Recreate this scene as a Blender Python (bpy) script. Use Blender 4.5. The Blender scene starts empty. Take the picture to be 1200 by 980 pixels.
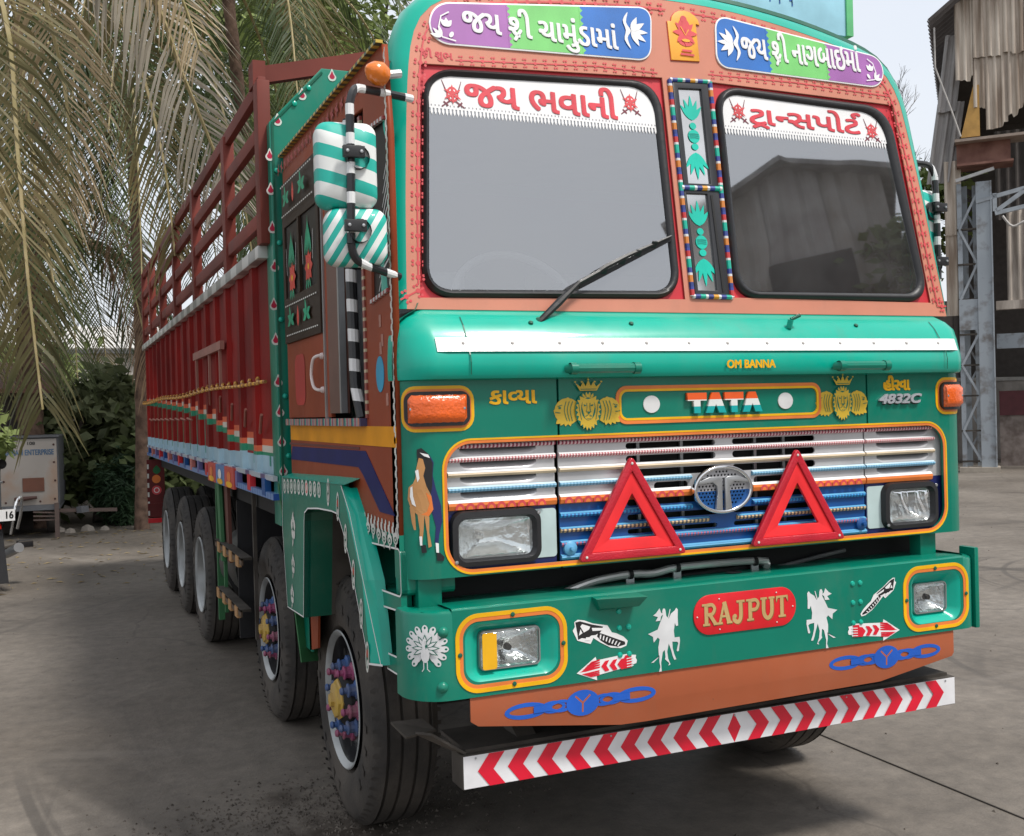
import bpy, bmesh, math, random
from mathutils import Vector, Matrix
from math import sin, cos, pi, radians
R = random.Random(7)
scene = bpy.context.scene
COL = scene.collection

# ------------------------------------------------------------ camera, sky, sun, exposure
cam = bpy.data.cameras.new('camera'); cam.sensor_width = 36; cam.lens = 1248.433/1200*36
cam.clip_start = 0.05; cam.clip_end = 3000
co = bpy.data.objects.new('camera', cam); COL.objects.link(co)
co.matrix_world = Matrix.Translation((-2.1969, -3.0991, 1.7168)) @ Matrix([[0.918404, 0.027619, -0.394678], [-0.394749, -0.003068, -0.918784], [-0.026587, 0.999614, 0.008085]]).to_4x4()
scene.camera = co
SUN_EL, SUN_AZ = radians(58), radians(150)        # azimuth measured from +Y towards +X
world = bpy.data.worlds.new('World'); scene.world = world; world.use_nodes = True
wn = world.node_tree; wn.nodes.clear()
sky = wn.nodes.new('ShaderNodeTexSky'); sky.sky_type = 'NISHITA'; sky.sun_disc = False
sky.sun_elevation = SUN_EL; sky.sun_rotation = SUN_AZ; sky.dust_density = 4; sky.air_density = 1.5
tc = wn.nodes.new('ShaderNodeTexCoord')
cn = wn.nodes.new('ShaderNodeTexNoise'); cn.inputs['Scale'].default_value = 2.2; cn.inputs['Detail'].default_value = 5
cr = wn.nodes.new('ShaderNodeValToRGB'); cr.color_ramp.elements[0].position = .3; cr.color_ramp.elements[1].position = .7
cr.color_ramp.elements[0].color = (7.6, 8.0, 8.8, 1); cr.color_ramp.elements[1].color = (8.5, 8.7, 9.0, 1)
mx = wn.nodes.new('ShaderNodeMixRGB'); mx.inputs[0].default_value = .8
bg = wn.nodes.new('ShaderNodeBackground'); bg.inputs[1].default_value = .1
wo = wn.nodes.new('ShaderNodeOutputWorld')
wn.links.new(tc.outputs['Generated'], cn.inputs['Vector']); wn.links.new(cn.outputs[0], cr.inputs[0])
wn.links.new(sky.outputs[0], mx.inputs[1]); wn.links.new(cr.outputs[0], mx.inputs[2])
wn.links.new(mx.outputs[0], bg.inputs[0]); wn.links.new(bg.outputs[0], wo.inputs[0])
sd = bpy.data.lights.new('sun', 'SUN'); sd.energy = 2.8; sd.angle = radians(10); sd.color = (1, .96, .9)
so = bpy.data.objects.new('sun', sd); COL.objects.link(so)
sv = Vector((sin(SUN_AZ)*cos(SUN_EL), cos(SUN_AZ)*cos(SUN_EL), sin(SUN_EL)))
so.rotation_euler = (-sv).to_track_quat('-Z', 'Y').to_euler(); so.location = (0, 0, 30)
scene.view_settings.view_transform = 'Standard'; scene.view_settings.look = 'None'
scene.view_settings.exposure = 0.3; scene.view_settings.gamma = 1
scene.cycles.max_bounces = 6; scene.cycles.transparent_max_bounces = 16

# ------------------------------------------------------------ materials
MATS = {}
def mat(name, col, rough=.5, metal=0, coat=0, var=.12, scale=6, bump=0, bscale=40, emit=None, spec=.5, col2=None, lo=.35, hi=.65):
    if name in MATS: return MATS[name]
    m = bpy.data.materials.new(name); m.use_nodes = True; MATS[name] = m
    t = m.node_tree; b = t.nodes['Principled BSDF']
    b.inputs['Roughness'].default_value = rough; b.inputs['Metallic'].default_value = metal
    b.inputs['Coat Weight'].default_value = coat; b.inputs['Coat Roughness'].default_value = .08
    b.inputs['Specular IOR Level'].default_value = spec
    tc = t.nodes.new('ShaderNodeTexCoord')
    n = t.nodes.new('ShaderNodeTexNoise'); n.inputs['Scale'].default_value = scale; n.inputs['Detail'].default_value = 6
    t.links.new(tc.outputs['Object'], n.inputs['Vector'])
    r = t.nodes.new('ShaderNodeValToRGB'); r.color_ramp.elements[0].position = lo; r.color_ramp.elements[1].position = hi
    c2 = col2 if col2 else tuple(min(1, c*(1+var)) for c in col)
    r.color_ramp.elements[0].color = tuple(c*(1-var) for c in col)+(1,); r.color_ramp.elements[1].color = tuple(c2)+(1,)
    t.links.new(n.outputs[0], r.inputs[0]); t.links.new(r.outputs[0], b.inputs['Base Color'])
    if bump:
        n2 = t.nodes.new('ShaderNodeTexNoise'); n2.inputs['Scale'].default_value = bscale; n2.inputs['Detail'].default_value = 4
        t.links.new(tc.outputs['Object'], n2.inputs['Vector'])
        bp = t.nodes.new('ShaderNodeBump'); bp.inputs['Strength'].default_value = bump; bp.inputs['Distance'].default_value = .01
        t.links.new(n2.outputs[0], bp.inputs['Height']); t.links.new(bp.outputs[0], b.inputs['Normal'])
    return m
def paint(name, col, rough=.32, coat=.35, var=.06, dust=.22):
    "brushed enamel: faint waviness, road film, small chips"
    if name in MATS: return MATS[name]
    m = mat(name, col, rough, coat=coat*.6, var=var, scale=3.5, bump=.07, bscale=7, spec=.35); t = m.node_tree; b = t.nodes['Principled BSDF']
    src = b.inputs['Base Color'].links[0].from_socket; tc = t.nodes.new('ShaderNodeTexCoord')
    def layer(src, scale, p0, p1, k, c, stretch=1):
        n = t.nodes.new('ShaderNodeTexNoise'); n.inputs['Scale'].default_value = scale; n.inputs['Detail'].default_value = 9; n.inputs['Roughness'].default_value = .68
        mp = t.nodes.new('ShaderNodeMapping'); mp.inputs['Scale'].default_value = (1, 1, stretch); t.links.new(tc.outputs['Object'], mp.inputs[0]); t.links.new(mp.outputs[0], n.inputs['Vector'])
        r = t.nodes.new('ShaderNodeMapRange'); r.inputs[1].default_value = p0; r.inputs[2].default_value = p1; r.inputs[4].default_value = k; t.links.new(n.outputs[0], r.inputs[0])
        x = t.nodes.new('ShaderNodeMixRGB'); t.links.new(r.outputs[0], x.inputs[0]); t.links.new(src, x.inputs[1]); x.inputs[2].default_value = c+(1,)
        return x.outputs[0], r.outputs[0]
    s1, f1 = layer(src, 1.7, .48, .80, dust, (.20, .165, .125)); s2, f2 = layer(s1, 7, .55, .80, dust*.9, (.16, .13, .10), .25); s3, f3 = layer(s2, 38, .715, .73, .75, (.09, .065, .05))
    t.links.new(s3, b.inputs['Base Color'])
    r = t.nodes.new('ShaderNodeMapRange'); r.inputs[2].default_value = max(dust, .01); r.inputs[3].default_value = rough; r.inputs[4].default_value = rough+.25; t.links.new(f1, r.inputs[0]); t.links.new(r.outputs[0], b.inputs['Roughness'])
    return m
def bands(name, axis, stops, coord='Generated', rough=.35, freq=1, metal=0, coat=.2, slant=0, rng=None):
    "paint laid on in bands: stops = [(pos, colour)...] along an axis, repeated freq times"
    if name in MATS: return MATS[name]
    m = bpy.data.materials.new(name); m.use_nodes = True; MATS[name] = m
    t = m.node_tree; b = t.nodes['Principled BSDF']; b.inputs['Roughness'].default_value = rough
    b.inputs['Metallic'].default_value = metal; b.inputs['Coat Weight'].default_value = coat
    tc = t.nodes.new('ShaderNodeTexCoord'); sp = t.nodes.new('ShaderNodeSeparateXYZ')
    t.links.new(tc.outputs[coord], sp.inputs[0])
    src = sp.outputs[axis]
    if slant:
        s2 = t.nodes.new('ShaderNodeMath'); s2.operation = 'MULTIPLY_ADD'
        t.links.new(sp.outputs['Z' if axis != 'Z' else 'X'], s2.inputs[0]); s2.inputs[1].default_value = slant
        t.links.new(src, s2.inputs[2]); src = s2.outputs[0]
    if rng:
        mr = t.nodes.new('ShaderNodeMapRange'); mr.inputs[1].default_value = rng[0]; mr.inputs[2].default_value = rng[1]
        t.links.new(src, mr.inputs[0]); src = mr.outputs[0]
    if freq != 1:
        a = t.nodes.new('ShaderNodeMath'); a.operation = 'MULTIPLY'; a.inputs[1].default_value = freq
        f = t.nodes.new('ShaderNodeMath'); f.operation = 'FRACT'
        t.links.new(src, a.inputs[0]); t.links.new(a.outputs[0], f.inputs[0]); src = f.outputs[0]
    r = t.nodes.new('ShaderNodeValToRGB'); r.color_ramp.interpolation = 'CONSTANT'
    e = r.color_ramp.elements
    while len(e) < len(stops): e.new(.5)
    for k, (p, c) in enumerate(stops): e[k].position = p
    for k, (p, c) in enumerate(stops): e[k].color = tuple(c)+(1,)
    t.links.new(src, r.inputs[0]); t.links.new(r.outputs[0], b.inputs['Base Color'])
    return m
GREEN = paint('green_enamel', (0, .178, .118), rough=.3, coat=.25)
GREEN_LIT = paint('green_enamel_lit', (.0, .38, .275), rough=.28)  # the cab green with reflected sky light put into its colour
DKGREEN = paint('dark_green_enamel', (.004, .10, .06))
SALMON = paint('salmon_enamel', (.58, .225, .15), rough=.4, coat=.25)
RED = paint('red_enamel', (.62, .02, .03), rough=.4)
CORAL = mat('coral_print', (.60, .06, .07), .5)
YELLOW = mat('yellow_paint', (.82, .43, .0), .4)
ORANGE = mat('orange_paint', (.75, .2, .04), .4)
WHITE = mat('white_paint', (.78, .78, .78), .4, var=.04)
OFFW = mat('bead_white', (.62, .62, .58), .5, var=.1)
NAVY = mat('navy_paint', (.012, .018, .11), .35, coat=.2)
BLUE = mat('blue_paint', (.005, .075, .27), .35, coat=.2)
LBLUE = mat('light_blue_paint', (.12, .38, .62), .4)
SKYB = mat('pale_blue_paint', (.50, .68, .78), .5)
TEAL = mat('teal_print', (.0, .50, .38), .4)
BLACK = mat('black_rubber', (.014, .014, .016), .45, bump=.1)
DARK = mat('underbody_black', (.006, .006, .006), .75)
DUSTY = mat('dusty_chassis', (.035, .028, .022), .8, col2=(.07, .06, .05))
SILVER = mat('silver_paint', (.50, .50, .51), .33, metal=.3, coat=.2)
CHROME = mat('chrome', (.75, .76, .78), .08, metal=1, var=.02)
STEEL = mat('bare_steel', (.42, .43, .44), .35, metal=.8)
BROWN = paint('maroon_brown_enamel', (.26, .050, .018), rough=.45, coat=.0, var=.12, dust=.12); BROWN.node_tree.nodes['Principled BSDF'].inputs['Specular IOR Level'].default_value = .2
BODYRED = mat('body_red_oxide', (.20, .007, .005), .55, var=.35, scale=1.6, spec=.15, bump=.15, bscale=12)
FRAMERED = mat('frame_red_oxide', (.17, .032, .022), .55, var=.25, scale=2, spec=.3)
TYRE = mat('tyre_rubber', (.028, .025, .023), .8, col2=(.085, .072, .06), scale=3, bump=.3, bscale=60)
CREAM = mat('cream_paint', (.62, .5, .34), .4)
WINDARK = mat('dark_panel', (.012, .010, .009), .4, spec=.2)
GOLD = mat('gold_print', (.68, .45, .04), .35)
PINKNUT = mat('magenta_plastic', (.34, .06, .17), .55, col2=(.26, .10, .13), scale=20)
BLUENUT = mat('blue_plastic', (.03, .11, .33), .55, col2=(.10, .12, .20), scale=20)
YELNUT = mat('yellow_plastic', (.60, .38, .03), .5, col2=(.45, .30, .10), scale=14)
AMBER = mat('amber_lens', (.75, .11, .005), .15, coat=.6, bump=.5, bscale=70)
TURQ = mat('turquoise_cover', (.0, .42, .36), .45, bump=.2, bscale=15)

def glass_mat(name, refl, tint, rough=.02, dust=0):
    m = bpy.data.materials.new(name); m.use_nodes = True; t = m.node_tree; t.nodes.clear()
    o = t.nodes.new('ShaderNodeOutputMaterial'); mx = t.nodes.new('ShaderNodeMixShader')
    tr = t.nodes.new('ShaderNodeBsdfTransparent'); tr.inputs[0].default_value = tint+(1,)
    gl = t.nodes.new('ShaderNodeBsdfGlossy'); gl.inputs['Roughness'].default_value = rough; gl.inputs[0].default_value = (.95, .97, 1, 1)
    lw = t.nodes.new('ShaderNodeLayerWeight'); lw.inputs[0].default_value = .35
    ma = t.nodes.new('ShaderNodeMath'); ma.operation = 'MULTIPLY_ADD'; ma.inputs[1].default_value = .55; ma.inputs[2].default_value = refl
    t.links.new(lw.outputs['Fresnel'], ma.inputs[0]); t.links.new(ma.outputs[0], mx.inputs[0])
    t.links.new(tr.outputs[0], mx.inputs[1]); t.links.new(gl.outputs[0], mx.inputs[2])
    if dust:
        df = t.nodes.new('ShaderNodeBsdfDiffuse'); df.inputs[0].default_value = (.42, .42, .42, 1); m2 = t.nodes.new('ShaderNodeMixShader')
        tc = t.nodes.new('ShaderNodeTexCoord'); nz = t.nodes.new('ShaderNodeTexNoise'); nz.inputs['Scale'].default_value = 3; nz.inputs['Detail'].default_value = 7; nz.inputs['Roughness'].default_value = .7
        mp = t.nodes.new('ShaderNodeMapRange'); mp.inputs[1].default_value = .3; mp.inputs[2].default_value = .75; mp.inputs[3].default_value = dust*.5; mp.inputs[4].default_value = dust*1.5
        t.links.new(tc.outputs['Object'], nz.inputs['Vector']); t.links.new(nz.outputs[0], mp.inputs[0]); t.links.new(mp.outputs[0], m2.inputs[0])
        t.links.new(mx.outputs[0], m2.inputs[1]); t.links.new(df.outputs[0], m2.inputs[2]); t.links.new(m2.outputs[0], o.inputs[0])
    else: t.links.new(mx.outputs[0], o.inputs[0])
    return m
GLASS = glass_mat('tinted_glass', .34, (.62, .64, .66), dust=.07)
LENS = glass_mat('lamp_glass', .10, (.93, .95, .95), .04)

# ------------------------------------------------------------ helpers
def link(name, me, parent=None, loc=None):
    o = bpy.data.objects.new(name, me); COL.objects.link(o)
    if parent is not None: o.parent = parent
    if loc is not None: o.location = loc
    return o
def tag(o, label=None, cat=None, group=None, kind=None):
    if label: o['label'] = label
    if cat: o['category'] = cat
    if group: o['group'] = group
    if kind: o['kind'] = kind
    return o
def empty(name, loc=(0, 0, 0), rz=0, **k):
    o = bpy.data.objects.new(name, None); COL.objects.link(o); o.location = loc; o.rotation_euler.z = rz
    return tag(o, **k)
def shade(me, angle=35):
    if me.polygons:
        me.polygons.foreach_set('use_smooth', [True]*len(me.polygons))
        try: me.set_sharp_from_angle(angle=radians(angle))
        except Exception: pass
class MB:
    "collects shapes of several materials into one mesh"
    def __init__(s): s.v = []; s.f = []; s.mi = []; s.m = []
    def mid(s, m):
        if m not in s.m: s.m.append(m)
        return s.m.index(m)
    def add(s, vs, fs, m):
        b = len(s.v); s.v += [tuple(v) for v in vs]; k = s.mid(m)
        for f in fs: s.f.append([b+i for i in f]); s.mi.append(k)
    def box(s, lo, hi, m):
        x0, y0, z0 = lo; x1, y1, z1 = hi
        s.add([(x0,y0,z0),(x1,y0,z0),(x1,y1,z0),(x0,y1,z0),(x0,y0,z1),(x1,y0,z1),(x1,y1,z1),(x0,y1,z1)],
              [(0,3,2,1),(4,5,6,7),(0,1,5,4),(1,2,6,5),(2,3,7,6),(3,0,4,7)], m)
    def bar(s, a, b, w, h, m, up=(0,0,1)):
        a = Vector(a); b = Vector(b); d = (b-a).normalized(); up = Vector(up)
        if abs(d.dot(up)) > .98: up = Vector((1,0,0))
        r = d.cross(up).normalized(); u = r.cross(d)
        q = [(-1,-1),(1,-1),(1,1),(-1,1)]
        s.add([p+r*(i*w/2)+u*(j*h/2) for p in (a, b) for i, j in q], [(0,1,2,3),(7,6,5,4),(0,4,5,1),(1,5,6,2),(2,6,7,3),(3,7,4,0)], m)
    def tube(s, pts, r, m, n=8, cap=True):
        pts = [Vector(p) for p in pts]; rs = r if isinstance(r, (list, tuple)) else [r]*len(pts)
        rings = []; ref = None
        for i, p in enumerate(pts):
            d = (pts[min(i+1, len(pts)-1)]-pts[max(i-1, 0)]).normalized()
            if ref is None:
                ref = Vector((0,0,1)) if abs(d.z) < .9 else Vector((1,0,0))
            a = d.cross(ref).normalized(); ref = a.cross(d); 
            rings += [p+(a*cos(2*pi*k/n)+ref*sin(2*pi*k/n))*rs[i] for k in range(n)]
        f = [(i*n+k, i*n+(k+1)%n, (i+1)*n+(k+1)%n, (i+1)*n+k) for i in range(len(pts)-1) for k in range(n)]
        if cap: f += [tuple(range(n))[::-1], tuple((len(pts)-1)*n+k for k in range(n))]
        s.add(rings, f, m)
    def lathe(s, prof, c, axis, m, n=32):
        "prof: (distance along axis, radius)"
        c = Vector(c); ax = Vector(axis).normalized()
        ref = Vector((0,0,1)) if abs(ax.z) < .9 else Vector((1,0,0))
        a = ax.cross(ref).normalized(); b = a.cross(ax)
        vs = [c+ax*t+(a*cos(2*pi*k/n)+b*sin(2*pi*k/n))*max(r, 1e-4) for t, r in prof for k in range(n)]
        s.add(vs, [(i*n+k, i*n+(k+1)%n, (i+1)*n+(k+1)%n, (i+1)*n+k) for i in range(len(prof)-1) for k in range(n)], m)
    def sheet(s, poly, fn, m, off=0):
        "flat printed shape: polygon in surface coordinates"
        s.add([fn(u, v, off) for u, v in poly], [tuple(range(len(poly)))], m)
    def obj(s, name, parent=None, smooth=False, bevel=0, ang=35):
        me = bpy.data.meshes.new(name); me.from_pydata(s.v, [], s.f)
        for m in s.m: me.materials.append(m)
        me.polygons.foreach_set('material_index', s.mi)
        bm = bmesh.new(); bm.from_mesh(me); bmesh.ops.recalc_face_normals(bm, faces=bm.faces)
        if bevel:
            ed = [e for e in bm.edges if len(e.link_faces) == 2 and e.calc_face_angle(0) > radians(40)]
            bmesh.ops.bevel(bm, geom=ed, offset=bevel, segments=2, affect='EDGES', profile=.6)
        bm.to_mesh(me); bm.free()
        if smooth or bevel: shade(me, ang)
        me.update()
        return link(name, me, parent)
def rrect(x0, x1, z0, z1, r, n=6):
    p = []
    for cx, cz, a0 in ((x1-r, z0+r, -90), (x1-r, z1-r, 0), (x0+r, z1-r, 90), (x0+r, z0+r, 180)):
        p += [(cx+r*cos(radians(a0+90*k/n)), cz+r*sin(radians(a0+90*k/n))) for k in range(n+1)]
    return p
def ell(cx, cz, rx, rz, rot=0, n=16):
    c, s = cos(rot), sin(rot)
    return [(cx+rx*cos(2*pi*k/n)*c-rz*sin(2*pi*k/n)*s, cz+rx*cos(2*pi*k/n)*s+rz*sin(2*pi*k/n)*c) for k in range(n)]
def leaf(x, z, L, w, ang, n=6):
    "pointed petal from (x, z)"
    d = (cos(ang), sin(ang)); q = (-d[1], d[0]); a = []; b = []
    for k in range(n+1):
        t = k/n; h = w*sin(pi*t**.8)
        a.append((x+d[0]*L*t+q[0]*h, z+d[1]*L*t+q[1]*h)); b.append((x+d[0]*L*t-q[0]*h, z+d[1]*L*t-q[1]*h))
    return a+b[::-1][1:-1]
def ribbon(pts, w):
    "stroke of width w (or per-point widths) along a polyline"
    ws = w if isinstance(w, (list, tuple)) else [w]*len(pts); L = []; Rr = []
    for i, (x, y) in enumerate(pts):
        x0, y0 = pts[max(i-1, 0)]; x1, y1 = pts[min(i+1, len(pts)-1)]
        d = math.hypot(x1-x0, y1-y0) or 1; nx, ny = -(y1-y0)/d, (x1-x0)/d
        L.append((x+nx*ws[i]/2, y+ny*ws[i]/2)); Rr.append((x-nx*ws[i]/2, y-ny*ws[i]/2))
    return L+Rr[::-1]
def smoothpts(pts, n=5, closed=False):
    "Catmull-Rom"
    P = pts; out = []; N = len(P)
    rng = range(N) if closed else range(N-1)
    for i in rng:
        g = (lambda k: P[k % N]) if closed else (lambda k: P[min(max(k, 0), N-1)])
        a, b, c, d = g(i-1), g(i), g(i+1), g(i+2)
        for k in range(n):
            t = k/n
            out.append(tuple(.5*((2*b[j])+(-a[j]+c[j])*t+(2*a[j]-5*b[j]+4*c[j]-d[j])*t*t+(-a[j]+3*b[j]-3*c[j]+d[j])*t**3) for j in range(len(b))))
    if not closed: out.append(tuple(P[-1]))
    return out
def fit(shapes, x0, x1, z0, z1, flip=False):
    "shapes: [(mat, poly)] moved and scaled into a box"
    xs = [p[0] for m, s in shapes for p in s]; zs = [p[1] for m, s in shapes for p in s]
    a, b, c, d = min(xs), max(xs), min(zs), max(zs); out = []
    for m, s in shapes:
        q = [(x0+(x1-x0)*(((x-a)/(b-a)) if not flip else (b-x)/(b-a)), z0+(z1-z0)*(z-c)/(d-c)) for x, z in s]
        out.append((m, q))
    return out
def plate(name, loops, depth, fn, m, parent=None, bevel=0, smooth=True, inset=None):
    "extruded plate with holes; loops in surface coordinates, fn(u, v, w) -> xyz, w outwards; front face at w=depth"
    cu = bpy.data.curves.new('tmp', 'CURVE'); cu.dimensions = '2D'; cu.fill_mode = 'BOTH'
    cu.extrude = max(depth/2-bevel, 0); cu.bevel_depth = bevel; cu.bevel_resolution = 2; cu.offset = -bevel
    for lp in loops:
        sp = cu.splines.new('POLY'); sp.points.add(len(lp)-1)
        for i, p in enumerate(lp): sp.points[i].co = (p[0], p[1], 0, 1)
        sp.use_cyclic_u = True
    o = bpy.data.objects.new('tmp', cu); me = bpy.data.meshes.new_from_object(o)
    bpy.data.objects.remove(o); bpy.data.curves.remove(cu)
    for v in me.vertices: v.co = fn(v.co.x, v.co.y, v.co.z+depth/2)
    me.name = name; me.materials.clear(); me.materials.append(m)
    bm = bmesh.new(); bm.from_mesh(me); bmesh.ops.remove_doubles(bm, verts=bm.verts, dist=1e-5); bmesh.ops.recalc_face_normals(bm, faces=bm.faces); bm.to_mesh(me); bm.free()
    if smooth: shade(me, 40)
    return link(name, me, parent)
def print_art(name, shapes, fn, parent, off=.0015, step=.0002):
    "flat print: each shape a hair above the one before"
    b = MB()
    for k, (m, p) in enumerate(shapes):
        vs = [fn(u, v, off+step*k) for u, v in p]; b.add(vs, [tuple(range(len(p)))], m)
    me = bpy.data.meshes.new(name); me.from_pydata(b.v, [], b.f)
    for m in b.m: me.materials.append(m)
    me.polygons.foreach_set('material_index', b.mi); me.update()
    return link(name, me, parent)
def print_curved(name, shapes, fn, parent, off=.0015, step=.0003, cuts=3):
    "flat print wrapped round a curved corner: triangulated and subdivided before it is laid on"
    b = MB()
    for k, (m, p) in enumerate(shapes):
        bm = bmesh.new(); vs = [bm.verts.new((u, v, 0)) for u, v in p]
        try: bm.faces.new(vs)
        except ValueError: bm.free(); continue
        bmesh.ops.triangulate(bm, faces=bm.faces); bmesh.ops.subdivide_edges(bm, edges=bm.edges, cuts=cuts, use_grid_fill=True); bmesh.ops.triangulate(bm, faces=bm.faces)
        bm.verts.index_update(); b.add([fn(v.co.x, v.co.y, off+step*k) for v in bm.verts], [[v.index for v in f.verts] for f in bm.faces], m); bm.free()
    me = bpy.data.meshes.new(name); me.from_pydata(b.v, [], b.f)
    for m in b.m: me.materials.append(m)
    me.polygons.foreach_set('material_index', b.mi); me.update()
    return link(name, me, parent)
def studs(name, pts, axis, prof, m, parent, n=8):
    "one small mesh, an object of its own at each point"
    b = MB(); b.lathe(prof, (0, 0, 0), axis, m, n); o = b.obj(name, parent, True); o.location = pts[0]
    for p in pts[1:]:
        c = o.copy(); COL.objects.link(c); c.parent = parent; c.location = p
# surfaces of the truck front and sides
def plane_y(y0): return lambda u, v, w: (u, y0-w, v)
def plane_w(u, v, w): return (u, .184+.146*(v-2.1)-w*.9895, v+w*.1445)
def side_x(x0): return lambda u, v, w: (x0-w, u, v)
# lettering
def glyphs(tokens, size=1, bold=.0):
    "tokens: strings, or ('cut', string, fraction kept) for half letters, or ('stroke', [polylines], width, dx)"
    V = []; F = []; x = 0
    def run(s):
        cu = bpy.data.curves.new('t', 'FONT'); cu.body = s; cu.size = 1; cu.offset = bold if bold != 'c' else 0; cu.resolution_u = 4
        o = bpy.data.objects.new('t', cu); me = bpy.data.meshes.new_from_object(o)
        bpy.data.objects.remove(o); bpy.data.curves.remove(cu); return me
    for tk in tokens:
        if isinstance(tk, str):
            me = run(tk); b = len(V)
            if not me.vertices: x += .25; continue
            lo = min(v.co.x for v in me.vertices); hi = max(v.co.x for v in me.vertices)
            V += [(v.co.x-lo+x, v.co.y) for v in me.vertices]; F += [[b+i for i in p.vertices] for p in me.polygons]
            x += hi-lo+.06; bpy.data.meshes.remove(me)
        elif tk[0] == 'sp': x += tk[1]
        elif tk[0] == 'cut':
            me = run(tk[1]); lo = min(v.co.x for v in me.vertices); hi = max(v.co.x for v in me.vertices); cx = lo+(hi-lo)*tk[2]
            bm = bmesh.new(); bm.from_mesh(me)
            bmesh.ops.bisect_plane(bm, geom=bm.verts[:]+bm.edges[:]+bm.faces[:], plane_co=(cx,0,0), plane_no=(1,0,0), clear_outer=True)
            bm.verts.ensure_lookup_table(); bm.verts.index_update(); b = len(V)
            V += [(v.co.x-lo+x, v.co.y) for v in bm.verts]; F += [[b+v.index for v in f.verts] for f in bm.faces]
            x += cx-lo+.01; bm.free(); bpy.data.meshes.remove(me)
        elif tk[0] == 'stroke':
            for pl in tk[1]:
                q = ribbon([(x+tk[3]+a, c) for a, c in pl], tk[2]); b = len(V); n = len(pl)
                V += q
                F += [[b+i, b+i+1, b+2*n-2-i, b+2*n-1-i] for i in range(n-1)]
    return V, F
def lettering(name, tokens, x0, x1, z0, z1, fn, m, parent, off=.002, depth=0, bold=.0, skew=0, shadow=None, heavy=.016):
    V, F = glyphs(tokens if isinstance(tokens, list) else [tokens], bold=bold)
    a = min(v[0] for v in V); b = max(v[0] for v in V); c = min(v[1] for v in V); d = max(v[1] for v in V)
    def mp(dx=0, dz=0, o=0):
        out = []
        for x, y in V:
            u = (x-a)/(b-a); t = (y-c)/(d-c)
            out.append(fn(x0+(x1-x0)*u+skew*t+dx, z0+(z1-z0)*t+dz, o))
        return out
    mb = MB()
    if shadow:
        ms, dx, dz = shadow; mb.add(mp(dx, dz, off-.0006), F, ms)
    if bold == 'c':                                  # heavy brush: overlapping passes, each a hair above the last
        wd = (z1-z0)*heavy; k = 0
        for dx in (-2, -1, 0, 1, 2):
            for dz in ((-1, 1) if dx in (-2, 2) else (-1.2, 0, 1.2)): k += 1; mb.add(mp(dx*wd, dz*wd, off+depth+k*.00006), F, m)
    else: mb.add(mp(0, 0, off+depth), F, m)
    if depth:
        ec = {}
        for f in F:
            for i in range(len(f)):
                e = (f[i], f[(i+1) % len(f)]); k = tuple(sorted(e)); ec[k] = ec.get(k, []) + [e]
        fr = mp(0, 0, off+depth); bk = mp(0, 0, off); n = len(V)
        mb.add(fr+bk, [(e[0][0], e[0][1], e[0][1]+n, e[0][0]+n) for k, e in ec.items() if len(e) == 1], m)
    me = bpy.data.meshes.new(name); me.from_pydata(mb.v, [], mb.f)
    for q in mb.m: me.materials.append(q)
    me.polygons.foreach_set('material_index', mb.mi); me.update()
    return link(name, me, parent)


# ============================================================ the truck (origin on the ground under its nose)
truck = empty('truck', label='green and maroon hand-painted tipper-bodied lorry with a salmon windscreen surround, parked on the yard', cat='truck')
truck['label'] = 'hand-painted green, salmon and maroon multi-axle lorry parked on the yard'
YF = .10                                            # plane of the lower cab face
PF = plane_y(YF)
def sweep(name, path, prof, m, parent, smooth=True, cap=False, fade=None):
    "profile (outward, z) swept along a plan path [(x, y, nx, ny)]"
    b = MB(); n = len(prof); vs = []
    for i, (x, y, nx, ny) in enumerate(path):
        k = fade(x, y) if fade else 1
        vs += [(x+nx*o*(k if o > 0 else 1), y+ny*o*(k if o > 0 else 1), z) for o, z in prof]
    b.add(vs, [(i*n+j, (i+1)*n+j, (i+1)*n+j+1, i*n+j+1) for i in range(len(path)-1) for j in range(n-1)], m)
    if cap: b.add(vs[:n]+vs[-n:], [tuple(range(n)), tuple(range(n, 2*n))], m)
    return b.obj(name, parent, smooth)
def corner_path(xl, xr, yf, rl, rr, yl, yr, n=8):
    p = [(xl, yl, -1, 0)]
    for k in range(n+1):
        a = pi+pi/2*k/n; p.append((xl+rl+rl*cos(a), yf+rl+rl*sin(a), cos(a), sin(a)))
    for k in range(n+1):
        a = 1.5*pi+pi/2*k/n; p.append((xr-rr+rr*cos(a), yf+rr+rr*sin(a), cos(a), sin(a)))
    p.append((xr, yr, 1, 0)); return p
XL, XR = -1.2, 1.165
ZB, ZT = 1.185, 1.815                               # lower face, bottom and top
# --- lower face: two corner panels and the hood panel between, round the grille opening
gx0, gx1, gz0, gz1, gr = -1.055, 1.03, 1.205, 1.612, .085
sx0, sx1 = -.655, .652
def arcpts(cx, cz, r, a0, a1, n=8): return [(cx+r*cos(radians(a0+(a1-a0)*k/n)), cz+r*sin(radians(a0+(a1-a0)*k/n))) for k in range(n+1)]
g = .004
left = [(sx0-g, ZB), (sx0-g, gz0)]+arcpts(gx0+gr, gz0+gr, gr, 270, 180)+arcpts(gx0+gr, gz1-gr, gr, 180, 90)+[(sx0-g, gz1), (sx0-g, ZT), (-1.09, ZT), (-1.09, ZB)]
right = [(sx1+g, ZB), (sx1+g, gz0)]+arcpts(gx1-gr, gz0+gr, gr, 270, 360)+arcpts(gx1-gr, gz1-gr, gr, 0, 90)+[(sx1+g, gz1), (sx1+g, ZT), (1.065, ZT), (1.065, ZB)]
pl = lambda u, v, w: (u, YF+.012-w, v)
plate('corner_panel', [left], .012, pl, GREEN, truck)
plate('corner_panel', [right], .012, pl, GREEN, truck)
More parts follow.
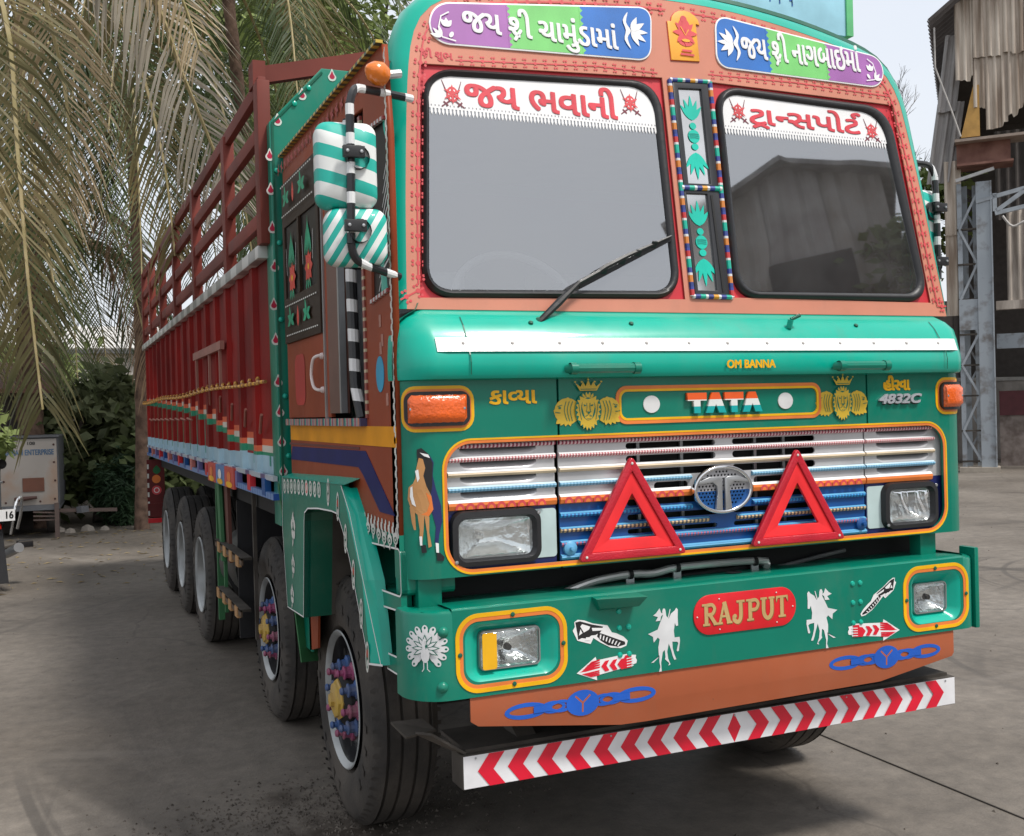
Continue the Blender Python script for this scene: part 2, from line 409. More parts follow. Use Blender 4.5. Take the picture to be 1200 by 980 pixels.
hood = plate('hood_panel', [[(sx0+g, gz1), (sx1-g, gz1), (sx1-g, ZT), (sx0+g, ZT)]], .012, pl, GREEN, truck)
plate('lower_hood_edge', [[(sx0+g, ZB), (sx1-g, ZB), (sx1-g, gz0), (sx0+g, gz0)]], .012, pl, GREEN, truck)
for nm, path in (('corner_skin', corner_path(XL, 1, YF, .11, .1, .155, .3)[:10]), ('corner_skin', corner_path(-1, XR, YF, .1, .1, .3, .9)[10:])):
    sweep(nm, path, [(0, ZB), (0, ZT)], GREEN, truck)
b = MB(); b.box((-1.06, .21, 1.2), (1.04, .23, 1.8), DARK); b.box((-1.1, .3, 1.02), (1.05, .34, 1.25), DARK); b.obj('firewall', truck)
# --- grille
GY = .13; PG = plane_y(GY)
zs = [1.602, 1.558, 1.51, 1.461, 1.41, 1.356, 1.306, 1.26, 1.215]
def slot(x0, x1, z0, z1): return rrect(x0, x1, z0, z1, (z1-z0)/2*.98, 4)
holes = []
for k in range(7):
    if k == 3: rr_ = ((-.28, -.14), (.14, .36))
    else: rr_ = ((-.389, -.022), (.05, .42))
    for x0, x1 in rr_:
        holes.append(slot(x0, x1, zs[k+1]+(.012 if k < 4 else .016), zs[k]-(.012 if k < 4 else .014)))
zsplit = zs[4]
def grille_plate(name, x0, x1, z0, z1, hl, m):
    return plate(name, [[(x0, z0), (x1, z0), (x1, z1), (x0, z1)]]+hl, .006, PG, m, truck)
grille_plate('grille_panel', sx0+.006, sx1-.003, zsplit, gz1+.01, [h for h in holes if h[0][1] > zsplit], SILVER)
grille_plate('grille_panel', sx0+.006, sx1-.003, gz0-.01, zsplit-.0005, [h for h in holes if h[0][1] < zsplit], BLUE)
def smile(x0, x1, zb, za):
    N = 20; lo = []
    for i in range(N+1):
        u = i/N; e = min(1, min(u, 1-u)*4.5); e = 1-(1-e)**2.2
        lo.append((x0+(x1-x0)*u, za-(za-zb)*e))
    return lo
for a_, c_, x0, x1 in ((gx0-.01, sx0-.008, -1.015, -.715), (sx1+.004, gx1+.01, .70, .988)):
    ls = [smile(x0, x1, zs[k+1]+.0085, zs[k]-.008) for k in range(4)]
    grille_plate('grille_panel', a_, c_, zsplit, gz1+.01, [l[1:-1]+[(l[-2][0], l[0][1]), (l[1][0], l[0][1])] for l in ls], SILVER)
    for k, l in enumerate(ls):
        b = MB(); za = l[0][1]+.002; M_ = 6; vs = []
        for j in range(M_+1):
            t = j/M_
            for u, v in l: vs.append((u, GY-.006+.030*t**1.8*min(1, (za-v)/.022), v+(za-v)*t))
        b.add(vs, [(j*len(l)+i, j*len(l)+i+1, (j+1)*len(l)+i+1, (j+1)*len(l)+i) for j in range(M_) for i in range(len(l)-1)], SILVER)
        b.obj('louvre', truck, True, ang=60)
grille_plate('grille_panel', gx0-.01, sx0-.008, gz0-.01, zsplit-.0005, [rrect(-1.025, -.745, 1.228, 1.378, .02)], NAVY)
grille_plate('grille_panel', sx1+.004, gx1+.01, gz0-.01, zsplit-.0005, [rrect(.745, .978, 1.228, 1.378, .02)], NAVY)
b = MB()
for x in (-.3, -.12, .02, .2, .33): b.bar((x, .20, 1.2), (x, .20, 1.6), .012, .012, STEEL)
b.box((-.5, .22, 1.2), (.5, .23, 1.6), DARK); b.obj('radiator_guard', truck)
# (louvres are pressed into the outer panels, see above)
def ticks(name, a, c, n, w=.5): return bands(name, 'X', [(0, a), (w, c)], 'Object', freq=n)
def dots(name, base, dot, n):
    return bands(name, 'X', [(0, dot), (.5, base)], 'Object', freq=n)
sl = [dots('slat_red_beads', (.70, .50, .52), (.28, .02, .06), 72), dots('slat_pink', (.72, .55, .55), (.45, .10, .12), 90), CREAM,
      dots('slat_sky', (.22, .44, .60), (.10, .30, .46), 80), ORANGE, dots('slat_blue', (.03, .30, .62), (.01, .10, .33), 70),
      dots('slat_gold_ticks', (.60, .42, .22), (.10, .09, .10), 62), dots('slat_maroon_ticks', (.45, .10, .16), (.05, .16, .42), 75), LBLUE]
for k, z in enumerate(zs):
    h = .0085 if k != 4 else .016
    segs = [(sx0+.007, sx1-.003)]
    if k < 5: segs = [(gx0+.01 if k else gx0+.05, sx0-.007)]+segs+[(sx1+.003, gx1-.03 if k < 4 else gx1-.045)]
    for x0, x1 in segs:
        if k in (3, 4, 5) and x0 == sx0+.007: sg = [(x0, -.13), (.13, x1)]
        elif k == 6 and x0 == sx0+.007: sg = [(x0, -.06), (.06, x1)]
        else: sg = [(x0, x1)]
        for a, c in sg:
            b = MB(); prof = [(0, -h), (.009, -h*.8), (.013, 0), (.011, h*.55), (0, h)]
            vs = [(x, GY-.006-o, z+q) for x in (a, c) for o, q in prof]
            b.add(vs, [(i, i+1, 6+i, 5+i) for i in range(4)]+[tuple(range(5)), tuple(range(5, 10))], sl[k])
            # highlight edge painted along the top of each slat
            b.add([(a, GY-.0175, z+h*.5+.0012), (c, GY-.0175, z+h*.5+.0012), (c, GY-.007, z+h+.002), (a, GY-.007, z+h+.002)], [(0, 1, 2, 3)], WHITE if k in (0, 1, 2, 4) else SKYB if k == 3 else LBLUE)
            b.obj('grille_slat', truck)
    if k == 4:                                    # scroll pattern on the broad orange slat
        for a, c in ((gx0+.03, sx0-.02), (sx0+.02, -.16), (.16, sx1-.02)):
            sh = []; x = a
            while x < c-.03:
                for r in (.016, .009): sh.append((CORAL if r > .01 else ORANGE, [(x+.017+r*cos(pi*i/8), z-h+.004+r*1.3*sin(pi*i/8)) for i in range(9)]))
                x += .036
            print_art('scroll_pattern', sh, plane_y(GY-.0185), truck)
for x in (-.615, .625):
    b = MB(); b.lathe([(0, .024), (.012, .024), (.016, .018), (.018, .008), (.03, .007), (.031, 0)], (x, GY-.006, 1.245), (0, -1, 0), LBLUE if x < 0 else BLUE, 20); b.obj('hood_latch', truck, True)
# bezel lines round the grille
def ring(name, o, i, m, parent, fn, d=.002): return plate(name, [o, i], d, fn, m, parent, smooth=False)
def rring(name, x0, x1, z0, z1, r, w, m, fn, parent, d=.002):
    return ring(name, rrect(x0-w, x1+w, z0-w, z1+w, r+w, 10), rrect(x0, x1, z0, z1, r, 10), m, parent, fn, d)
rring('bezel_line', gx0+.001, gx1-.001, gz0+.001, gz1-.001, gr, .010, ORANGE, PF, truck)
rring('bezel_line', gx0-.009, gx1+.009, gz0-.009, gz1+.009, gr+.01, .006, YELLOW, PF, truck, .003)
# headlights
def headlight(x0, x1, z0, z1, y, side):
    w = x1-x0; h = z1-z0; b = MB(); o = rrect(x0, x1, z0, z1, .045, 6); i = rrect(x0+.032, x1-.03, z0+.026, z1-.03, .028, 6)
    n = len(o); vs = [(u, y, v) for u, v in o]+[(u, y-.022, v) for u, v in [( (a-(x0+x1)/2)*.97+(x0+x1)/2, (c-(z0+z1)/2)*.96+(z0+z1)/2) for a, c in o]]
    vs += [(u, y-.024, v) for u, v in rrect(x0+.022, x1-.02, z0+.018, z1-.022, .032, 6)]+[(u, y-.004, v) for u, v in i]
    b.add(vs, [(r*n+k, r*n+(k+1) % n, (r+1)*n+(k+1) % n, (r+1)*n+k) for r in range(3) for k in range(n)], BLACK)
    hl = b.obj('headlight', truck, True)
    b = MB(); i0 = [(u, y-.004, v) for u, v in i]; cx = (x0+x1)/2; cz = (z0+z1)/2; vs = list(i0)
    for r, d in ((.8, .02), (.55, .045), (.3, .06), (.12, .062)):
        vs += [(cx+(u-cx)*r, y-.004+d, cz+(v-cz)*r) for u, yy, v in i0]
    b.add(vs, [(r*n+k, r*n+(k+1) % n, (r+1)*n+(k+1) % n, (r+1)*n+k) for r in range(4) for k in range(n)]+[tuple(4*n+k for k in range(n))], mat('lamp_silvering', (.80, .82, .82), .16, metal=.85, bump=1.0, bscale=16))
    b.obj('reflector', hl, True)
    lens_ribs('lens', i, y-.006, hl)
    studs('screw', [(u, y-.02, v) for u, v in ((x0+.016, z0+.02), (x1-.012, z1-.02))], (0, -1, 0), [(0, .007), (.004, .006), (.005, 0)], STEEL, hl)
    return hl
def lens_ribs(name, loop, y, parent, amp=.0022, freq=150):
    "moulded glass: a gridded sheet with vertical flutes, clipped to the outline"
    x0 = min(p[0] for p in loop); x1 = max(p[0] for p in loop); z0 = min(p[1] for p in loop); z1 = max(p[1] for p in loop)
    NX, NZ = 90, 16; cz = (z0+z1)/2; cx = (x0+x1)/2; r = .028; b = MB(); vs = []
    for j in range(NZ+1):
        for i in range(NX+1):
            u = x0+(x1-x0)*i/NX; v = z0+(z1-z0)*j/NZ
            du = max(0, abs(u-cx)-((x1-x0)/2-r)); dv = abs(v-cz)
            hmax = (z1-z0)/2-r+math.sqrt(max(0, r*r-du*du))
            v = cz+(v-cz)*hmax/((z1-z0)/2)
            e = 1-max(abs(u-cx)/((x1-x0)/2), abs(v-cz)/((z1-z0)/2))**6
            f = amp*(abs(sin(freq*u*.5+1.5*sin((v-cz)*30))) if abs(u-cx) > .02 or v < cz else .4)
            vs.append((u, y-.010*e-f*e, v))
    W = NX+1
    b.add(vs, [(j*W+i, j*W+i+1, (j+1)*W+i+1, (j+1)*W+i) for j in range(NZ) for i in range(NX)], LENS)
    return b.obj(name, parent, True, ang=80)
for x0, x1, sgn in ((-1.045, -.725, -1), (.725, .998, 1)):
    a = (x1+.002, sx0-.008) if sgn < 0 else (sx1+.008, x0+.03)
    plate('lamp_backing', [rrect(*((x1-.03, sx0-.008) if sgn < 0 else (sx1+.008, x0+.03)), 1.222, 1.384, .012)], .01, PG, mat('pale_lamp_backing', (.48, .60, .60), .4), truck)
    headlight(x0, x1, 1.212, 1.395, GY-.012, sgn)
# round emblem in the middle of the grille
em = empty('emblem'); em.parent = truck
EX, EZ, EA, EB = -.018, 1.413, .124, .086; PE = plane_y(GY-.03)
plate('emblem_ring', [ell(EX, EZ, EA, EB, 0, 48), ell(EX, EZ, EA-.013, EB-.012, 0, 48)], .02, PE, CHROME, em, bevel=.004)
mb_ = bands('emblem_mesh_paint', 'Z', [(0, (.01, .09, .30)), (.47, (.42, .42, .44))], 'Object', rough=.35, metal=.4, rng=(EZ-EB, EZ+EB))
hl_ = []
for j in range(-6, 7):
    for i in range(-9, 10):
        u = EX+(i+(j % 2)*.5)*.0145; v = EZ+j*.0125
        if ((u-EX)/(EA-.02))**2+((v-EZ)/(EB-.018))**2 < .93: hl_.append(ell(u, v, .0048, .0042, 0, 6))
plate('emblem_mesh', [ell(EX, EZ, EA-.012, EB-.011, 0, 40)]+hl_, .003, plane_y(GY-.032), mb_, em, smooth=False)
b = MB(); b.add([(u, GY-.027, v) for u, v in ell(EX, EZ, EA-.012, EB-.011, 0, 40)], [tuple(range(40))], DARK); b.obj('emblem_back', em)
arc = lambda s: [(EX+s*.006, EZ+.040), (EX+s*.006, EZ-.075), (EX+s*.034, EZ-.070), (EX+s*.026, EZ-.01), (EX+s*.028, EZ+.012), (EX+s*.045, EZ+.026), (EX+s*.105, EZ+.020), (EX+s*.108, EZ+.030), (EX+s*.06, EZ+.046), (EX+s*.02, EZ+.046)]
for s in (-1, 1): plate('emblem_arm', [arc(s)], .012, plane_y(GY-.036), STEEL, em, bevel=.002)
# lettering and prints on the lower face
fr = [(-0.396,1.791),(0.468,1.790),(0.464,1.659),(-0.400,1.662)]
fx0, fx1, fz0, fz1 = -.425, .42, 1.668, 1.775
plate('nameplate_line', [rrect(fx0-.012, fx1+.012, fz0-.012, fz1+.012, .04), rrect(fx0, fx1, fz0, fz1, .03)], .004, PF, ORANGE, truck)
plate('nameplate_line', [rrect(fx0, fx1, fz0, fz1, .03), rrect(fx0+.008, fx1-.008, fz0+.008, fz1-.008, .024)], .005, PF, YELLOW, truck)
for u in (-.297, .27): plate('reflector_disc', [ell(u, 1.722, .033, .030, 0, 28)], .004, PF, mat('grey_white_disc', (.62, .62, .62), .35), truck)
tri = bands('tricolour_letters', 'Z', [(0, (.0, .36, .36)), (.33, (.72, .74, .72)), (.66, (.78, .10, .01))], 'Object', rough=.3, rng=(1.686, 1.758))
lt = .012
def T(x, w, z0, z1, t=.022): return [(x, z1), (x, z1-.028), (x+w/2-t/2-.002, z1-.028), (x+w/2-t/2-.002, z0), (x+w/2+t/2+.002, z0), (x+w/2+t/2+.002, z1-.028), (x+w, z1-.028), (x+w, z1)]
def A(x, w, z0, z1, t=.026): return [(x, z0), (x+w/2-.014, z1), (x+w/2+.014, z1), (x+w, z0), (x+w-.03, z0), (x+w/2, z1-.04), (x+.03, z0)]
lz0, lz1 = 1.686, 1.758; lx = -.158; lw = (.078, .086, .078, .086)
for k, (f, w) in enumerate(zip((T, A, T, A), lw)):
    plate('letter', [f(lx, w, lz0, lz1)], .016, PF, tri, truck, smooth=False); lx += w-.004
lettering('painted_name', [('sp', 0), 'કા', ('cut', 'વ', .62), 'યા'], *[v for v in (-.900, -.735)], 1.735, 1.778, PF, YELLOW, truck, bold='c', heavy=.028)
lettering('painted_name', 'હીરવા', .735, .862, 1.752, 1.808, PF, YELLOW, truck, bold='c', heavy=.028)
lettering('model_number', '4832C', .70, .905, 1.700, 1.738, PF, mat('chrome_letter', (.55, .56, .60), .3, metal=.5), truck, depth=.010, bold=.035, skew=.012, shadow=(DARK, .003, -.004))
# lion heads under a crown
def lion(cx, cz, w, h):
    "three lions' heads side by side, maned, under a crown"
    G, B = GOLD, mat('emblem_green', (0, .16, .10), .4); s = []
    for sg in (-1, 1):                               # profile heads looking outwards
        hx = cx+sg*w*.31; hz = cz-h*.10
        s += [(G, ell(hx, hz, w*.20, h*.27)), (G, [(hx+sg*w*.05, hz+h*.22), (hx+sg*w*.14, hz+h*.14), (hx+sg*w*.21, hz+h*.02), (hx+sg*w*.195, hz-h*.06), (hx+sg*w*.14, hz-h*.09), (hx, hz)]), (G, ell(hx-sg*w*.01, hz+h*.23, w*.035, h*.05))]
        s += [(G, leaf(hx+sg*w*(.02+.04*k), hz-h*.16, w*.10, h*.05, radians(-90+sg*(10+22*k)))) for k in (-1, 0, 1, 2)]
        s += [(B, ribbon(smoothpts([(hx+sg*w*.02-sg*w*.05*k, hz+h*.20), (hx+sg*w*.05-sg*w*.045*k, hz+h*.02), (hx+sg*w*.01-sg*w*.04*k, hz-h*.20)], 3), w*.010)) for k in range(3)]
        s += [(B, ell(hx+sg*w*.12, hz+h*.07, w*.020, h*.022)), (B, ribbon([(hx+sg*w*.19, hz-h*.015), (hx+sg*w*.11, hz-h*.03)], w*.010)), (B, ribbon([(hx+sg*w*.08, hz+h*.13), (hx+sg*w*.15, hz+h*.10)], w*.009))]
    n = 22; s += [(B, ell(cx, cz-h*.09, w*.205, h*.375, 0, 24))]
    mane = []
    for k in range(2*n):
        a_ = 2*pi*k/(2*n)+pi/2; r_ = 1.0 if k % 2 else .82; mane.append((cx+cos(a_)*w*.195*r_, cz-h*.08+sin(a_)*h*.37*r_*(1.15 if sin(a_) < -.6 else 1)))
    s += [(G, mane), (B, ell(cx, cz-h*.06, w*.112, h*.235, 0, 20)), (G, [(cx-w*.085, cz+h*.10), (cx-w*.05, cz+h*.155), (cx, cz+h*.135), (cx+w*.05, cz+h*.155), (cx+w*.085, cz+h*.10), (cx+w*.098, cz-h*.02), (cx+w*.075, cz-h*.14), (cx+w*.055, cz-h*.25), (cx, cz-h*.30), (cx-w*.055, cz-h*.25), (cx-w*.075, cz-h*.14), (cx-w*.098, cz-h*.02)])]
    for sg in (-1, 1):
        s += [(B, [(cx+sg*w*.022, cz+h*.005), (cx+sg*w*.075, cz+h*.035), (cx+sg*w*.065, cz-h*.012)]), (B, ribbon([(cx+sg*w*.024, cz+h*.06), (cx+sg*w*.022, cz-h*.05), (cx+sg*w*.036, cz-h*.13)], w*.009)), (B, ribbon([(cx+sg*w*.012, cz-h*.185), (cx+sg*w*.05, cz-h*.215)], w*.010)),
              (B, ribbon([(cx+sg*w*.15, cz+h*.08), (cx+sg*w*.135, cz-h*.10), (cx+sg*w*.11, cz-h*.28)], w*.008)), (B, ribbon([(cx+sg*w*.10, cz+h*.20), (cx+sg*w*.06, cz+h*.17)], w*.008)), (B, ribbon([(cx+sg*w*.055, cz+h*.26), (cx+sg*w*.03, cz+h*.18)], w*.008))]
    s += [(B, [(cx-w*.030, cz-h*.115), (cx+w*.030, cz-h*.115), (cx, cz-h*.175)]), (B, ribbon([(cx-w*.025, cz-h*.255), (cx, cz-h*.27), (cx+w*.025, cz-h*.255)], w*.008))]
    c0 = cz+h*.31
    s += [(G, [(cx-w*.13, c0), (cx+w*.13, c0), (cx+w*.20, c0+h*.16), (cx+w*.12, c0+h*.08), (cx+w*.08, c0+h*.18), (cx+w*.04, c0+h*.09), (cx, c0+h*.22), (cx-w*.04, c0+h*.09), (cx-w*.08, c0+h*.18), (cx-w*.12, c0+h*.08), (cx-w*.20, c0+h*.16)])]
    s += [(G, ell(cx+k*w*.1, c0+h*(.23 if k == 0 else .18), w*.016, h*.018, 0, 8)) for k in (-2, -1, 0, 1, 2)]
    s += [(B, ribbon([(cx-w*.12, c0+h*.03), (cx+w*.12, c0+h*.03)], h*.014))]
    return s
print_art('lion_emblem', lion(-.545, 1.722, .245, .165), PF, truck)
print_art('lion_emblem', lion(.530, 1.725, .235, .165), PF, truck)
# belt above the hood: overhanging, its top sloping back to the windscreen
BX = corner_path(XL, XR, YF, .11, .1, .16, .3)
prof = [(-.02, 1.812), (.045, 1.818), (.056, 1.83), (.058, 1.87), (.052, 1.893), (.040, 1.915), (.022, 1.95), (-.005, 1.99), (-.035, 2.02), (-.06, 2.035), (-.078, 2.045), (-.088, 2.068)]
fd = lambda x, y: 1 if -1.08 < x < 1.05 else max(.12, 1-abs(max(-1.08-x, x-1.05))/.11)
sweep('belt_panel', BX, prof, GREEN_LIT, truck, fade=lambda x, y: fd(x, y) if True else 1)
b = MB(); b.box((XL+.04, .19, 1.75), (XR-.04, .25, 2.0), DARK); b.obj('belt_core', truck)
def belt(u, v, w):                                   # point on the belt face
    for (o0, z0), (o1, z1) in zip(prof, prof[1:]):
        if z0 <= v <= z1 or (o1, z1) == prof[-1]:
            t = (v-z0)/(z1-z0) if z1 > z0 else 0; o = o0+(o1-o0)*t; break
    return (u, YF-(o*fd(u, 0) if o > 0 else o)-w, v+w*.5 if v > 1.88 else v)
b = MB(); N = 60; xs_ = [-1.09+(2.17)*i/N for i in range(N+1)]
for a_, c_ in ((1.902, 1.915), (1.915, 1.948)):
    b.add([belt(x, a_, .003) for x in xs_]+[belt(x, c_, .003) for x in xs_], [(i, i+1, N+2+i, N+1+i) for i in range(N)], mat('white_reflective_tape', (.72, .72, .72), .35, bump=.4, bscale=30))
b.obj('reflective_tape', truck, True)
studs('rivet', [belt(x, 1.93, .004) for x in (-1.0, -.83, -.66, -.5, -.33, -.16, 0, .17, .33, .5, .66, .82, .98)], (0, -.8, .5), [(0, .006), (.002, .004), (.003, 0)], mat('tarnished_rivet', (.4, .38, .36), .5), truck)
for x in (-.985, 1.0):                               # seams where the belt ends are lapped
    b = MB(); zz = [1.83, 1.87, 1.893, 1.915, 1.95, 1.99, 2.02]
    b.add([belt(x+d+.0, z, .0016) for z in zz for d in (0, .004)], [(2*i, 2*i+1, 2*i+3, 2*i+2) for i in range(6)], DKGREEN); b.obj('belt_seam', truck)
lettering('painted_name', 'OM BANNA', -.02, .185, 1.842, 1.870, plane_y(YF-.058), YELLOW, truck, bold='c', heavy=.028)
for x0, x1 in ((-.645, -.385), (.455, .69)):         # grab handles on the belt edge
    b = MB(); y = YF-.078; z = 1.845
    b.tube([(x0, y+.02, z), (x0+.005, y, z), (x1-.005, y, z), (x1, y+.02, z)], [.014, .017, .017, .014], GREEN, 10)
    for x in (x0+.012, x1-.012): b.lathe([(-.012, .0195), (.012, .0195)], (x, y, z), (1, 0, 0), GREEN, 12)
    b.obj('hood_handle', truck, True)
for x, z in ((-.02+.32, 1.99),):                     # washer nozzle
    b = MB(); p = Vector(belt(x, z, 0)); b.tube([p, p+Vector((0, -.012, .03))], .011, GREEN_LIT, 10); b.tube([p+Vector((0, -.012, .03)), p+Vector((.035, -.02, .045))], .007, DKGREEN, 8); b.obj('washer_nozzle', truck, True)
for x in (-.36, .62, -.74):
    b = MB(); p = Vector(belt(x, 2.0, 0)); b.lathe([(0, .009), (.006, .008), (.008, 0)], p, (0, -.6, .8), DKGREEN, 10); b.obj('bolt', truck, True)
# indicators
for x0, x1 in ((-1.17, -.985), (1.025, 1.125)):
    ind = empty('indicator'); ind.parent = truck
    xs0, xs1 = x0, x1; z0, z1 = 1.682, 1.768; wrap = x0 > 0
    def PI_(u, v, w):                                # follows the rounded corner of the cab
        if u < -1.09: a = min((-1.09-u)/.11, 1.4); return (-1.09-(.11+w)*sin(a), YF+.11-(.11+w)*cos(a), v)
        if u > 1.065: a = min((u-1.065)/.10, 1.4); return (1.065+(.10+w)*sin(a), YF+.10-(.10+w)*cos(a), v)
        return (u, YF-w, v)
    def dense(lp, n=6):
        out = []
        for (a, c), (d, e) in zip(lp, lp[1:]+lp[:1]):
            k = max(1, int(math.hypot(d-a, e-c)/.015))
            out += [(a+(d-a)*i/k, c+(e-c)*i/k) for i in range(k)]
        return out
    def strip_ring(name, a, w1, w2, d, m, r=.018):
        o = dense(rrect(a[0]-w2, a[1]+w2, a[2]-w2, a[3]+w2, r+w2, 5)); n = len(o); cx = (a[0]+a[1])/2; cz = (a[2]+a[3])/2
        sxr = ((a[1]-a[0])/2+w1)/((a[1]-a[0])/2+w2); szr = ((a[3]-a[2])/2+w1)/((a[3]-a[2])/2+w2)
        i = [(cx+(u-cx)*sxr, cz+(v-cz)*szr) for u, v in o]; b = MB()
        b.add([PI_(u, v, .001) for u, v in o]+[PI_(u, v, d) for u, v in o]+[PI_(u, v, d) for u, v in i]+[PI_(u, v, .001) for u, v in i],
              [(q*n+k, q*n+(k+1) % n, (q+1)*n+(k+1) % n, (q+1)*n+k) for q in range(3) for k in range(n)], m)
        return b.obj(name, ind)
    A4 = (x0, x1, z0, z1)
    strip_ring('surround_line', A4, .020, .030, .002, YELLOW); strip_ring('surround_line', A4, .012, .020, .0025, ORANGE)
    strip_ring('gasket', A4, -.004, .012, .014, BLACK)
    b = MB(); NX = 14; NZ = 6; vs = []
    for j in range(NZ+1):
        for i in range(NX+1):
            u = x0-.002+(x1-x0+.004)*i/NX; v = z0-.002+(z1-z0+.004)*j/NZ; e = min(i, NX-i, 1)*min(j, NZ-j, 1)
            vs.append(PI_(u, v, .012+.014*e+.0015*(i % 2)))
    b.add(vs, [(j*(NX+1)+i, j*(NX+1)+i+1, (j+1)*(NX+1)+i+1, (j+1)*(NX+1)+i) for j in range(NZ) for i in range(NX)], AMBER); b.obj('amber_lens', ind, True, ang=50)
    studs('screw', [PI_(u, (z0+z1)/2, .026) for u in (x0+.012, x1-.012)], (0, -1, 0), [(0, .005), (.002, .004), (.0025, 0)], STEEL, ind)
# prancing horse painted on the corner
def horse_corner():
    T_, Bk, Bl, W_, O_ = mat('horse_tan', (.50, .25, .09), .5), mat('horse_black', (.01, .01, .012), .5), NAVY, WHITE, ORANGE
    s = []
    px = lambda L: [((x-185)/3.5*.00295-1.135, 1.60-(y-375)/3.5*.00285) for x, y in L]
    s += [(Bl, px([(192, 385), (215, 400), (230, 430), (225, 480), (235, 530), (255, 600), (258, 660), (245, 710), (238, 760), (226, 740), (232, 680), (218, 620), (205, 560), (190, 500), (185, 450)]))]
    s += [(Bk, px([(168, 378), (185, 372), (210, 395), (226, 432), (222, 520), (215, 560), (180, 500), (165, 480), (170, 430)]))]
    s += [(T_, px([(175, 410), (190, 415), (198, 450), (190, 480), (200, 520), (218, 560), (222, 610), (205, 640), (170, 635), (140, 610), (127, 570), (132, 525), (150, 510), (160, 490), (165, 450)]))]
    s += [(O_, px([(198, 545), (218, 562), (224, 612), (205, 640), (175, 633), (200, 620), (210, 590)])), (W_, px([(140, 525), (148, 520), (150, 560), (160, 600), (145, 590), (137, 560)])), (W_, px([(160, 460), (172, 455), (176, 490), (168, 505)]))]
    s += [(T_, px([(135, 600), (155, 610), (158, 690), (150, 690), (142, 660)])), (T_, px([(165, 630), (190, 632), (186, 690), (180, 740), (170, 735), (172, 690)])), (T_, px([(190, 632), (208, 640), (206, 700), (214, 755), (202, 760), (198, 700)]))]
    s += [(Bk, px([(174, 750), (192, 748), (196, 778), (178, 780)])), (Bk, px([(232, 780), (245, 782), (262, 800), (258, 816), (232, 812)])), (W_, px([(228, 742), (240, 745), (240, 782), (230, 780)])), (W_, px([(170, 715), (180, 715), (180, 750), (172, 750)])), (W_, px([(180, 390), (210, 398), (216, 412), (195, 404)]))]
    return s
def dice(shapes, n=1): return shapes
print_curved('painted_horse', horse_corner(), lambda u, v, w: PI_(u, v, w), truck)


# ============================================================ windscreen face
def rquad(c, r, n=7):
    "quad (TL, TR, BR, BL) with rounded corners; r = one radius or four"
    rs = r if isinstance(r, (list, tuple)) else [r]*4; out = []
    for i in range(4):
        p = Vector(c[i]); a = (Vector(c[i-1])-p); d = (Vector(c[(i+1) % 4])-p)
        ra = min(rs[i], a.length*.5, d.length*.5)
        P0 = p+a.normalized()*ra; P2 = p+d.normalized()*ra
        for k in range(n+1):
            t = k/n; q = (1-t)**2*P0+2*t*(1-t)*(p*.85+(P0+P2)*.075)+t*t*P2; out.append((q.x, q.y))
    return out
def offset(loop, d):
    "offset a closed loop by d (positive = larger)"
    n = len(loop); A_ = sum(loop[i][0]*loop[(i+1) % n][1]-loop[(i+1) % n][0]*loop[i][1] for i in range(n)); sg = 1 if A_ > 0 else -1; out = []
    for i in range(n):
        x0, y0 = loop[i-1]; x1, y1 = loop[i]; x2, y2 = loop[(i+1) % n]
        dx, dy = x2-x0, y2-y0; L = math.hypot(dx, dy) or 1
        out.append((x1+dy/L*d*sg, y1-dx/L*d*sg))
    return out
PW = plane_w
outl = [(-1.147, 2.048), (-1.125, 2.4), (-1.095, 2.75), (-1.072, 2.92), (-1.046, 3.01), (-.995, 3.085), (-.90, 3.14), (-.75, 3.175), (-.5, 3.21), (-.2, 3.235), (.1, 3.24), (.35, 3.222), (.6, 3.183), (.83, 3.132), (.94, 3.09), (1.0, 3.035), (1.04, 2.95), (1.058, 2.85), (1.09, 2.6), (1.118, 2.3), (1.142, 2.048)]
outl = smoothpts(outl, 4)
winL = [(-1.039,2.885),(-0.092,2.932),(-0.091,2.097),(-1.100,2.086)]; winR = [(0.126,2.937),(1.006,2.927),(1.072,2.102),(0.113,2.107)]
rubL = rquad([(-1.031,2.871),(-0.105,2.917),(-0.109,2.100),(-1.092,2.086)], [.10, .12, .10, .10]); rubR = rquad([(0.136,2.928),(0.981,2.914),(1.059,2.105),(0.120,2.104)], [.10, .12, .10, .10])
glL = rquad([(-1.009,2.843),(-0.145,2.884),(-0.141,2.127),(-1.066,2.114)], [.075, .095, .075, .075]); glR = rquad([(0.162,2.894),(0.930,2.877),(1.020,2.140),(0.154,2.133)], [.075, .095, .075, .075])
vent = [(-0.053,2.922),(0.102,2.931),(0.094,2.109),(-0.053,2.110)]
plate('windscreen_surround', [outl, winL, winR, vent], .012, lambda u, v, w: PW(u, v, w-.012), SALMON, truck, smooth=False)
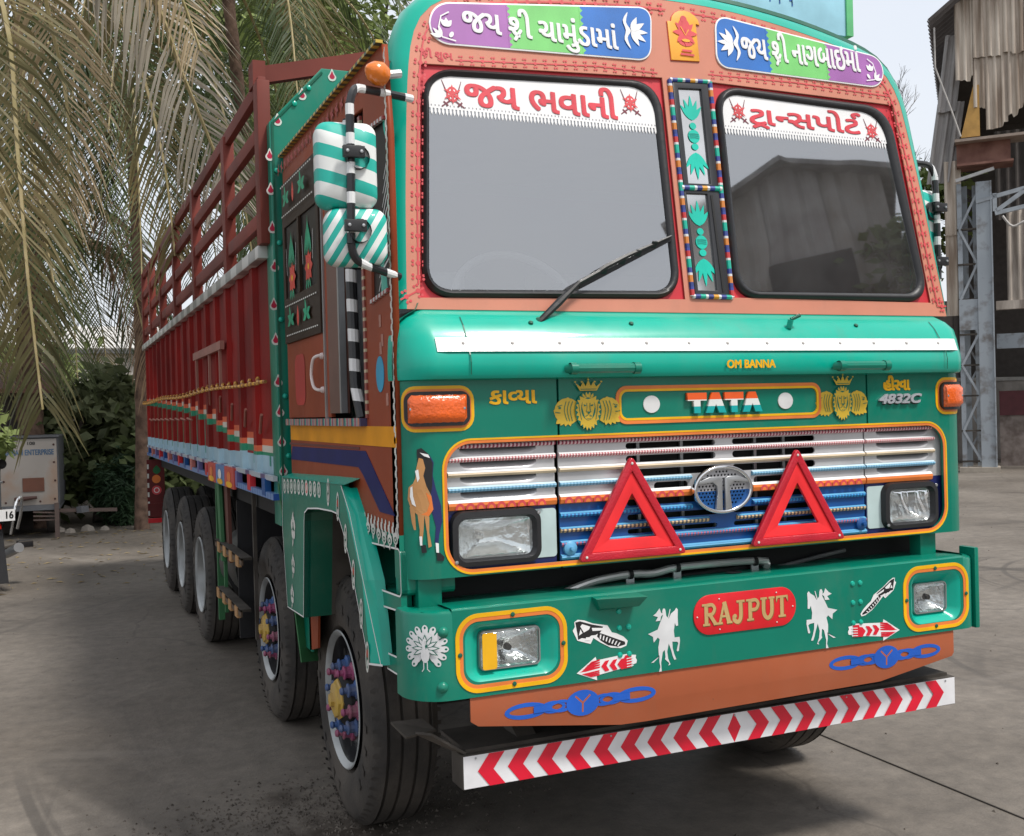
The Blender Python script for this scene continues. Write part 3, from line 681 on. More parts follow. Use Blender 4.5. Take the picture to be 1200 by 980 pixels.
for q, rub, gl, nm in ((winL, rubL, glL, 'L'), (winR, rubR, glR, 'R')):
    plate('red_window_panel', [offset(q[:], .01), offset(rub, -.012)], .004, lambda u, v, w: PW(u, v, w-.016), mat('bright_red_panel', (.60, .03, .045), .4), truck, smooth=False)
    n = len(rub); b = MB(); vs = []
    for k, (lp, h) in enumerate(((rub, -.014), (offset(rub, -.003), .004), (offset(rub, -.012), .011), ([((a*.55+c*.45), (d*.55+e*.45)) for (a, d), (c, e) in zip(rub, gl)], .013), (offset(gl, .004), .006), (gl, -.006), (offset(gl, -.002), -.02))):
        vs += [PW(u, v, h) for u, v in lp]
    b.add(vs, [(r*n+k, r*n+(k+1) % n, (r+1)*n+(k+1) % n, (r+1)*n+k) for r in range(6) for k in range(n)], BLACK)
    b.obj('window_rubber', truck, True, ang=70)
    g_ = MB(); N = 24; NZ = 16                        # slightly bowed pane
    u0 = min(p[0] for p in gl); u1 = max(p[0] for p in gl); v0 = min(p[1] for p in gl); v1 = max(p[1] for p in gl)
    cx = sum(p[0] for p in gl)/n; cz = sum(p[1] for p in gl)/n; vs = [PW(cx, cz, .0)]
    rings_ = [.25, .5, .75, 1]
    for r in rings_:
        vs += [PW(cx+(u-cx)*r, cz+(v-cz)*r, -.0015*r*r) for u, v in gl]
    fs = [(0, 1+k, 1+(k+1) % n) for k in range(n)]+[(1+r*n+k, 1+r*n+(k+1) % n, 1+(r+1)*n+(k+1) % n, 1+(r+1)*n+k) for r in range(3) for k in range(n)]
    g_.add(vs, fs, GLASS); pane = g_.obj('windscreen_pane', truck, True, ang=180)
    # white sun strip with scalloped hem
    zl = ((-1.022,2.717)[1], (-0.136,2.748)[1]) if nm == 'L' else ((0.146,2.765)[1], (0.994,2.749)[1])
    def cut_top(gl, zl):
        zc = (zl[0]+zl[1])/2; return [p for p in gl if p[1] > zc], zc
    top, zc = cut_top(offset(gl, .002), zl)
    ul, ur = min(p[0] for p in top)-.001, max(p[0] for p in top)+.002
    top = sorted(top, key=lambda p: p[0]); s = [(WHITE, [(ul, zc)]+top+[(ur+.002, zc)])]
    x = ul+.008
    while x < ur-.005:
        s.append((WHITE, [(x-.0035, zc+.001), (x-.0045, zc-.012), (x, zc-.024), (x+.0045, zc-.012), (x+.0035, zc+.001)])); s.append((mat('grey_print', (.25, .25, .27), .5), ell(x, zc+.010, .0025, .004, 0, 6))); x += .0135
    print_art('sun_strip', s, lambda u, v, w: PW(u, v, w), pane, off=.0006, step=.000003)
def swords(cx, cz, h):
    C_ = CORAL; K_ = mat('maroon_print', (.16, .02, .04), .5); s = []
    for sg in (-1, 1):
        s += [(K_, ribbon([(cx-sg*h*.36, cz+h*.5), (cx-sg*h*.22, cz+h*.1), (cx+sg*h*.12, cz-h*.25), (cx+sg*h*.42, cz-h*.46)], [h*.02, h*.05, h*.06, h*.04])), (K_, ribbon([(cx+sg*h*.18, cz-h*.42), (cx+sg*h*.34, cz-h*.27)], h*.06))]
    s += [(C_, ell(cx, cz, h*.22, h*.28)), (WHITE, ell(cx, cz, h*.15, h*.2)), (C_, ell(cx, cz, h*.11, h*.15)), (WHITE, ell(cx, cz, h*.05, h*.07))]
    s += [(C_, leaf(cx, cz, h*.36, h*.05, radians(90+k*60))) for k in range(6)]
    return s
SF = lambda u, v, w: PW(u, v, w-.0015)
SHD = mat('letter_shadow', (.16, .03, .05), .5)
WT = lambda off: (lambda u, v, w: PW(u, v, w+off))
a0 = (-0.880,2.811); a1 = (-0.307,2.778)
lettering('windscreen_lettering', 'જય ભવાની', (-0.884,2.769)[0], (-0.302,2.823)[0], (-0.715,2.751)[1], (-0.370,2.865)[1], WT(0), mat('red_letter', (.62, .05, .07), .4), truck, bold='c', off=.0026, shadow=(SHD, .004, -.003))
lettering('windscreen_lettering', ['ટ', ('stroke', [[(-.35, -.1), (-.22, -.02), (-.06, -.1)], [(-.35, -.1), (-.40, -.14)], [(-.06, -.1), (-.02, -.14)]], .07, 0), 'ા', ('cut', 'ન', .60), 'સપો', 'ટ', ('stroke', [smoothpts([(-.16, .68), (-.22, .80), (-.10, .86), (-.03, .80)], 4)], .07, 0)],
          (0.283,2.803)[0], (0.823,2.814)[0], (0.382,2.771)[1], (0.750,2.872)[1], WT(0), mat('red_letter', (.62, .05, .07)), truck, bold='c', off=.0026, shadow=(SHD, .004, -.003))
for cx, cz in ((-0.932,2.785), (-0.242,2.819), (0.231,2.829), (0.874,2.804)):
    print_art('crossed_swords', swords(cx, cz, .098), WT(0), truck, off=.0018)
# vent column between the two windscreens, with painted mirrors
vo = offset(vent, .012)
mc = bands('rope_border', 'Z', [(0, (.02, .04, .20)), (.12, (.6, .2, .03)), (.3, (.65, .65, .65)), (.36, (.03, .05, .25)), (.5, (0, .4, .28)), (.72, (.65, .65, .65)), (.78, (.5, .03, .03)), (.93, (.03, .05, .3))], 'Object', freq=7)
mcx = bands('rope_border_across', 'X', [(0, (.02, .04, .20)), (.2, (.65, .3, .02)), (.4, (.65, .65, .65)), (.5, (.03, .05, .25)), (.7, (0, .4, .28)), (.9, (.65, .65, .65))], 'Object', freq=9)
b = MB()
for i in range(4): p, q = vo[i], vo[(i+1) % 4]; b.tube([PW(*p, .004), PW(*q, .004)], .009, mcx if i in (0, 2) else mc, 8)
b.obj('vent_border', truck, True)
P4 = lambda q, u, v: tuple(Vector(q[0])*(1-u)*(1-v)+Vector(q[1])*u*(1-v)+Vector(q[2])*u*v+Vector(q[3])*(1-u)*v)
for v0, v1, fr_ in ((0.0, .495, 0), (.515, 1.0, 1)):
    qq = [P4(vent, 0, v0), P4(vent, 1, v0), P4(vent, 1, v1), P4(vent, 0, v1)]
    if fr_ == 0: inn = [P4(vent, .15, v0+.035), P4(vent, .80, v0+.035), P4(vent, .80, v1-.012), P4(vent, .15, v1-.012)]
    else: inn = [P4(vent, .06, v0+.015), P4(vent, .66, v0+.015), P4(vent, .66, v1-.025), P4(vent, .10, v1-.025)]
    fr = plate('vent_frame', [qq, inn], .012, lambda u, v, w: PW(u, v, w-.006), mat('dark_grey_frame', (.025, .026, .03), .35), truck, bevel=.002)
    plate('vent_mirror', [offset(inn, .004)], .003, lambda u, v, w: PW(u, v, w-.006), mat('hazy_mirror', (.62, .62, .62), .06, metal=.9), fr, smooth=False)
    c = P4(inn, .5, .5); hh = (inn[0][1]-inn[3][1]); s = []; sl_ = (inn[3][0]-inn[0][0])/(inn[3][1]-inn[0][1])
    def at_(t, dx=0): return (c[0]+(t)*hh*sl_+dx, c[1]+t*hh)
    def fan(t, up, n=5, L=.18):
        p = at_(t); return [(TEAL, leaf(p[0], p[1], hh*L*(1-.12*abs(k)), .010, radians(90*up)+k*.34)) for k in range(-(n//2), n//2+1)]
    s += fan(.17, 1, 5, .27); s += fan(-.17, -1, 5, .29); s += [(TEAL, ell(*at_(0), .025, .026)), (TEAL, ell(*at_(.11), .014, .013)), (TEAL, ell(*at_(-.11), .015, .013))]
    s += [(mat('leaf_line', (0, .25, .2), .4), ribbon([at_(.02*k, -.02), at_(.02*k+.006, 0), at_(.02*k, .02)], .004)) for k in (-1, 0, 1)]
    print_art('leaf_motif', s, WT(-.003), fr)
    print_art('divider_strip', [(mat('black_gap', (.004,)*3, .5), [P4(vent, .74, v0+.02), P4(vent, .80, v0+.02), P4(vent, .86, v1-.02), P4(vent, .80, v1-.02)])], WT(.007), fr) if fr_ else None  # flat black strip on the lower vent frame
p, q = P4(vent, -.08, .505), P4(vent, 1.08, .505); b = MB(); b.tube([PW(*p, .006), PW(*q, .006)], .010, mcx, 8); b.obj('vent_border', truck, True)
# plaques over the windscreens
def split_plaque(c, r, cols, xs_):
    lp = rquad(c, r, 10); out = []
    bound = [-9]+xs_+[9]
    for k, col in enumerate(cols):
        lo, hi = bound[k], bound[k+1]
        def clip(P, x, keep_gt):
            Q = []
            for i in range(len(P)):
                a, b_ = P[i], P[(i+1) % len(P)]; ia = (a[0] > x) == keep_gt; ib = (b_[0] > x) == keep_gt
                if ia: Q.append(a)
                if ia != ib: t = (x-a[0])/(b_[0]-a[0]); Q.append((x, a[1]+(b_[1]-a[1])*t))
            return Q
        P = clip(clip(lp, lo, True), hi, False) if k else clip(lp, hi, False)
        P = [(x + (.006*((int(abs(z)*140)) % 2) if abs(x-hi) < 1e-6 else 0), z) for x, z in P]
        out.append((col, P))
    return lp, out
PUR, GRN, BLU = mat('plaque_purple', (.34, .12, .38), .4), mat('plaque_green', (.17, .55, .15), .4), mat('plaque_blue', (.02, .15, .50), .4)
def rough_edge(x, z0, z1, col, k): return (col, [(x-.004, z0)]+[(x+(.010 if i % 2 else -.004), z0+(z1-z0)*i/14) for i in range(15)]+[(x-.004, z1)])
def flower(cx, cz, s_, sg):
    s = [(WHITE, leaf(cx, cz, s_*.95, s_*.13, radians(90*0)+(0 if sg > 0 else pi)))]
    for k in (-2, -1, 1, 2): s += [(WHITE, leaf(cx, cz, s_*(1.0-.08*abs(k)), s_*.15, (0 if sg > 0 else pi)+k*.55))]
    s += [(WHITE, smoothpts([(cx-sg*s_*.1, cz+s_*.95), (cx-sg*s_*.25, cz+s_*.4), (cx-sg*s_*.02, cz), (cx-sg*s_*.25, cz-s_*.4), (cx-sg*s_*.1, cz-s_*.95), (cx-sg*s_*.42, cz-s_*.5), (cx-sg*s_*.3, cz), (cx-sg*s_*.42, cz+s_*.5)], 3, True))]
    return s
def lotus(cx, cz, s_, sg):
    s = [(WHITE, leaf(cx, cz-s_*.1, s_*.55, s_*.15, radians(90+k*38))) for k in (-1, 0, 1)]
    s += [(WHITE, leaf(cx-sg*s_*.35, cz-s_*.75, s_*.7, s_*.12, radians(90+sg*k))) for k in (10, 45, 80)]
    s += [(WHITE, ribbon([(cx+sg*s_*.5, cz-s_*.9), (cx-sg*s_*.3, cz-s_*.75), (cx-sg*s_*.5, cz-s_*.2), (cx-sg*s_*.3, cz+s_*.5), (cx+sg*s_*.2, cz+s_*.8)], s_*.08)), (WHITE, ell(cx+sg*s_*.25, cz-s_*.55, s_*.2, s_*.12, sg))]
    return s
pq = [([(-0.986,3.100),(-0.116,3.195),(-0.140,2.993),(-0.997,2.962)], [.09, .05, .05, .09], (PUR, GRN, BLU), [(-0.703,3.059)[0], (-0.415,3.062)[0]], 1),
      ([(0.175,3.202),(0.979,3.119),(0.958,2.996),(0.157,3.001)], [.05, .10, .09, .05], (BLU, GRN, PUR), [(0.402,3.090)[0], (0.684,3.086)[0]], -1)]
for c, r, cols, xs_, sg in pq:
    lp = rquad(c, r, 10); pb = plate('plaque', [offset(lp, .006)], .006, PW, WHITE, truck, bevel=.001)
    lp, sh = split_plaque([tuple(v) for v in c], r, cols, xs_)
    for k, x in enumerate(xs_):
        zt = max(z for _, p in sh for u, z in p if abs(u-x) < .03); zb = min(z for _, p in sh for u, z in p if abs(u-x) < .03)
        sh.append(rough_edge(x, zb+.002, zt-.002, cols[k], k))
    print_art('plaque_ground', sh, WT(.0062), pb, off=.0004)
    if sg > 0:
        print_art('plaque_flower', lotus((-0.936,3.027)[0], (-0.936,3.027)[1], .060, 1), WT(.008), pb); print_art('plaque_flower', flower((-0.201,3.094)[0]-.01, (-0.201,3.094)[1], .075, 1), WT(.008), pb)
        lettering('plaque_lettering', ['જય', ('sp', .25), ('cut', 'શ', .60), ('stroke', [[(.05, .22), (-.08, .06), (-.20, -.10)]], .06, 0), 'ી', ('sp', .25), 'ચામુંડામાં'], (-0.874,3.038)[0], (-0.274,3.112)[0], (-0.478,2.984)[1], (-0.625,3.125)[1]-.005, WT(.0085), WHITE, pb, bold='c', heavy=.010, off=.001, shadow=(mat('grey_shadow', (.10, .10, .12), .5), .0035, -.0035))
    else:
        print_art('plaque_flower', lotus((0.902,3.063)[0], (0.902,3.063)[1], .055, -1), WT(.008), pb); print_art('plaque_flower', flower((0.236,3.099)[0], (0.236,3.099)[1], .075, -1), WT(.008), pb)
        lettering('plaque_lettering', ['જય', ('sp', .25), ('cut', 'શ', .60), ('stroke', [[(.05, .22), (-.08, .06), (-.20, -.10)]], .06, 0), 'ી', ('sp', .25), 'નાગબાઇમાં'], (0.276,3.076)[0], (0.849,3.141)[0], (0.821,3.022)[1]+.01, (0.466,3.168)[1], WT(.0085), WHITE, pb, bold='c', heavy=.010, off=.001, shadow=(mat('grey_shadow', (.10, .10, .12), .5), .0035, -.0035))
lettering('painted_name', [('cut', 'શ', .60), ('stroke', [[(.05, .22), (-.08, .06), (-.20, -.10)]], .06, 0), 'ી', ('sp', .2), 'શુભ'], (-1.030,2.916)[0], (-0.920,2.928)[0], (-1.032,2.898)[1], (-1.029,2.934)[1]+.008, PW, CORAL, truck, bold='c', off=.001)
# arched plaque with a red floral figure
c = [(-0.030,3.206),(0.095,3.208),(0.078,3.010),(-0.047,3.003)]
gl_ = [(c[3][0], c[3][1]), (c[3][0], c[0][1]-.05)]+[((c[0][0]+c[1][0])/2-(c[1][0]-c[0][0])/2*cos(pi*k/8), c[0][1]-.05+.05*sin(pi*k/8)) for k in range(9)]+[(c[2][0], c[1][1]-.05), (c[2][0], c[2][1])]
pp = plate('orange_plaque', [gl_], .006, PW, mat('plaque_amber', (.80, .36, .03), .4), truck, bevel=.001)
pcx = (c[0][0]+c[2][0])/2; pz0 = c[3][1]; ph = c[0][1]-pz0; s = [(CORAL, ell(pcx, pz0+ph*.62, .028, .045)), (CORAL, ell(pcx, pz0+ph*.40, .035, .022)), (CORAL, ell(pcx, pz0+ph*.82, .014, .014))]
s += [(CORAL, leaf(pcx, pz0+ph*.55, .055, .011, radians(90+k*45))) for k in range(8)]+[(CORAL, [(pcx-.03, pz0+.03), (pcx+.03, pz0+.03), (pcx+.03, pz0+.022), (pcx-.03, pz0+.022)]), (CORAL, [(pcx-.022, pz0+.045), (pcx+.022, pz0+.045), (pcx+.022, pz0+.037), (pcx-.022, pz0+.037)])]
s += [(mat('plaque_amber', (.8, .36, .03)), ribbon([(pcx-.018, pz0+ph*.66), (pcx, pz0+ph*.5), (pcx+.016, pz0+ph*.62)], .004)), (mat('plaque_amber', (.8, .36, .03)), ell(pcx, pz0+ph*.40, .018, .006))]
print_art('floral_figure', s, WT(.0062), pp)
print_art('plaque_edge', [(CORAL, ribbon(gl_+[gl_[0]], .005))], WT(.0), truck)
# stencilled coral border along the edges
def motifs(path, step, sz):
    s = []; acc = 0; last = path[0]
    for a, b_ in zip(path, path[1:]):
        L = math.hypot(b_[0]-a[0], b_[1]-a[1]); d = ((b_[0]-a[0])/L, (b_[1]-a[1])/L); t = step-acc if acc else 0
        while t < L:
            x, z = a[0]+d[0]*t, a[1]+d[1]*t; n_ = (-d[1], d[0])
            s += [(CORAL, ell(x, z, sz*.42, sz*.42, 0, 7)), (CORAL, ribbon([(x-d[0]*step*.5, z-d[1]*step*.5), (x+d[0]*step*.5, z+d[1]*step*.5)], sz*.28))]
            s += [(CORAL, ell(x+n_[0]*g_*sz*.9+d[0]*e_*sz*.3, z+n_[1]*g_*sz*.9+d[1]*e_*sz*.3, sz*.26, sz*.26, 0, 6)) for g_ in (-1, 1) for e_ in (-1, 1)]
            t += step
        acc = L-(t-step)
    return s
inner = offset(outl, -.040)
li = [p for p in inner if p[0] < 0 and p[1] > 2.06]; ri = [p for p in inner if p[0] > .02 and p[1] > 2.06]
print_art('stencilled_border', motifs(li, .046, .020), PW, truck, step=.00001)
print_art('stencilled_border', motifs(ri, .046, .020), PW, truck, step=.00001)
print_art('stencilled_border', motifs([(-0.890,2.910), (-0.362,2.946), (-0.112,2.946)], .040, .015), PW, truck, step=.00001)
print_art('stencilled_border', motifs([(0.133,2.965), (0.512,2.973), (0.984,2.962)], .040, .015), PW, truck, step=.00001)
# ---------------- shell of the cab
SB = -1.2
def rim(p):                                          # outline of the cab body behind the front face
    return p
body = [(-1.2, 2.05), (-1.185, 2.4), (-1.155, 2.75), (-1.125, 2.93), (-1.095, 3.03), (-1.045, 3.115), (-.94, 3.18), (-.74, 3.225), (-.4, 3.27), (-.05, 3.30), (.3, 3.29), (.6, 3.255), (.83, 3.205), (.98, 3.155), (1.06, 3.09), (1.105, 2.99), (1.125, 2.86), (1.15, 2.5), (1.17, 2.05)]
body = smoothpts(body, 3)
def resample(P, n):
    L = [0]
    for a, b_ in zip(P, P[1:]): L.append(L[-1]+math.hypot(b_[0]-a[0], b_[1]-a[1]))
    out = []; j = 0
    for k in range(n):
        t = L[-1]*k/(n-1)
        while j < len(P)-2 and L[j+1] < t: j += 1
        u = (t-L[j])/max(L[j+1]-L[j], 1e-9); out.append((P[j][0]+(P[j+1][0]-P[j][0])*u, P[j][1]+(P[j+1][1]-P[j][1])*u))
    return out
o_ = resample(outl, 70); q_ = resample(body, 70); b = MB(); vs = []
yw = lambda z: .184+.146*(z-2.1)
rows = [(0, .0), (.35, .008), (.7, .025), (.92, .055), (1, .10)]
for t, dy in rows: vs += [(a[0]+(c_[0]-a[0])*t, yw(a[1]+(c_[1]-a[1])*t)+dy-.001, a[1]+(c_[1]-a[1])*t) for a, c_ in zip(o_, q_)]
b.add(vs, [(r*70+k, r*70+k+1, (r+1)*70+k+1, (r+1)*70+k) for r in range(4) for k in range(69)], GREEN_LIT); b.obj('cab_rim', truck, True, ang=60)
# raised dark rim on the top and right edge
b = MB(); rp = [p for p in q_ if p[0] > -1.0]; b.tube([(x, yw(z)+.085, z+.004) for x, z in rp], .026, DKGREEN, 8); b.obj('rain_gutter', truck, True)
b = MB(); top = [p for p in q_ if p[1] > 2.9]; n = len(top); rz_ = lambda x: 2.925+.06*(1-(x/1.2)**2)
b.add([(x, yw(z)+.10, z) for x, z in top]+[(x, .52, rz_(x)) for x, z in top]+[(x if abs(x) < 1.1 else (1.2 if x > 0 else -1.2), 1.95, rz_(x)) for x, z in top], [(r*n+k, r*n+k+1, (r+1)*n+k+1, (r+1)*n+k) for r in range(2) for k in range(n-1)], GREEN_LIT); b.box((-1.15, .35, 2.86), (1.12, 1.93, 2.90), mat('headlining', (.10, .09, .08), .9)); b.obj('roof', truck, True)
b = MB(); b.box((1.05, .32, 1.3), (1.09, 1.95, 2.88), BROWN); b.box((-1.16, 1.90, 1.3), (1.14, 1.94, 2.88), DARK); b.box((-1.1, .3, 1.3), (1.1, 1.9, 1.34), DARK); b.obj('cab_far_side', truck)
# roof drip edge with yellow and black ticks
b = MB(); b.box((-1.222, .19, 2.899), (-1.199, 1.81, 2.909), bands('drip_ticks', 'Y', [(0, (.55, .40, .06)), (.5, (.01, .06, .04))], 'Object', freq=18)); b.obj('drip_edge', truck)
# near-side: pillars, quarter light, open doorway, door
SX = side_x(-1.2)
ys0, ys1 = .155, 1.90
door_y0, door_y1 = 1.08, 1.83                        # closed rear leaf (pushed back); the doorway is open in front of it
hole_q = [(.375, 2.67), (.185, 2.66), (.185, 2.11), (.395, 2.09)]
plate('cab_side', [[(ys0, 1.325), (ys0+.0, 2.6), (.20, 2.90), (1.80, 2.90), (1.80, 1.345), (.9, 1.345), (.72, 1.325)], [(.495, 1.70), (.44, 2.76), (1.775, 2.84), (1.775, 1.70)], hole_q], .02, lambda u, v, w: (-1.18-w, u, v), BROWN, truck, smooth=False)
# quarter panel painted dark with white slashes and a teal leaf
qp = plate('quarter_panel', [offset(hole_q, -.002)], .006, lambda u, v, w: (-1.185-w, u, v), WINDARK, truck)
s = []
for k in range(9):
    t = k/9; z = 2.12+.40*t; s.append((WHITE, ribbon([(.33-.10*t, z), (.27-.10*t, z+.07), (.17, z+.11)], [.004, .010, .003])))
s += [(TEAL, leaf(.20, 2.60, .10, .012, radians(90+k*20))) for k in (-1, 0, 1)]
print_art('painted_slashes', s, lambda u, v, w: (-1.191-w, u, v), qp)
for a, c_ in ((hole_q[0], hole_q[1]), (hole_q[3], hole_q[2])):
    b = MB(); b.bar((-1.203, *a), (-1.203, *c_), .012, .012, bands('ticks_white', 'Y', [(0, (.6, .6, .6)), (.5, (.3, .05, .05))], 'Object', freq=30)); b.obj('quarter_panel_trim', truck)
# door leaf
dr = empty('door'); dr.parent = truck
DX = lambda u, v, w: (-1.19-w, u, v)
dz0, dz1 = 1.705, 2.83
plate('door_leaf', [[(.98, dz0), (.98, dz1), (1.785, dz1), (1.785, dz0)]], .018, DX, BROWN, dr, bevel=.003)
wf = [(1.10, 2.07), (1.10, 2.72), (1.72, 2.72), (1.72, 2.07)]
plate('door_window_frame', [[(1.06, 2.04), (1.06, 2.76), (1.76, 2.76), (1.76, 2.04)], [(1.10, 2.24), (1.10, 2.56), (1.72, 2.56), (1.72, 2.24)]], .012, lambda u, v, w: (-1.209-w, u, v), mat('dark_brown_frame', (.030, .017, .010), .45, spec=.2), dr, bevel=.002)
plate('door_window_panel', [[(1.10, 2.24), (1.10, 2.56), (1.72, 2.56), (1.72, 2.24)]], .004, lambda u, v, w: (-1.209-w, u, v), WINDARK, dr)
b = MB(); b.box((-1.226, 1.40, 2.24), (-1.212, 1.43, 2.56), mat('dark_brown_frame', (.03,)*3)); b.obj('window_mullion', dr)
RF = mat('painted_red_flower', (.60, .05, .03), .45); GF = mat('painted_green_leaf', (0, .32, .16), .45)
s = []
for cy, cz in ((1.27, 2.33), (1.58, 2.32)):
    s += [(RF, leaf(cy, cz, .075, .022, k*pi/4)) for k in range(8)]+[(YELLOW, ell(cy, cz, .014, .014))]
    s += [(GF, leaf(cy+.03*k, cz+.05, .16-.02*abs(k), .010, radians(90+k*10))) for k in (-2, -1, 0, 1, 2)]+[(GF, leaf(cy+.02*k, cz-.05, .05, .009, radians(-90+k*25))) for k in (-1, 0, 1)]
    s += [(WHITE, ribbon([(cy+.1*k, cz+.14), (cy+.09*k, cz+.02)], .004)) for k in (-1, 1)]
print_art('painted_flowers', s, lambda u, v, w: (-1.2135-w, u, v), dr)
s = []
for z0, z1 in ((2.07, 2.20), (2.60, 2.73)):
    for z in (z0, z1):
        y = 1.10
        while y < 1.70: s.append((OFFW, [(y, z), (y+.022, z), (y+.022, z+.006), (y, z+.006)])); y += .036
    zc = (z0+z1)/2
    for cy in (1.27, 1.58): s += [(GF, leaf(cy, zc, .07, .014, radians(k))) for k in (20, 160, -20, 200, 70)]
    s += [(RF, leaf(1.43, zc-.04, .09, .02, pi/2))]
print_art('painted_ornament', s, lambda u, v, w: (-1.2212-w, u, v), dr)
b = MB(); p = smoothpts([(-1.208, 1.10, 1.815), (-1.228, 1.105, 1.815), (-1.238, 1.14, 1.83), (-1.240, 1.165, 1.88), (-1.238, 1.14, 1.935), (-1.228, 1.105, 1.95), (-1.208, 1.10, 1.95)], 4)
b.tube(p, .0065, mat('pink_white_plastic', (.72, .62, .60), .35), 8)
for z in (1.815, 1.95): b.lathe([(0, .014), (.010, .011), (.012, 0)], (-1.208, 1.10, z), (-1, 0, 0), mat('pink_white_plastic', (.7,)*3), 12)
b.obj('door_handle', dr, True)
print_art('faded_red_patch', [(mat('faded_red', (.40, .02, .015), .45), rrect(1.42, 1.62, 1.76, 1.98, .05))], lambda u, v, w: (-1.2085-w, u, v), dr)
# pale door-edge rails of the open doorway and the dark void behind
b = MB(); b.box((-1.215, 1.03, 1.70), (-1.195, 1.05, 2.78), STEEL); b.obj('door_edge_rail', dr)
b = MB(); b.box((-1.212, .80, 1.72), (-1.18, .98, 2.78), mat('door_edge_brown', (.13, .06, .045), .4)); b.obj('door_edge', dr)
b = MB(); b.box((-1.214, .795, 1.72), (-1.19, .815, 2.78), STEEL); b.obj('door_edge_rail', dr)
b = MB(); b.box((-1.15, .45, 1.66), (-1.14, 1.85, 1.70), DARK); b.obj('door_sill', truck)
b = MB(); b.box((-1.224, .495, 1.672), (-1.20, 1.79, 1.700), bands('sill_blocks', 'Y', [(0, (.35, .05, .12)), (.2, (.55, .5, .45)), (.28, (0, .25, .2)), (.45, (.05, .05, .12)), (.6, (.5, .2, .15)), (.8, (.3, .3, .3))], 'Object', freq=9)); b.obj('sill_strip', truck)
b = MB(); b.box((-1.206, .47, 1.70), (-1.196, .495, 2.74), bands('pillar_ticks', 'Z', [(0, (.5, .45, .3)), (.3, (.25, .05, .04))], 'Object', freq=28)); b.obj('pillar_trim', truck)
# black and white wrapped grab pole in the doorway
pb_ = bands('black_white_wrap', 'Z', [(0, (.72, .72, .72)), (.42, (.012, .012, .014))], 'Object', freq=9.5, rough=.45, slant=.15)
b = MB(); b.tube([(-1.21, .60, 2.76), (-1.215, .60, 2.2), (-1.21, .60, 1.82), (-1.20, .56, 1.70)], .020, pb_, 10); b.obj('grab_pole', truck, True)
# seat and bagged cargo seen in the doorway
b = MB(); b.box((-1.10, .62, 1.5), (-.60, 1.1, 1.80), mat('seat_plastic', (.25, .26, .27), .25, coat=.5, bump=1, bscale=12)); b.box((-1.1, 1.06, 1.7), (-.6, 1.16, 2.3), mat('seat_plastic', (.25,)*3)); b.obj('driver_seat', truck, bevel=.03)
b = MB(); b.box((-.3, .62, 1.5), (.9, 1.1, 1.80), mat('seat_cloth', (.16, .13, .12), .8)); b.box((-.3, 1.06, 1.7), (.9, 1.16, 2.3), mat('seat_cloth', (.05,)*3)); b.obj('passenger_seat', truck, bevel=.03)
b = MB(); pts = [(.20+0*k, 0, 0) for k in range(2)]
w_ = [Vector((-.62+.24*cos(a), .50+.10*sin(a), 2.10+.20*sin(a))) for a in [2*pi*k/28 for k in range(29)]]
b.tube(w_, .015, mat('pale_wheel_rim', (.34, .34, .35), .45), 8, False)
for a in (0, 120, 240): b.bar(w_[int(28*((a+30) % 360)/360)], (-.62, .52, 2.09), .02, .02, BLACK)
b.tube([(-.62, .52, 2.09), (-.62, .42, 1.7)], .03, BLACK, 8); b.obj('steering_wheel', truck, True)
b = MB(); b.box((-1.1, .27, 1.9), (1.1, .48, 2.06), mat('dashboard_grey', (.22, .21, .20), .7)); b.obj('dashboard', truck, bevel=.03)
# green fill: a small green plastic bag on the seat
# orange and navy stripes, blue sticker and pale tags
plate('orange_stripe', [[(ys0, 1.605), (ys0, 1.672), (1.79, 1.672), (1.79, 1.605)]], .002, lambda u, v, w: (-1.2005-w, u, v), mat('amber_stripe', (.66, .27, .008), .5, spec=.2), truck)
nav = [(1.76, 1.575), (.52, 1.585), (.19, 1.385), (.36, 1.385), (.56, 1.50), (.62, 1.525), (1.80, 1.515)]
plate('navy_stripe', [nav], .002, lambda u, v, w: (-1.2005-w, u, v), mat('side_navy', (.012, .014, .10), .5, spec=.2), truck)
plate('maroon_underline', [[(.60, 1.588), (.60, 1.597), (1.82, 1.592), (1.82, 1.583)]], .0015, lambda u, v, w: (-1.2005-w, u, v), mat('dark_maroon', (.12, .02, .02), .4), truck)
plate('round_sticker', [ell(.315, 1.845, .045, .06, 0, 24)], .002, lambda u, v, w: (-1.2005-w, u, v), mat('cyan_sticker', (.02, .30, .50), .4), truck)
for y, z in ((.30, 2.02), (.28, 1.955), (.24, 1.76), (.30, 1.93)): plate('pale_tag', [[(y-.012, z-.02), (y-.012, z+.02), (y+.012, z+.02), (y+.012, z-.02)]], .0015, lambda u, v, w: (-1.2005-w, u, v), mat('faded_tag', (.36, .16, .12), .5), truck)
# white bead strings down the corner and along the lower edge
def bead(b, fn, u, v, sz, along):
    d = Vector(along).normalized()
    for k, (o, r) in enumerate(((-.5, .55), (0, .75), (.5, .5))):
        b.append((OFFW, ell(u+d.x*sz*o+d.y*sz*.25*(k % 2), v+d.y*sz*o, sz*r*.42, sz*r*.55, 0, 7)))
s = []; z = 1.34
while z < 2.88: bead(s, None, .158-.0, z, .032, (0, 1)); z += .036
s2 = []; y = .17
while y < .70: bead(s2, None, y, 1.335+.02*(y-.16), .036, (0, 1)); y += .042
print_art('bead_string', s, lambda u, v, w: (-1.2005-w, u, v), truck, step=.00002); print_art('bead_string', s2, lambda u, v, w: (-1.2005-w, u, v), truck, step=.00002)
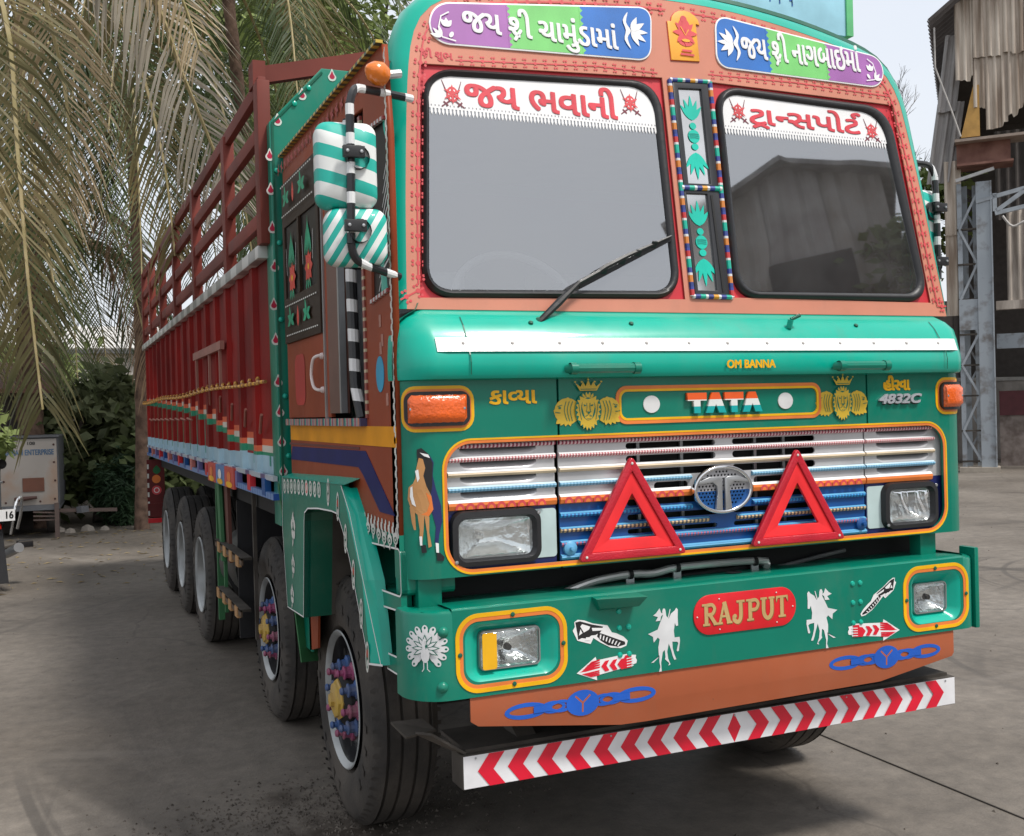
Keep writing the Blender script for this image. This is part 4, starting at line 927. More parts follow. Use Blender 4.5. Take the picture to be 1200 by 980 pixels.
# side lamp on the roof corner
b = MB(); b.lathe([(-.015, .0), (-.01, .032), (.015, .039), (.04, .031), (.06, .013), (.065, 0)], (-1.215, .16, 2.785), (-.75, -.35, .15), mat('orange_lens', (.70, .17, .01), .25, coat=.5, bump=.3, bscale=60), 20)
b.tube([(-1.215, .16, 2.785), (-1.15, .17, 2.80)], .014, mat('clear_plastic', (.5, .5, .5), .2), 8); b.obj('roof_corner_lamp', truck, True)
# fascia between drip edge and doorway with small ornaments
s = []
y = .5
while y < 1.85: s += [(mat('ornament_red', (.35, .05, .05), .5), leaf(y, 2.845, .03, .007, k*pi/2+.4)) for k in range(4)]; y += .07
print_art('painted_ornament', s, lambda u, v, w: (-1.2005-w, u, v), truck)
# ---------------- portal frame at the back of the cab
PO = [(-1.235, 1.20), (-1.24, 3.085), (-.985, 3.36), (1.0, 3.36), (1.24, 3.085), (1.235, 1.2), (1.10, 1.2), (1.10, 2.80), (-1.10, 2.80), (-1.10, 1.2)]
plate('portal_frame', [PO], .16, lambda u, v, w: (u, 2.06-w, v), GREEN_LIT if 0 else GREEN, truck, bevel=.004)
b = MB()
for p, q in (((-1.222, 1.22), (-1.226, 3.08)), ((-1.226, 3.08), (-.985, 3.34))): b.bar((p[0], 1.897, p[1]), (q[0], 1.897, q[1]), .010, .006, DKGREEN, up=(0, 1, 0))
b.obj('portal_seam', truck)
def tear(cx, cz, s_): return smoothpts([(cx, cz+s_*.62), (cx-s_*.2, cz+s_*.2), (cx-s_*.38, cz-s_*.12), (cx-s_*.25, cz-s_*.42), (cx, cz-s_*.5), (cx+s_*.25, cz-s_*.42), (cx+s_*.38, cz-s_*.12), (cx+s_*.2, cz+s_*.2)], 3, True)
TC = mat('tear_crimson', (.45, .01, .05), .4)
tp = [(-1.242,2.930), (-1.242,2.771), (-1.239,2.593), (-1.233,2.414), (-1.242,2.235), (-1.238,2.072), (-1.232,1.877), (-1.228,1.737), (-1.224,1.598), (-1.220,1.462)]
for u, v in tp+[(-1.201,3.096), (-1.082,3.226), (-0.936,3.329)]:
    print_art('teardrop', [(OFFW, tear(u, v, .053)), (TC, tear(u, v, .034))], plane_y(1.899), truck)
studs('bolt', [(u+.03, 1.898, v-.07) for u, v in tp[::2]]+[(-1.12, 1.898, 3.18), (-1.05, 1.898, 3.26)], (0, -1, 0), [(0, .013), (.008, .011), (.011, .004), (.012, 0)], GREEN_LIT, truck, 10)
# name board on the roof (only its lower right part is in view)
nb = empty('name_board'); nb.parent = truck
b = MB(); b.box((-.95, .60, 3.31), (1.03, .63, 3.80), LBLUE if 0 else mat('board_light_blue', (.32, .60, .72), .45)); b.obj('board_face', nb)
b = MB(); b.box((1.03, .592, 3.31), (1.065, .635, 3.80), mat('board_green', (.12, .48, .2), .45)); b.obj('board_edge', nb)
b = MB(); b.box((-.985, .592, 3.31), (-.95, .635, 3.80), mat('board_green', (.12, .48, .2))); b.obj('board_edge', nb)
dkb = mat('board_letter_blue', (.03, .12, .42), .4)
s = []
for k, x in enumerate((.62, .67, .735)): s.append((dkb, [(x-.006, 3.43-.003*k), (x+.006, 3.43-.003*k), (x+.012, 3.41-.003*k), (x+.006, 3.41-.003*k), (x+.006, 3.60), (x-.006, 3.60), (x-.006, 3.43)]))
print_art('board_lettering', s, plane_y(.60), nb)
# ---------------- wiper
wp = empty('wiper'); wp.parent = truck
a0 = Vector(belt(-.69, 2.02, .0)); a0 = Vector((-0.701,0.130,2.007)); a1 = Vector(PW(*(-0.541,2.137), .045)); a2 = Vector(PW(*(-0.335,2.240), .03)); a3 = Vector(PW(*(-0.139,2.322), .022)); a4 = Vector(PW(*(-0.527,2.137), .025))
b = MB(); b.tube([a0, (a0+a1)/2, a1], [.011, .014, .008], BLACK, 8); b.tube([a1, a2], [.008, .005], BLACK, 6); b.lathe([(0, .022), (.02, .018), (.03, .010), (.034, 0)], a0+Vector((0, .02, -.01)), (0, -.8, .6), DKGREEN, 14); b.obj('wiper_arm', wp, True)
b = MB(); m1 = (a4+a2)/2; b.tube([a4, m1+Vector((0, -.012, .008)), a2, a3], [.004, .010, .009, .004], BLACK, 6); b.bar(a4+Vector((0, .008, -.008)), a3+Vector((0, .008, -.008)), .006, .016, BLACK)
for t in (.25, .45, .62, .8): p = a4.lerp(a3, t); b.bar(p+Vector((0, -.01, .012)), p+Vector((0, .006, -.006)), .02, .006, BLACK)
b.obj('wiper_blade', wp, True)

# ---------------- mirrors on both sides
cov1 = bands('cover_stripes', 'Z', [(0, (.01, .42, .34)), (.48, (.74, .76, .74))], 'Object', freq=12.5, rough=.5, slant=.28)
cov2 = bands('cover_stripes_steep', 'X', [(0, (.01, .42, .34)), (.5, (.74, .76, .74))], 'Object', freq=24, rough=.5, slant=-.62)
st = bands('black_white_pole', 'Z', [(0, (.72, .72, .72)), (.38, (.012, .012, .014))], 'Object', freq=11, rough=.35)
stx = bands('black_white_arm', 'X', [(0, (.012, .012, .014)), (.6, (.72, .72, .72))], 'Object', freq=11, rough=.35)
def mirror_head(name, c, w, h, d, m, parent, yaw=0, rol=0):
    b = MB(); lp = rrect(-w/2, w/2, -h/2, h/2, .04, 6); n = len(lp); vs = []
    for s_, y in ((.90, d*.5), (1.0, d*.35), (1.0, -d*.1), (.965, -d*.32), (.88, -d*.46), (.5, -d*.56)):
        vs += [(u*s_, y, v*s_) for u, v in lp]
    vs.append((0, -d*.58, 0)); K = 6*n
    b.add(vs, [(r*n+k, r*n+(k+1) % n, (r+1)*n+(k+1) % n, (r+1)*n+k) for r in range(5) for k in range(n)]+[(5*n+k, 5*n+(k+1) % n, K) for k in range(n)]+[tuple(range(n))[::-1]], m)
    o = b.obj(name, parent, True, ang=60); o.location = c; o.rotation_euler = (0, rol, yaw); return o
for sg, dx in ((-1, 0), (1, -.03)):
    mk = lambda x, y, z: (x, y, z) if sg < 0 else (-x+dx-(.055 if x < -1.2 else 0), y+.22, z-.02)
    ms = empty('side_mirror'); ms.parent = truck
    b = MB(); b.tube(smoothpts([mk(-1.10, .21, 2.735), mk(-1.26, .16, 2.735), mk(-1.315, .12, 2.72), mk(-1.335, .11, 2.67)], 4), .013, stx, 10); b.obj('mirror_arm', ms, True)
    b = MB(); b.tube([mk(-1.335, .11, 2.67), mk(-1.337, .105, 2.5), mk(-1.342, .11, 2.24)], .0135, st, 10); b.obj('mirror_pole', ms, True)
    b = MB(); b.tube(smoothpts([mk(-1.342, .11, 2.24), mk(-1.33, .115, 2.20), mk(-1.29, .13, 2.178), mk(-1.17, .17, 2.15)], 4), .013, stx, 10); b.obj('mirror_arm', ms, True)
    mirror_head('mirror_cover', mk(-1.338+(.05 if sg > 0 else 0), .165, 2.49), .192, .268, .09, cov1, ms, .12*sg, 0)
    mirror_head('mirror_cover', mk(-1.312+(.05 if sg > 0 else 0), .165, 2.268), .196, .178, .09, cov2, ms, .12*sg, 0)
    for z in (2.518, 2.292):
        b = MB(); c = mk(-1.333, .088, z); b.box((c[0]-.034, c[1]-.014, z-.018), (c[0]+.034, c[1]+.006, z+.018), BLACK); b.lathe([(0, .036), (.03, .04)], (c[0]+.018*(-sg), c[1]+.005, z-.012), (0, 1, 0), BLACK, 14)
        cl = b.obj('mirror_clamp', ms, bevel=.003)
        studs('bolt', [(c[0]-.022, c[1]-.014, z), (c[0]+.022, c[1]-.014, z)], (0, -1, 0), [(0, .006), (.004, .005), (.005, 0)], STEEL, cl)
# ---------------- bumper
BU = corner_path(-1.215, 1.115, 0, .13, .10, .17, .42, 10)
def bsurf(u, v, w):
    if u < -1.085: a = min((-1.085-u)/.13, pi/2); return (-1.085-(.13+w)*sin(a), .13-(.13+w)*cos(a), v)
    if u > 1.015: a = min((u-1.015)/.10, pi/2); return (1.015+(.10+w)*sin(a), .10-(.10+w)*cos(a), v)
    return (u, -w, v)
bz0, bz1 = .822, 1.098
bp = empty('bumper'); bp.parent = truck
fl = [(-1.09, -.665), (.705, 1.02)]                  # fog-lamp openings
fz0, fz1 = .850, 1.068
openL = rrect(-1.045, -.725, fz0+.018, fz1-.018, .05, 8); openR = rrect(.752, 1.000, fz0+.012, fz1-.012, .05, 8)
plate('bumper_face', [[(-1.085, bz0), (-1.085, bz1), (1.015, bz1), (1.015, bz0)], openL, openR], .004, lambda u, v, w: (u, .004-w, v), GREEN, bp, smooth=False)
prof = [(0, bz0), (0, bz1-.012), (-.004, bz1-.004), (-.014, bz1), (-.03, bz1+.002)]
sweep('bumper_end', BU[:12], [(-.02, bz0-.002), (0, bz0)]+prof[1:], GREEN, bp); sweep('bumper_end', BU[12:], [(-.02, bz0-.002), (0, bz0)]+prof[1:], GREEN, bp)
sweep('bumper_top_edge', [(-1.085, 0, 0, -1), (1.015, 0, 0, -1)], [(-.0005, bz1-.001), (-.004, bz1+.003), (-.014, bz1+.006), (-.10, bz1+.004), (-.30, bz1-.01)], GREEN, bp)
b = MB(); b.add([(-1.17, .04, bz1-.001), (1.08, .03, bz1-.001), (1.10, .36, bz1-.012), (-1.19, .19, bz1-.006)], [(0, 1, 2, 3)], GREEN); b.obj('bumper_top_plate', bp)
b = MB(); b.box((-1.0, .34, .80), (1.1, .36, 1.06), DARK); b.box((-1.17, .06, .84), (1.09, .17, .86), DARK); b.obj('bumper_back', bp)
b = MB(); b.box((1.098, .02, bz0-.01), (1.12, .10, bz1+.03), GREEN); b.obj('bumper_end_flange', bp, bevel=.006)
plate('top_plate_hole', [ell(.06, .15, .032, .028, 0, 18)], .002, lambda u, v, w: (u, v, bz1+.0052+w*.2), BLACK, bp)
b = MB(); b.add([(-.60, 0, 1.098), (-.43, 0, 1.098), (-.43, -.075, 1.094), (-.60, -.035, 1.094), (-.58, 0, 1.05), (-.45, 0, 1.05), (-.45, -.05, 1.06), (-.58, -.02, 1.06)], [(0, 1, 2, 3), (4, 5, 6, 7), (0, 4, 7, 3), (1, 5, 6, 2), (3, 7, 6, 2)], GREEN); b.obj('step_lug', bp, bevel=.003)
# fog lamps in dished recesses
for op, nm, x0, x1, cen in ((openL, 'L', -1.045, -.725, -.885), (openR, 'R', .752, 1.0, .876)):
    fg = empty('fog_lamp'); fg.parent = truck
    r0 = [(u, .0005, v) for u, v in op]; lamp = rrect(x0+.055, x1-.05, .893, 1.022, .02, 8) if nm == 'L' else rrect(x0+.035, x1-.045, .893, 1.012, .02, 8)
    n = len(op); b = MB(); mid = [((a*.6+c*.4), (d*.6+e*.4)) for (a, d), (c, e) in zip(op, lamp)]; mid2 = [((a*.25+c*.75), (d*.25+e*.75)) for (a, d), (c, e) in zip(op, lamp)]
    vs = r0+[(u, .010, v) for u, v in mid]+[(u, .030, v) for u, v in mid2]+[(u, .036, v) for u, v in lamp]
    b.add(vs, [(r*n+k, r*n+(k+1) % n, (r+1)*n+(k+1) % n, (r+1)*n+k) for r in range(3) for k in range(n)], GREEN_LIT); b.obj('lamp_recess', fg, True, ang=80)
    cx = sum(p[0] for p in lamp)/n; cz = sum(p[1] for p in lamp)/n
    b = MB(); l2 = offset(lamp, -.006); vs = [(u, .034, v) for u, v in lamp]+[(u, .024, v) for u, v in offset(lamp, -.002)]+[(u, .024, v) for u, v in l2]+[(u, .036, v) for u, v in l2]
    b.add(vs, [(r*n+k, r*n+(k+1) % n, (r+1)*n+(k+1) % n, (r+1)*n+k) for r in range(3) for k in range(n)], STEEL); b.obj('lamp_rim', fg, True)
    b = MB(); vs = [(u, .034, v) for u, v in l2]
    for r, d in ((.8, .05), (.55, .07), (.25, .078)): vs += [(cx+(u-cx)*r, d, cz+(v-cz)*r) for u, v in l2]
    b.add(vs, [(r*n+k, r*n+(k+1) % n, (r+1)*n+(k+1) % n, (r+1)*n+k) for r in range(3) for k in range(n)]+[tuple(3*n+k for k in range(n))], mat('lamp_silvering', (.86,)*3)); b.obj('reflector', fg, True)
    b = MB(); b.lathe([(0, .012), (.02, .010), (.021, 0)], (cx, .055, cz), (0, -1, 0), DARK, 10); b.obj('bulb_cap', fg, True)
    lens_ribs('lens', l2, .026, fg, .002, 230)
    if nm == 'L': plate('yellow_tape', [rrect(min(p[0] for p in l2)+.001, min(p[0] for p in l2)+.050, .90, 1.015, .008)], .002, plane_y(.012), mat('amber_tape', (.80, .42, .01), .35), fg)
    ax0, ax1 = (x0-.005, x1+.005) if nm == 'L' else (x0-.012, x1+.012)
    for w1, w2, m, d in ((.002, .017, ORANGE, .002), (.014, .027, YELLOW, .003)):
        plate('lamp_outline', [offset(rrect(ax0, ax1, fz0+.012, fz1-.012, .05, 10), w2), offset(rrect(ax0, ax1, fz0+.012, fz1-.012, .05, 10), w1)], d, plane_y(0), m, fg, smooth=False)
    studs('rivet', [(u, -.004, v) for u, v in ((cx, fz1+.001), (cx, fz0-.001), (ax0-.013, (fz0+fz1)/2), (ax1+.013, (fz0+fz1)/2))], (0, -1, 0), [(0, .008), (.003, .006), (.004, 0)], DKGREEN, fg)
# bumper rivets
studs('rivet', [bsurf(u, v, 0) for u, v in [(-1.115, 1.035), (-1.12, .865)]], (-.2, -1, 0), [(0, .018), (.004, .016), (.010, .010), (.012, 0)], GREEN, bp, 12)
studs('rivet', [bsurf(u, v, 0) for u, v in ((-.50, .985), (-.465, .985), (-.50, .895), (-.465, .895), (-.50, 1.04), (.475, 1.045), (.51, 1.045), (.475, .975), (.51, .975), (.475, .90), (.51, .90))], (0, -1, 0), [(0, .010), (.005, .008), (.007, 0)], GREEN_LIT, bp, 10)
PB = bsurf; PLATEX = lambda off: (lambda u, v, w: bsurf(u, v, w+off))
# RAJPUT plaque
rp_ = plate('name_plaque', [rrect(-.213, .215, .925, 1.062, .066, 10)], .005, PB, mat('plaque_red', (.66, .012, .02), .35), truck, bevel=.001)
T_ = mat('serif_gold', (.50, .34, .14), .4)
def serif_letter(ch, x, z, w, h):
    t = w*.26; s = []; R_ = lambda a, b_, c, d: [(a, b_), (c, b_), (c, d), (a, d)]
    sf = lambda cx, zz, ww=.55: R_(cx-w*ww/2, zz-h*.05, cx+w*ww/2, zz+h*.05)
    if ch == 'R' or ch == 'P':
        s += [R_(x+w*.12, z, x+w*.12+t, z+h), sf(x+w*.25, z+h*.05, .5), sf(x+w*.2, z+h*.95, .5), ribbon(smoothpts([(x+w*.3, z+h*.93), (x+w*.68, z+h*.93), (x+w*.85, z+h*.74), (x+w*.68, z+h*.52), (x+w*.3, z+h*.5)], 4), t*.8)]
        if ch == 'R': s += [ribbon([(x+w*.5, z+h*.5), (x+w*.72, z+h*.25), (x+w*.92, z+h*.03)], t*.9), sf(x+w*.9, z+h*.05, .3)]
    if ch == 'A': s += [ribbon([(x+w*.12, z), (x+w*.5, z+h)], t*.6), ribbon([(x+w*.48, z+h), (x+w*.84, z)], t*1.1), R_(x+w*.25, z+h*.30, x+w*.72, z+h*.40), sf(x+w*.14, z+h*.05, .4), sf(x+w*.85, z+h*.05, .4)]
    if ch == 'J': s += [ribbon(smoothpts([(x+w*.62, z+h), (x+w*.62, z+h*.25), (x+w*.42, z+h*.02), (x+w*.15, z+h*.12), (x+w*.14, z+h*.32)], 4), t), sf(x+w*.62, z+h*.95, .6), ell(x+w*.18, z+h*.3, t*.55, t*.5)]
    if ch == 'U': s += [ribbon(smoothpts([(x+w*.2, z+h), (x+w*.2, z+h*.28), (x+w*.5, z+h*.03), (x+w*.8, z+h*.28), (x+w*.8, z+h)], 4), t), sf(x+w*.2, z+h*.95, .5), sf(x+w*.8, z+h*.95, .45)]
    if ch == 'T': s += [R_(x+w*.5-t/2, z, x+w*.5+t/2, z+h), R_(x+w*.05, z+h*.9, x+w*.95, z+h), sf(x+w*.5, z+h*.05, .55), [(x+w*.05, z+h), (x+w*.05, z+h*.7), (x+w*.2, z+h*.92)], [(x+w*.95, z+h), (x+w*.95, z+h*.7), (x+w*.8, z+h*.92)]]
    return s
for k, ch in enumerate('RAJPUT'):
    x = -.178+k*.0605; print_art('painted_letter', [(mat('gold_shadow', (.22, .12, .03), .5), [(u+.003, v-.003) for u, v in p]) for p in serif_letter(ch, x, .957, .056, .076)]+[(T_, p) for p in serif_letter(ch, x, .957, .056, .076)], PLATEX(.0055), rp_, off=0)
studs('rivet', [(u, -.006, v) for u, v in ((-.11, 1.045), (.13, 1.045), (-.11, .94), (.13, .94), (-.20, .99), (.20, .99))], (0, -1, 0), [(0, .003), (.002, .002), (.003, 0)], OFFW, rp_)
# silver rider decals
def rider(x0, x1, z0, z1, flip):
    q = lambda L: [(a, -c) for a, c in L]
    body = q([(880, 70), (872, 90), (876, 125), (850, 180), (830, 225), (750, 250), (790, 275), (795, 320), (830, 285), (845, 300), (832, 360), (835, 430), (800, 450), (768, 470), (790, 470), (828, 440), (840, 420), (838, 470), (845, 510), (833, 545), (855, 545), (852, 480), (868, 400), (885, 385), (890, 440), (885, 455), (920, 490), (912, 508), (930, 500), (912, 455), (905, 400), (920, 340), (940, 400), (950, 440), (962, 470), (980, 468), (965, 430), (952, 380), (950, 330), (990, 335), (1000, 345), (985, 400), (990, 410), (1003, 405), (1015, 330), (1012, 300), (970, 300), (965, 250), (975, 190), (985, 215), (1002, 212), (1000, 150), (1003, 90), (990, 75), (975, 95), (945, 115), (925, 150), (905, 130), (900, 90), (895, 72)])
    flag = q([(880, 110), (860, 130), (855, 160), (815, 160), (835, 130), (795, 115), (820, 100), (850, 65), (862, 100)]); sp = q([(925, 145), (917, 142), (935, 78), (941, 80)])
    return fit([(mat('silver_decal', (.66, .67, .68), .35), p) for p in (body, flag, sp)], x0, x1, z0, z1, flip)
print_art('rider_decal', rider(-.392, -.268, .822, 1.035, False), PB, bp); print_art('rider_decal', rider(.262, .402, .822, 1.040, True), PB, bp)
# pointed slipper decals
def slipper(x0, x1, z0, z1, flip):
    q = lambda L: [(a, -c) for a, c in L]; K = mat('decal_black', (.015, .015, .016), .4)
    o = q([(210, 240), (225, 215), (222, 180), (245, 165), (290, 175), (350, 205), (450, 230), (480, 285), (510, 295), (560, 325), (590, 360), (580, 395), (540, 408), (470, 395), (400, 350), (350, 310), (330, 350), (240, 315)])
    s = [(WHITE, o), (K, q([(228, 182), (262, 178), (340, 210), (420, 235), (400, 275), (365, 290), (335, 290), (310, 310), (270, 300), (245, 310), (240, 260)])), (K, q([(385, 275), (420, 290), (500, 330), (570, 365), (572, 385), (520, 395), (450, 375), (400, 335), (375, 300)])),
         (WHITE, q([(262, 215), (275, 200), (330, 225), (320, 245), (285, 262)])), (WHITE, q([(340, 235), (420, 245), (412, 262), (345, 258)])), (WHITE, q([(250, 280), (262, 235), (275, 265)])), (WHITE, q([(290, 320), (330, 325), (325, 300), (300, 298)]))]
    s += [(WHITE, q([(395+22*k, 292+12*k), (405+22*k, 290+12*k), (400+20*k, 325+11*k), (392+20*k, 320+11*k)])) for k in range(7)]
    return fit(s, x0, x1, z0, z1, flip)
print_art('slipper_decal', slipper(-.672, -.47, .918, 1.028, False), PB, bp)
sl2 = slipper(0, .2, 0, .11, True)
print_art('slipper_decal', [(m, [(.508+x*.86, .915+z*.7+x*.32) for x, z in p]) for m, p in sl2], PB, bp)
def arrow(x0, x1, z0, z1, flip):
    q = lambda L: [(a, -c) for a, c in L]; RR_ = mat('decal_red', (.66, .01, .03), .4)
    o = q([(228, 570), (375, 465), (382, 492), (590, 475), (655, 470), (658, 485), (690, 490), (685, 510), (695, 530), (690, 552), (660, 560), (655, 575), (560, 580), (380, 605), (382, 640)])
    s = [(WHITE, o)]
    s += [(RR_, q([(250+20*k, 566-14*k+0), (300+14*k, 545-16*k), (408, 540-18*k), (404, 552-18*k), (300, 566-14*k)])) for k in range(4)]
    s += [(RR_, q([(265+22*k, 580+9*k), (402, 566+14*k), (400, 577+14*k), (290+22*k, 590+10*k)])) for k in range(3)]
    for a in (415, 478, 540): s.append((RR_, q([(a, 540), (a+30, 505), (a+62, 500), (a+40, 540), (a+62, 578), (a+30, 583)])))
    s += [(RR_, q([(600, 483), (650, 480), (650, 575), (600, 580), (580, 540)]))]+[(WHITE, q([(612, 505+20*k), (665, 500+20*k), (665, 506+20*k), (612, 511+20*k)])) for k in range(4)]
    return fit(s, x0, x1, z0, z1, flip)
print_art('arrow_decal', arrow(-.662, -.437, .823, .900, False), PB, bp); print_art('arrow_decal', arrow(.448, .692, .820, .900, True), PB, bp)
# peacock on the left corner
def peacock(cx, cz, h):
    S_ = mat('silver_decal', (.66,)*3); D_ = mat('decal_green', (0, .12, .08), .4); s = []
    for k in range(13):
        a = radians(-52+k*23.7); L = h*.36
        s += [(S_, leaf(cx+cos(a)*h*.10, cz+sin(a)*h*.10, L, h*.065, a)), (S_, ell(cx+cos(a)*h*.37, cz+sin(a)*h*.37, h*.085, h*.062, a, 12)), (D_, ell(cx+cos(a)*h*.40, cz+sin(a)*h*.40, h*.028, h*.022, a, 8))]
    for k in range(9):
        a = radians(-30+k*30); s += [(D_, leaf(cx+cos(a)*h*.03, cz+sin(a)*h*.03, h*.25, h*.040, a)), (S_, leaf(cx+cos(a)*h*.05, cz+sin(a)*h*.05, h*.19, h*.026, a))]
    s += [(S_, ell(cx, cz-h*.12, h*.085, h*.16)), (S_, ribbon(smoothpts([(cx, cz-h*.02), (cx-h*.03, cz+h*.08), (cx-h*.01, cz+h*.17), (cx+h*.03, cz+h*.15)], 3), [h*.07]*4+[h*.05]*3+[h*.04]*2+[h*.01])), (D_, [(cx, cz+.05*h), (cx+h*.06, cz+.09*h), (cx+h*.02, cz-h*.02)])]
    s += [(S_, ribbon([(cx+dx*h, cz-h*.26), (cx+dx*h, cz-h*.40), (cx+dx*h*2.2, cz-h*.45)], h*.018)) for dx in (-.03, .04)]
    return s
pk = peacock(-1.170, .988, .158)
b_ = [(m, p) for m, p in pk]
print_curved('peacock_decal', b_, PB, bp, step=.00012, cuts=2)
# brown apron under the bumper, with chain stencils
apz = .822
plate('apron', [[(-1.03, apz), (-1.03, .745), (-1.005, .728), (-.50, .662), (-.40, .660), (.60, .668), (.955, .722), (.965, .735), (.965, apz)]], .006, plane_y(.012), paint('terracotta_enamel', (.37, .095, .038), rough=.42, coat=.15), bp, bevel=.001)
CB = mat('chain_blue', (.01, .10, .50), .45)
def chain(x0, x1, zc, slope):
    L = x1-x0; s = []; f = lambda u: zc+slope*(u-(x0+x1)/2)
    def link_(u, w, h, t):
        o = ell(u, f(u), w, h, atan_(slope), 20); i = ell(u, f(u), w-t, h-t*.8, atan_(slope), 20); n = 20
        return [(CB, [o[k], o[(k+1) % n], i[(k+1) % n], i[k]]) for k in range(n)]
    for u, w in ((x0+L*.14, .075), (x0+L*.86, .075)): s += link_(u, w, .026, .017)
    for u in (x0+L*.31, x0+L*.69, x0+L*.36, x0+L*.64): s += link_(u, .045, .020, .012)
    s += [(CB, ell((x0+x1)/2, zc, .060, .042, 0, 24))]
    A_ = mat('terracotta_enamel', (.42,)*3)
    s += [(A_, ribbon([((x0+x1)/2+.045*cos(a), zc+.03*sin(a)), ((x0+x1)/2, zc)], .006)) for a in (2.2, .9, -1.6)]
    s += [(CB, ribbon([(u-.03, f(u)), (u+.03, f(u))], .022)) for u in (x0+L*.24, x0+L*.76)]
    return s
def atan_(x): return math.atan(x)
print_art('chain_stencil', chain(-.92, -.36, .755, 0), plane_y(.006), bp, off=.001, step=.00002); print_art('chain_stencil', chain(.365, .895, .757, 0), plane_y(.006), bp, off=.001, step=.00002)
# underrun bar with red and white chevrons
ub = empty('underrun_bar'); ub.parent = truck
ux0, ux1, uz0, uz1, uy = -1.036, 1.042, .508, .618, .08
b = MB(); b.box((ux0, uy, uz0), (ux1, uy+.10, uz1), DUSTY); b.obj('bar_beam', ub, bevel=.004)
MR, MW = mat('retro_red', (.66, .005, .03), .3, coat=.3), mat('retro_white', (.72, .72, .74), .3, coat=.3)
s = [(MW, [(ux0+.004, uz0+.003), (ux1-.004, uz0+.003), (ux1-.004, uz1-.003), (ux0+.004, uz1-.003)])]
mx_ = -.003; zm = (uz0+uz1)/2; za, zb = uz0+.003, uz1-.003; pw = .104; rw = .054; sk = .040
s.append((MR, [(mx_, za), (mx_+.028, zm), (mx_, zb), (mx_-.028, zm)]))
for sg in (-1, 1):
    x = .055
    while x+rw < 1.03:
        L = [(x, za), (x+rw, za), (x+rw+sk, zm), (x+rw, zb), (x, zb), (x+sk, zm)]
        lim = 1.035; s.append((MR, [(mx_+sg*min(a, lim), c) for a, c in L])); x += pw
bx = print_art('chevron_sheeting', s, plane_y(uy), ub, off=.002)
studs('rivet', [(x, uy-.003, uz1-.012) for x in (-.99, -.5, 0, .5, .99)], (0, -1, 0), [(0, .004), (.002, .003), (.003, 0)], STEEL, ub)
for x in (-.78, .78):
    b = MB(); b.bar((x, uy+.08, uz1-.01), (x, .40, .74), .07, .05, DUSTY); b.obj('bar_bracket', ub)
b = MB(); b.box((ux0+.02, uy+.02, uz1), (ux1-.02, .34, uz1+.012), DUSTY); b.obj('bar_shelf', ub)
b = MB(); b.add([(-1.227,0.215,0.720), (-1.124,0.202,0.720), (-1.092,0.162,0.690), (-1.203,0.130,0.690)], [(0, 1, 2, 3)], DUSTY); p = Vector((-1.138,0.119,0.700))
b.add([p+Vector((-.03, .02, 0)), p+Vector((.01, -.02, 0)), (ux0+.02, uy+.01, uz1+.006), (ux0-.01, uy+.09, uz1+.006)], [(0, 1, 2, 3)], DUSTY)
sb = b.obj('bent_step_plate', ub); sm = sb.modifiers.new('thickness', 'SOLIDIFY'); sm.thickness = .008
# warning triangles tied to the grille
def triangle(px, lab, mx):
    t = empty('warning_triangle', (px, .09, 1.375)); tag(t, lab, 'warning triangle', 'warning triangles on the grille')
    H, W_ = .350, .424; z0 = -.175; zt_ = z0+H
    o = [(-W_/2, z0), (W_/2, z0), (0, zt_)]
    def ins(d):
        L = math.hypot(W_/2, H); k = d*(1+ (W_/2)/ (L) ) ; 
        zt = zt_-d*L/(W_/2); zb = z0+d; hw = (W_/2)*(1-(d)/H)-d*L/H*1.0
        return [(-hw, zb), (hw, zb), (0, zt)]
    def rt(c, r): 
        out = []
        for i in range(3):
            p = Vector(c[i]); a = (Vector(c[i-1])-p).normalized(); d = (Vector(c[(i+1) % 3])-p).normalized()
            for k in range(5): q = (1-k/4)**2*(p+a*r)+2*(k/4)*(1-k/4)*p+(k/4)**2*(p+d*r); out.append((q.x, q.y))
        return out
    f = lambda u, v, w: (u, -w, v)
    plate('outer_frame', [rt(o, .022), rt(ins(.028), .003)], .018, f, mat('reflector_deep_red', (.50, .006, .022), .3, coat=.4, bump=.3, bscale=160), t, bevel=.003)
    plate('inner_frame', [rt(ins(.0285), .003), rt(ins(.067), .004)], .012, f, mat('fluorescent_red', (.80, .022, .028), .45), t, bevel=.001)
    studs('rivet', [(-W_/2+.030, -.0185, z0+.015), (W_/2-.030, -.0185, z0+.015), (0, -.0185, zt_-.028)], (0, -1, 0), [(0, .005), (.002, .004), (.003, 0)], OFFW, t)
    b = MB(); b.box((-.008, -.005, zt_-.12), (-.004, .004, zt_-.04), DARK); b.obj('frame_slit', t)
triangle(-.394, 'red warning triangle on the grille, left of the round chrome emblem', 0)
triangle(.300, 'red warning triangle on the grille, right of the round chrome emblem', 0)
